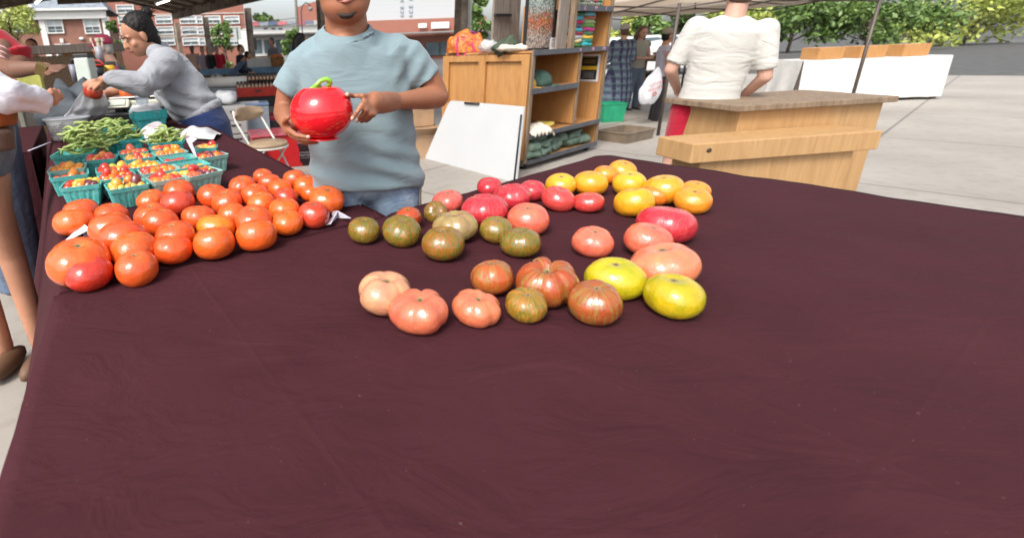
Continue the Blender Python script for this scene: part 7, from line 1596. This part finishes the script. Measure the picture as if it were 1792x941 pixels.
# scale
ps = L(242, 190, .0); sc_c = L(240, 213, .0); rz = .12
BEIG = mat('beige_enamel', (.60, .60, .48), .4, .05); 
t = thing('produce_scale', 'beige electronic scale with steel plate and angled display at its left front', 'scale', (sc_c.x+.03, sc_c.y+.10, LZ(sc_c)+.075), rz)
m = MB(); m.prism([(-.18, -.14), (.22, -.14), (.22, .16), (-.18, .16)], .02, .075); m.add([(-.24, -.20, .035), (-.05, -.20, .035), (-.05, -.14, .09), (-.24, -.14, .09), (-.24, -.14, .02), (-.05, -.14, .02)], [(0, 1, 2, 3), (0, 4, 5, 1), (0, 3, 4), (1, 5, 2), (3, 2, 5, 4)]); m.obj('housing', BEIG, t, .012)
m = MB(); m.box((.02, .02, .094), (.42, .32, .012)); m.obj('plate', mat('steel_plate', (.50, .48, .46), .3, .05, metal=.8), t, .006); m = MB(); m.box((-.145, -.172, .066), (.14, .006, .05), rotm(-.83, 0, 0)); m.obj('display', mat('display_pale', (.55, .58, .50), .15), t)
m = MB(); [m.box((x, y_, .01), (.05, .05, .02)) for x, y_ in ((-.14, -.1), (.18, -.1), (-.14, .12), (.18, .12))]; m.obj('feet', BLK, t)
t2 = thing('cash_tray', 'low black box under the scale', 'box', (sc_c.x, sc_c.y+.02, LZ(sc_c)), rz-.08); m = MB(); m.box((-.04, .06, .035), (.46, .36, .07)); m.obj('body', BLK, t2, .006); m = MB(); m.box((-.04, .06, .0715), (.43, .33, .003)); m.obj('top', mat('grey_rubber', (.09, .09, .10), .6), t2)
hand_tomato(226, 164, sc_c.y+.10, 32, (.60, .09, .012), 'orange red tomato lying on the plate of the scale')
# white plastic bag hanging from the hand down to the table
t = thing('plastic_bag', 'translucent white carrier bag held open above the table left of the scale', 'plastic bag', L(158, 214)); o0 = t.location
m = MB(); ctrl = [((172, 158), (148, 158)), ((180, 166), (136, 172)), ((190, 182), (127, 188)), ((186, 200), (116, 200)), ((160, 214), (108, 212))]
def bgf(a_, b_):
    x = b_*4; i = min(3, int(x)); f_ = x-i; (r0u, r0v), (l0u, l0v) = ctrl[i]; (r1u, r1v), (l1u, l1v) = ctrl[i+1]
    ru, rv2, lu, lv2 = r0u+(r1u-r0u)*f_, r0v+(r1v-r0v)*f_, l0u+(l1u-l0u)*f_, l0v+(l1v-l0v)*f_; yy = 2.98+.22*b_; R3 = Y(ru, rv2, yy); L3 = Y(lu, lv2, yy); c_ = (R3+L3)/2; h3 = (R3-L3)/2; an = a_*2*math.pi
    q_ = c_+h3*math.cos(an)+Vector((0, .10*math.sin(an)*(.5+b_*.6), 0)); q_ += Vector((.3, 1, .4))*.022*noise.noise(Vector((an*1.5, b_*5, 1)))+Vector((0, .008*math.sin(an*9+b_*3), 0)); q_.z = max(q_.z, LZ(q_)+.004); return q_
m.sheet(bgf, 60, 24); o = m.obj('bag', mat('milky_film', (.85, .86, .88), .3, .03, 9, .3, 16, alpha=.97), clean=False); attach(t, [o])
# crumpled bag with pink print
p0 = L(318, 233, .03); t = thing('plastic_bag', 'crumpled white plastic bag with faded pink print lying behind the baskets', 'plastic bag', (p0.x, p0.y, LZ(p0)), -.05)
wb = 128/PXM(p0); m = MB()
def cb_(a_, b_):
    x = (a_-.5)*wb; prof = .018+.058*math.sin(math.pi*min(1, a_*.8+.25))**1.; an = b_*math.pi; y_ = math.cos(an)*(.085+.02*math.sin(a_*7)); z = math.sin(an)**.7*prof*(1.0+.4*math.sin(a_*9+1))
    n_ = noise.noise(Vector((x*14, y_*16, z*16)))*.016; return Vector((x, y_+n_, max(.002, z+n_*1.2)))
m.sheet(cb_, 70, 26)
q = NB('pink_printed_film'); n = q.noise(18, 3, None, 2.); sx = q.n('ShaderNodeSeparateXYZ', {0: q.obj()}); msk = q.math('MULTIPLY', q.ramp(n, [(.50, 0.), (.56, 1.)]), q.math('LESS_THAN', sx.outputs[0], .06)); q.link(q.mix(q.math('MULTIPLY', msk, .55), (.50, .50, .51), (.52, .17, .22)), q.b.inputs['Base Color']); q.b.inputs['Roughness'].default_value = .35; q.bump(q.noise(20, 3), .5, .01)
m.obj('bag', q.m, t, clean=False)
# price cards (folded)
def card(pts, lb, fold=None):
    m = MB()
    for f_ in pts: m.slab(f_, .0012)
    o = m.obj('price_card', mat('lavender_card', (.58, .56, .64), .7, .02)); tag(o, lb, 'price card', 'folded white price cards'); return o
def LL(u, v, h): return L(u, v, h)
card([[LL(325, 244, .135), LL(334, 239, .14), LL(345, 243, .14), LL(336, 250, .135)], [LL(325, 244, .135), LL(336, 250, .135), LL(345, 277, .075), LL(341, 275, .07)]], 'tall bent white price card standing between the right baskets')
card([[LL(153, 227, .10), LL(162, 221, .11), LL(172, 226, .11), LL(166, 232, .10)], [LL(153, 227, .10), LL(166, 232, .10), LL(166, 250, .05), LL(158, 247, .05)]], 'bent white price card between the two left heaps of beans')
card([[LL(106, 428, .004), LL(121, 421, .004), LL(158, 401, .045), LL(145, 391, .050)], [LL(145, 391, .050), LL(158, 401, .045), LL(160, 416, .004), LL(146, 416, .004)]], 'folded white price card among the red tomatoes at the left edge')
card([[LL(574, 371, .004), LL(591, 369, .035), LL(614, 382, .03), LL(589, 382, .004)], [LL(589, 382, .004), LL(591, 369, .035), LL(578, 392, .02), LL(566, 395, .003)]], 'folded white price card sticking out right of the red tomatoes')
# far end of the left table: sacks, paper stack, buckets
def prop_at(u, v, h=0.): p = L(u, v, h); return p
# dark grey tarpaulin / apron heap behind the hands
pt = Y(118, 150, 3.3); o = pillow('grey_tarp', .40, .34, .30, mat('slate_tarp', (.06, .075, .09), .7, .2, 4, .5, 14), 111, wav=.5); o.location = (Y(118, 150, 3.5).x, 3.5, .88); tag(o, 'slumped slate grey cloth bag at the far end of the left table', 'cloth bag')
pp_ = Y(150, 118, 3.9); t = thing('paper_roll', 'upright pale roll of produce bags with a black top bar behind the white bag', 'bag roll', (pp_.x, 3.9, Y(148, 150, 3.9).z), .0)
hh = Y(150, 101, 3.9).z-t.location.z; ww_ = 26/PXM(pp_); m = MB(); m.box((0, 0, hh/2), (ww_, .12, hh), taper=.95); m.obj('bag_stack', mat('pale_green_film', (.50, .56, .50), .5, .05, 5, .3, 14), t, .012); m = MB(); m.box((0, 0, hh+.012), (ww_, .10, .03)); m.obj('top_bar', BLK, t, .004)
m = MB(); m.box((0, 0, (.90-t.location.z)/2), (.2, .2, abs(.90-t.location.z))); 
for (u, v, wpx, hpx, y_, c_, nm, cat, lb) in (
 (175, 127, 20, 22, 4.2, (.025, .03, .035), 'bucket', 'bucket', 'small black bucket with red rim beside the roll of bags'),
 (194, 124, 20, 18, 4.3, (.70, .40, .02), 'bucket', 'bucket', 'small yellow bucket beside the black one'),
 (133, 128, 14, 28, 4.2, (.20, .20, .25), 'jug', 'jug', 'grey spray jug left of the roll of bags'),
 (177, 96, 12, 26, 4.6, (.30, .30, .34), 'brush_jar', 'jar', 'grey jar full of brushes on the wooden cabinet')):
    p_ = Y(u, v+hpx/2, y_); r = wpx/2/PXM(p_); h_ = hpx/PXM(p_); t = thing(nm, lb, cat, p_); m = MB(); m.lathe([(r*.8, 0), (r, h_), (r*.94, h_), (r*.75, .01), (0, .01)], n=20); m.obj('tub', mat('plastic_'+lb.split()[1], c_, .4), t)
    if 'red rim' in lb: m = MB(); m.tube([(r*math.cos(i*.2618), r*math.sin(i*.2618), h_*1.02) for i in range(25)], .007, n=6); m.obj('rim', mat('red_rim', (.5, .02, .02), .4), t); m = MB(); m.tube([(r*math.cos(i*.2618), 0, h_*1.02+r*.8*math.sin(i*.2618)) for i in range(13)], .006, n=6); m.obj('handle', mat('red_rim', ()), t)
    if nm == 'jug': m = MB(); m.tube([(0, 0, h_), (0, 0, h_*1.25), (.06, 0, h_*1.28)], .012, n=8); m.obj('nozzle', BLK, t)
    if nm == 'bucket' and 'yellow' in lb: m = MB(); m.box((.02, 0, h_*1.08), (.06, .03, .03)); m.obj('handle', BLK, t)
    if nm == 'brush_jar':
        rb = random.Random(2)
        for k in range(9): x, y2 = rb.uniform(-.03, .03), rb.uniform(-.02, .02); m = MB(); m.tube([(x*.4, y2*.4, .02), (x*1.6, y2, h_*1.35)], .004, n=5); m.box((x*1.7, y2, h_*1.42), (.016, .012, .03)); m.obj('brush', mat('brush_cream', (.55, .48, .36), .8), t)
# second far-left table with drape, behind the customers
def quad(u, v, z): return G(u, v, z)
f0 = Vector((-2.35, 2.75, 0)); t = table_('stall_table', 'side table under dark maroon cloth behind the customers at the left', (-2.75, 3.75, 0), 2.05, (1.6, .75, .80), PALL, CLOTH, True)
o = bpy.data.objects.new('berry_basket', BK['b']); COL.objects.link(o); o.location = (-2.62, 3.45, .808); o.scale = (.2, .2, .17); o.rotation_euler = (0, 0, .1); tag(o, 'turquoise basket alone on the side table behind the white sleeve', 'basket', 'turquoise berry baskets')
pz_ = Y(52, 135, 5.2); m = MB(); m.box((0, 0, .14), (.24, .05, .26)); o = m.obj('yellow_card', mat('yellow_green_card', (.50, .50, .12), .7), bevel=.004); o.location = (pz_.x, 5.2, pz_.z-.14); tag(o, 'yellow green card standing below the dark hand', 'card')
m = MB(); m.box((0, 0, -.02), (.8, .5, .04)); [m.box((a__*.35, b__*.2, -(pz_.z-.18)/2-.04), (.05, .05, pz_.z-.18)) for a__ in (-1, 1) for b__ in (-1, 1)]; o = m.obj('side_table', mat('pale_board', (.40, .38, .32), .7)); o.location = (pz_.x+.05, 5.2, pz_.z-.14); tag(o, 'small pale side table under the yellow green card', 'table')


# finish labels
for o in bpy.data.objects:
    if o.parent is None and 'label' in o and len(o['label'].split()) > 16: pass
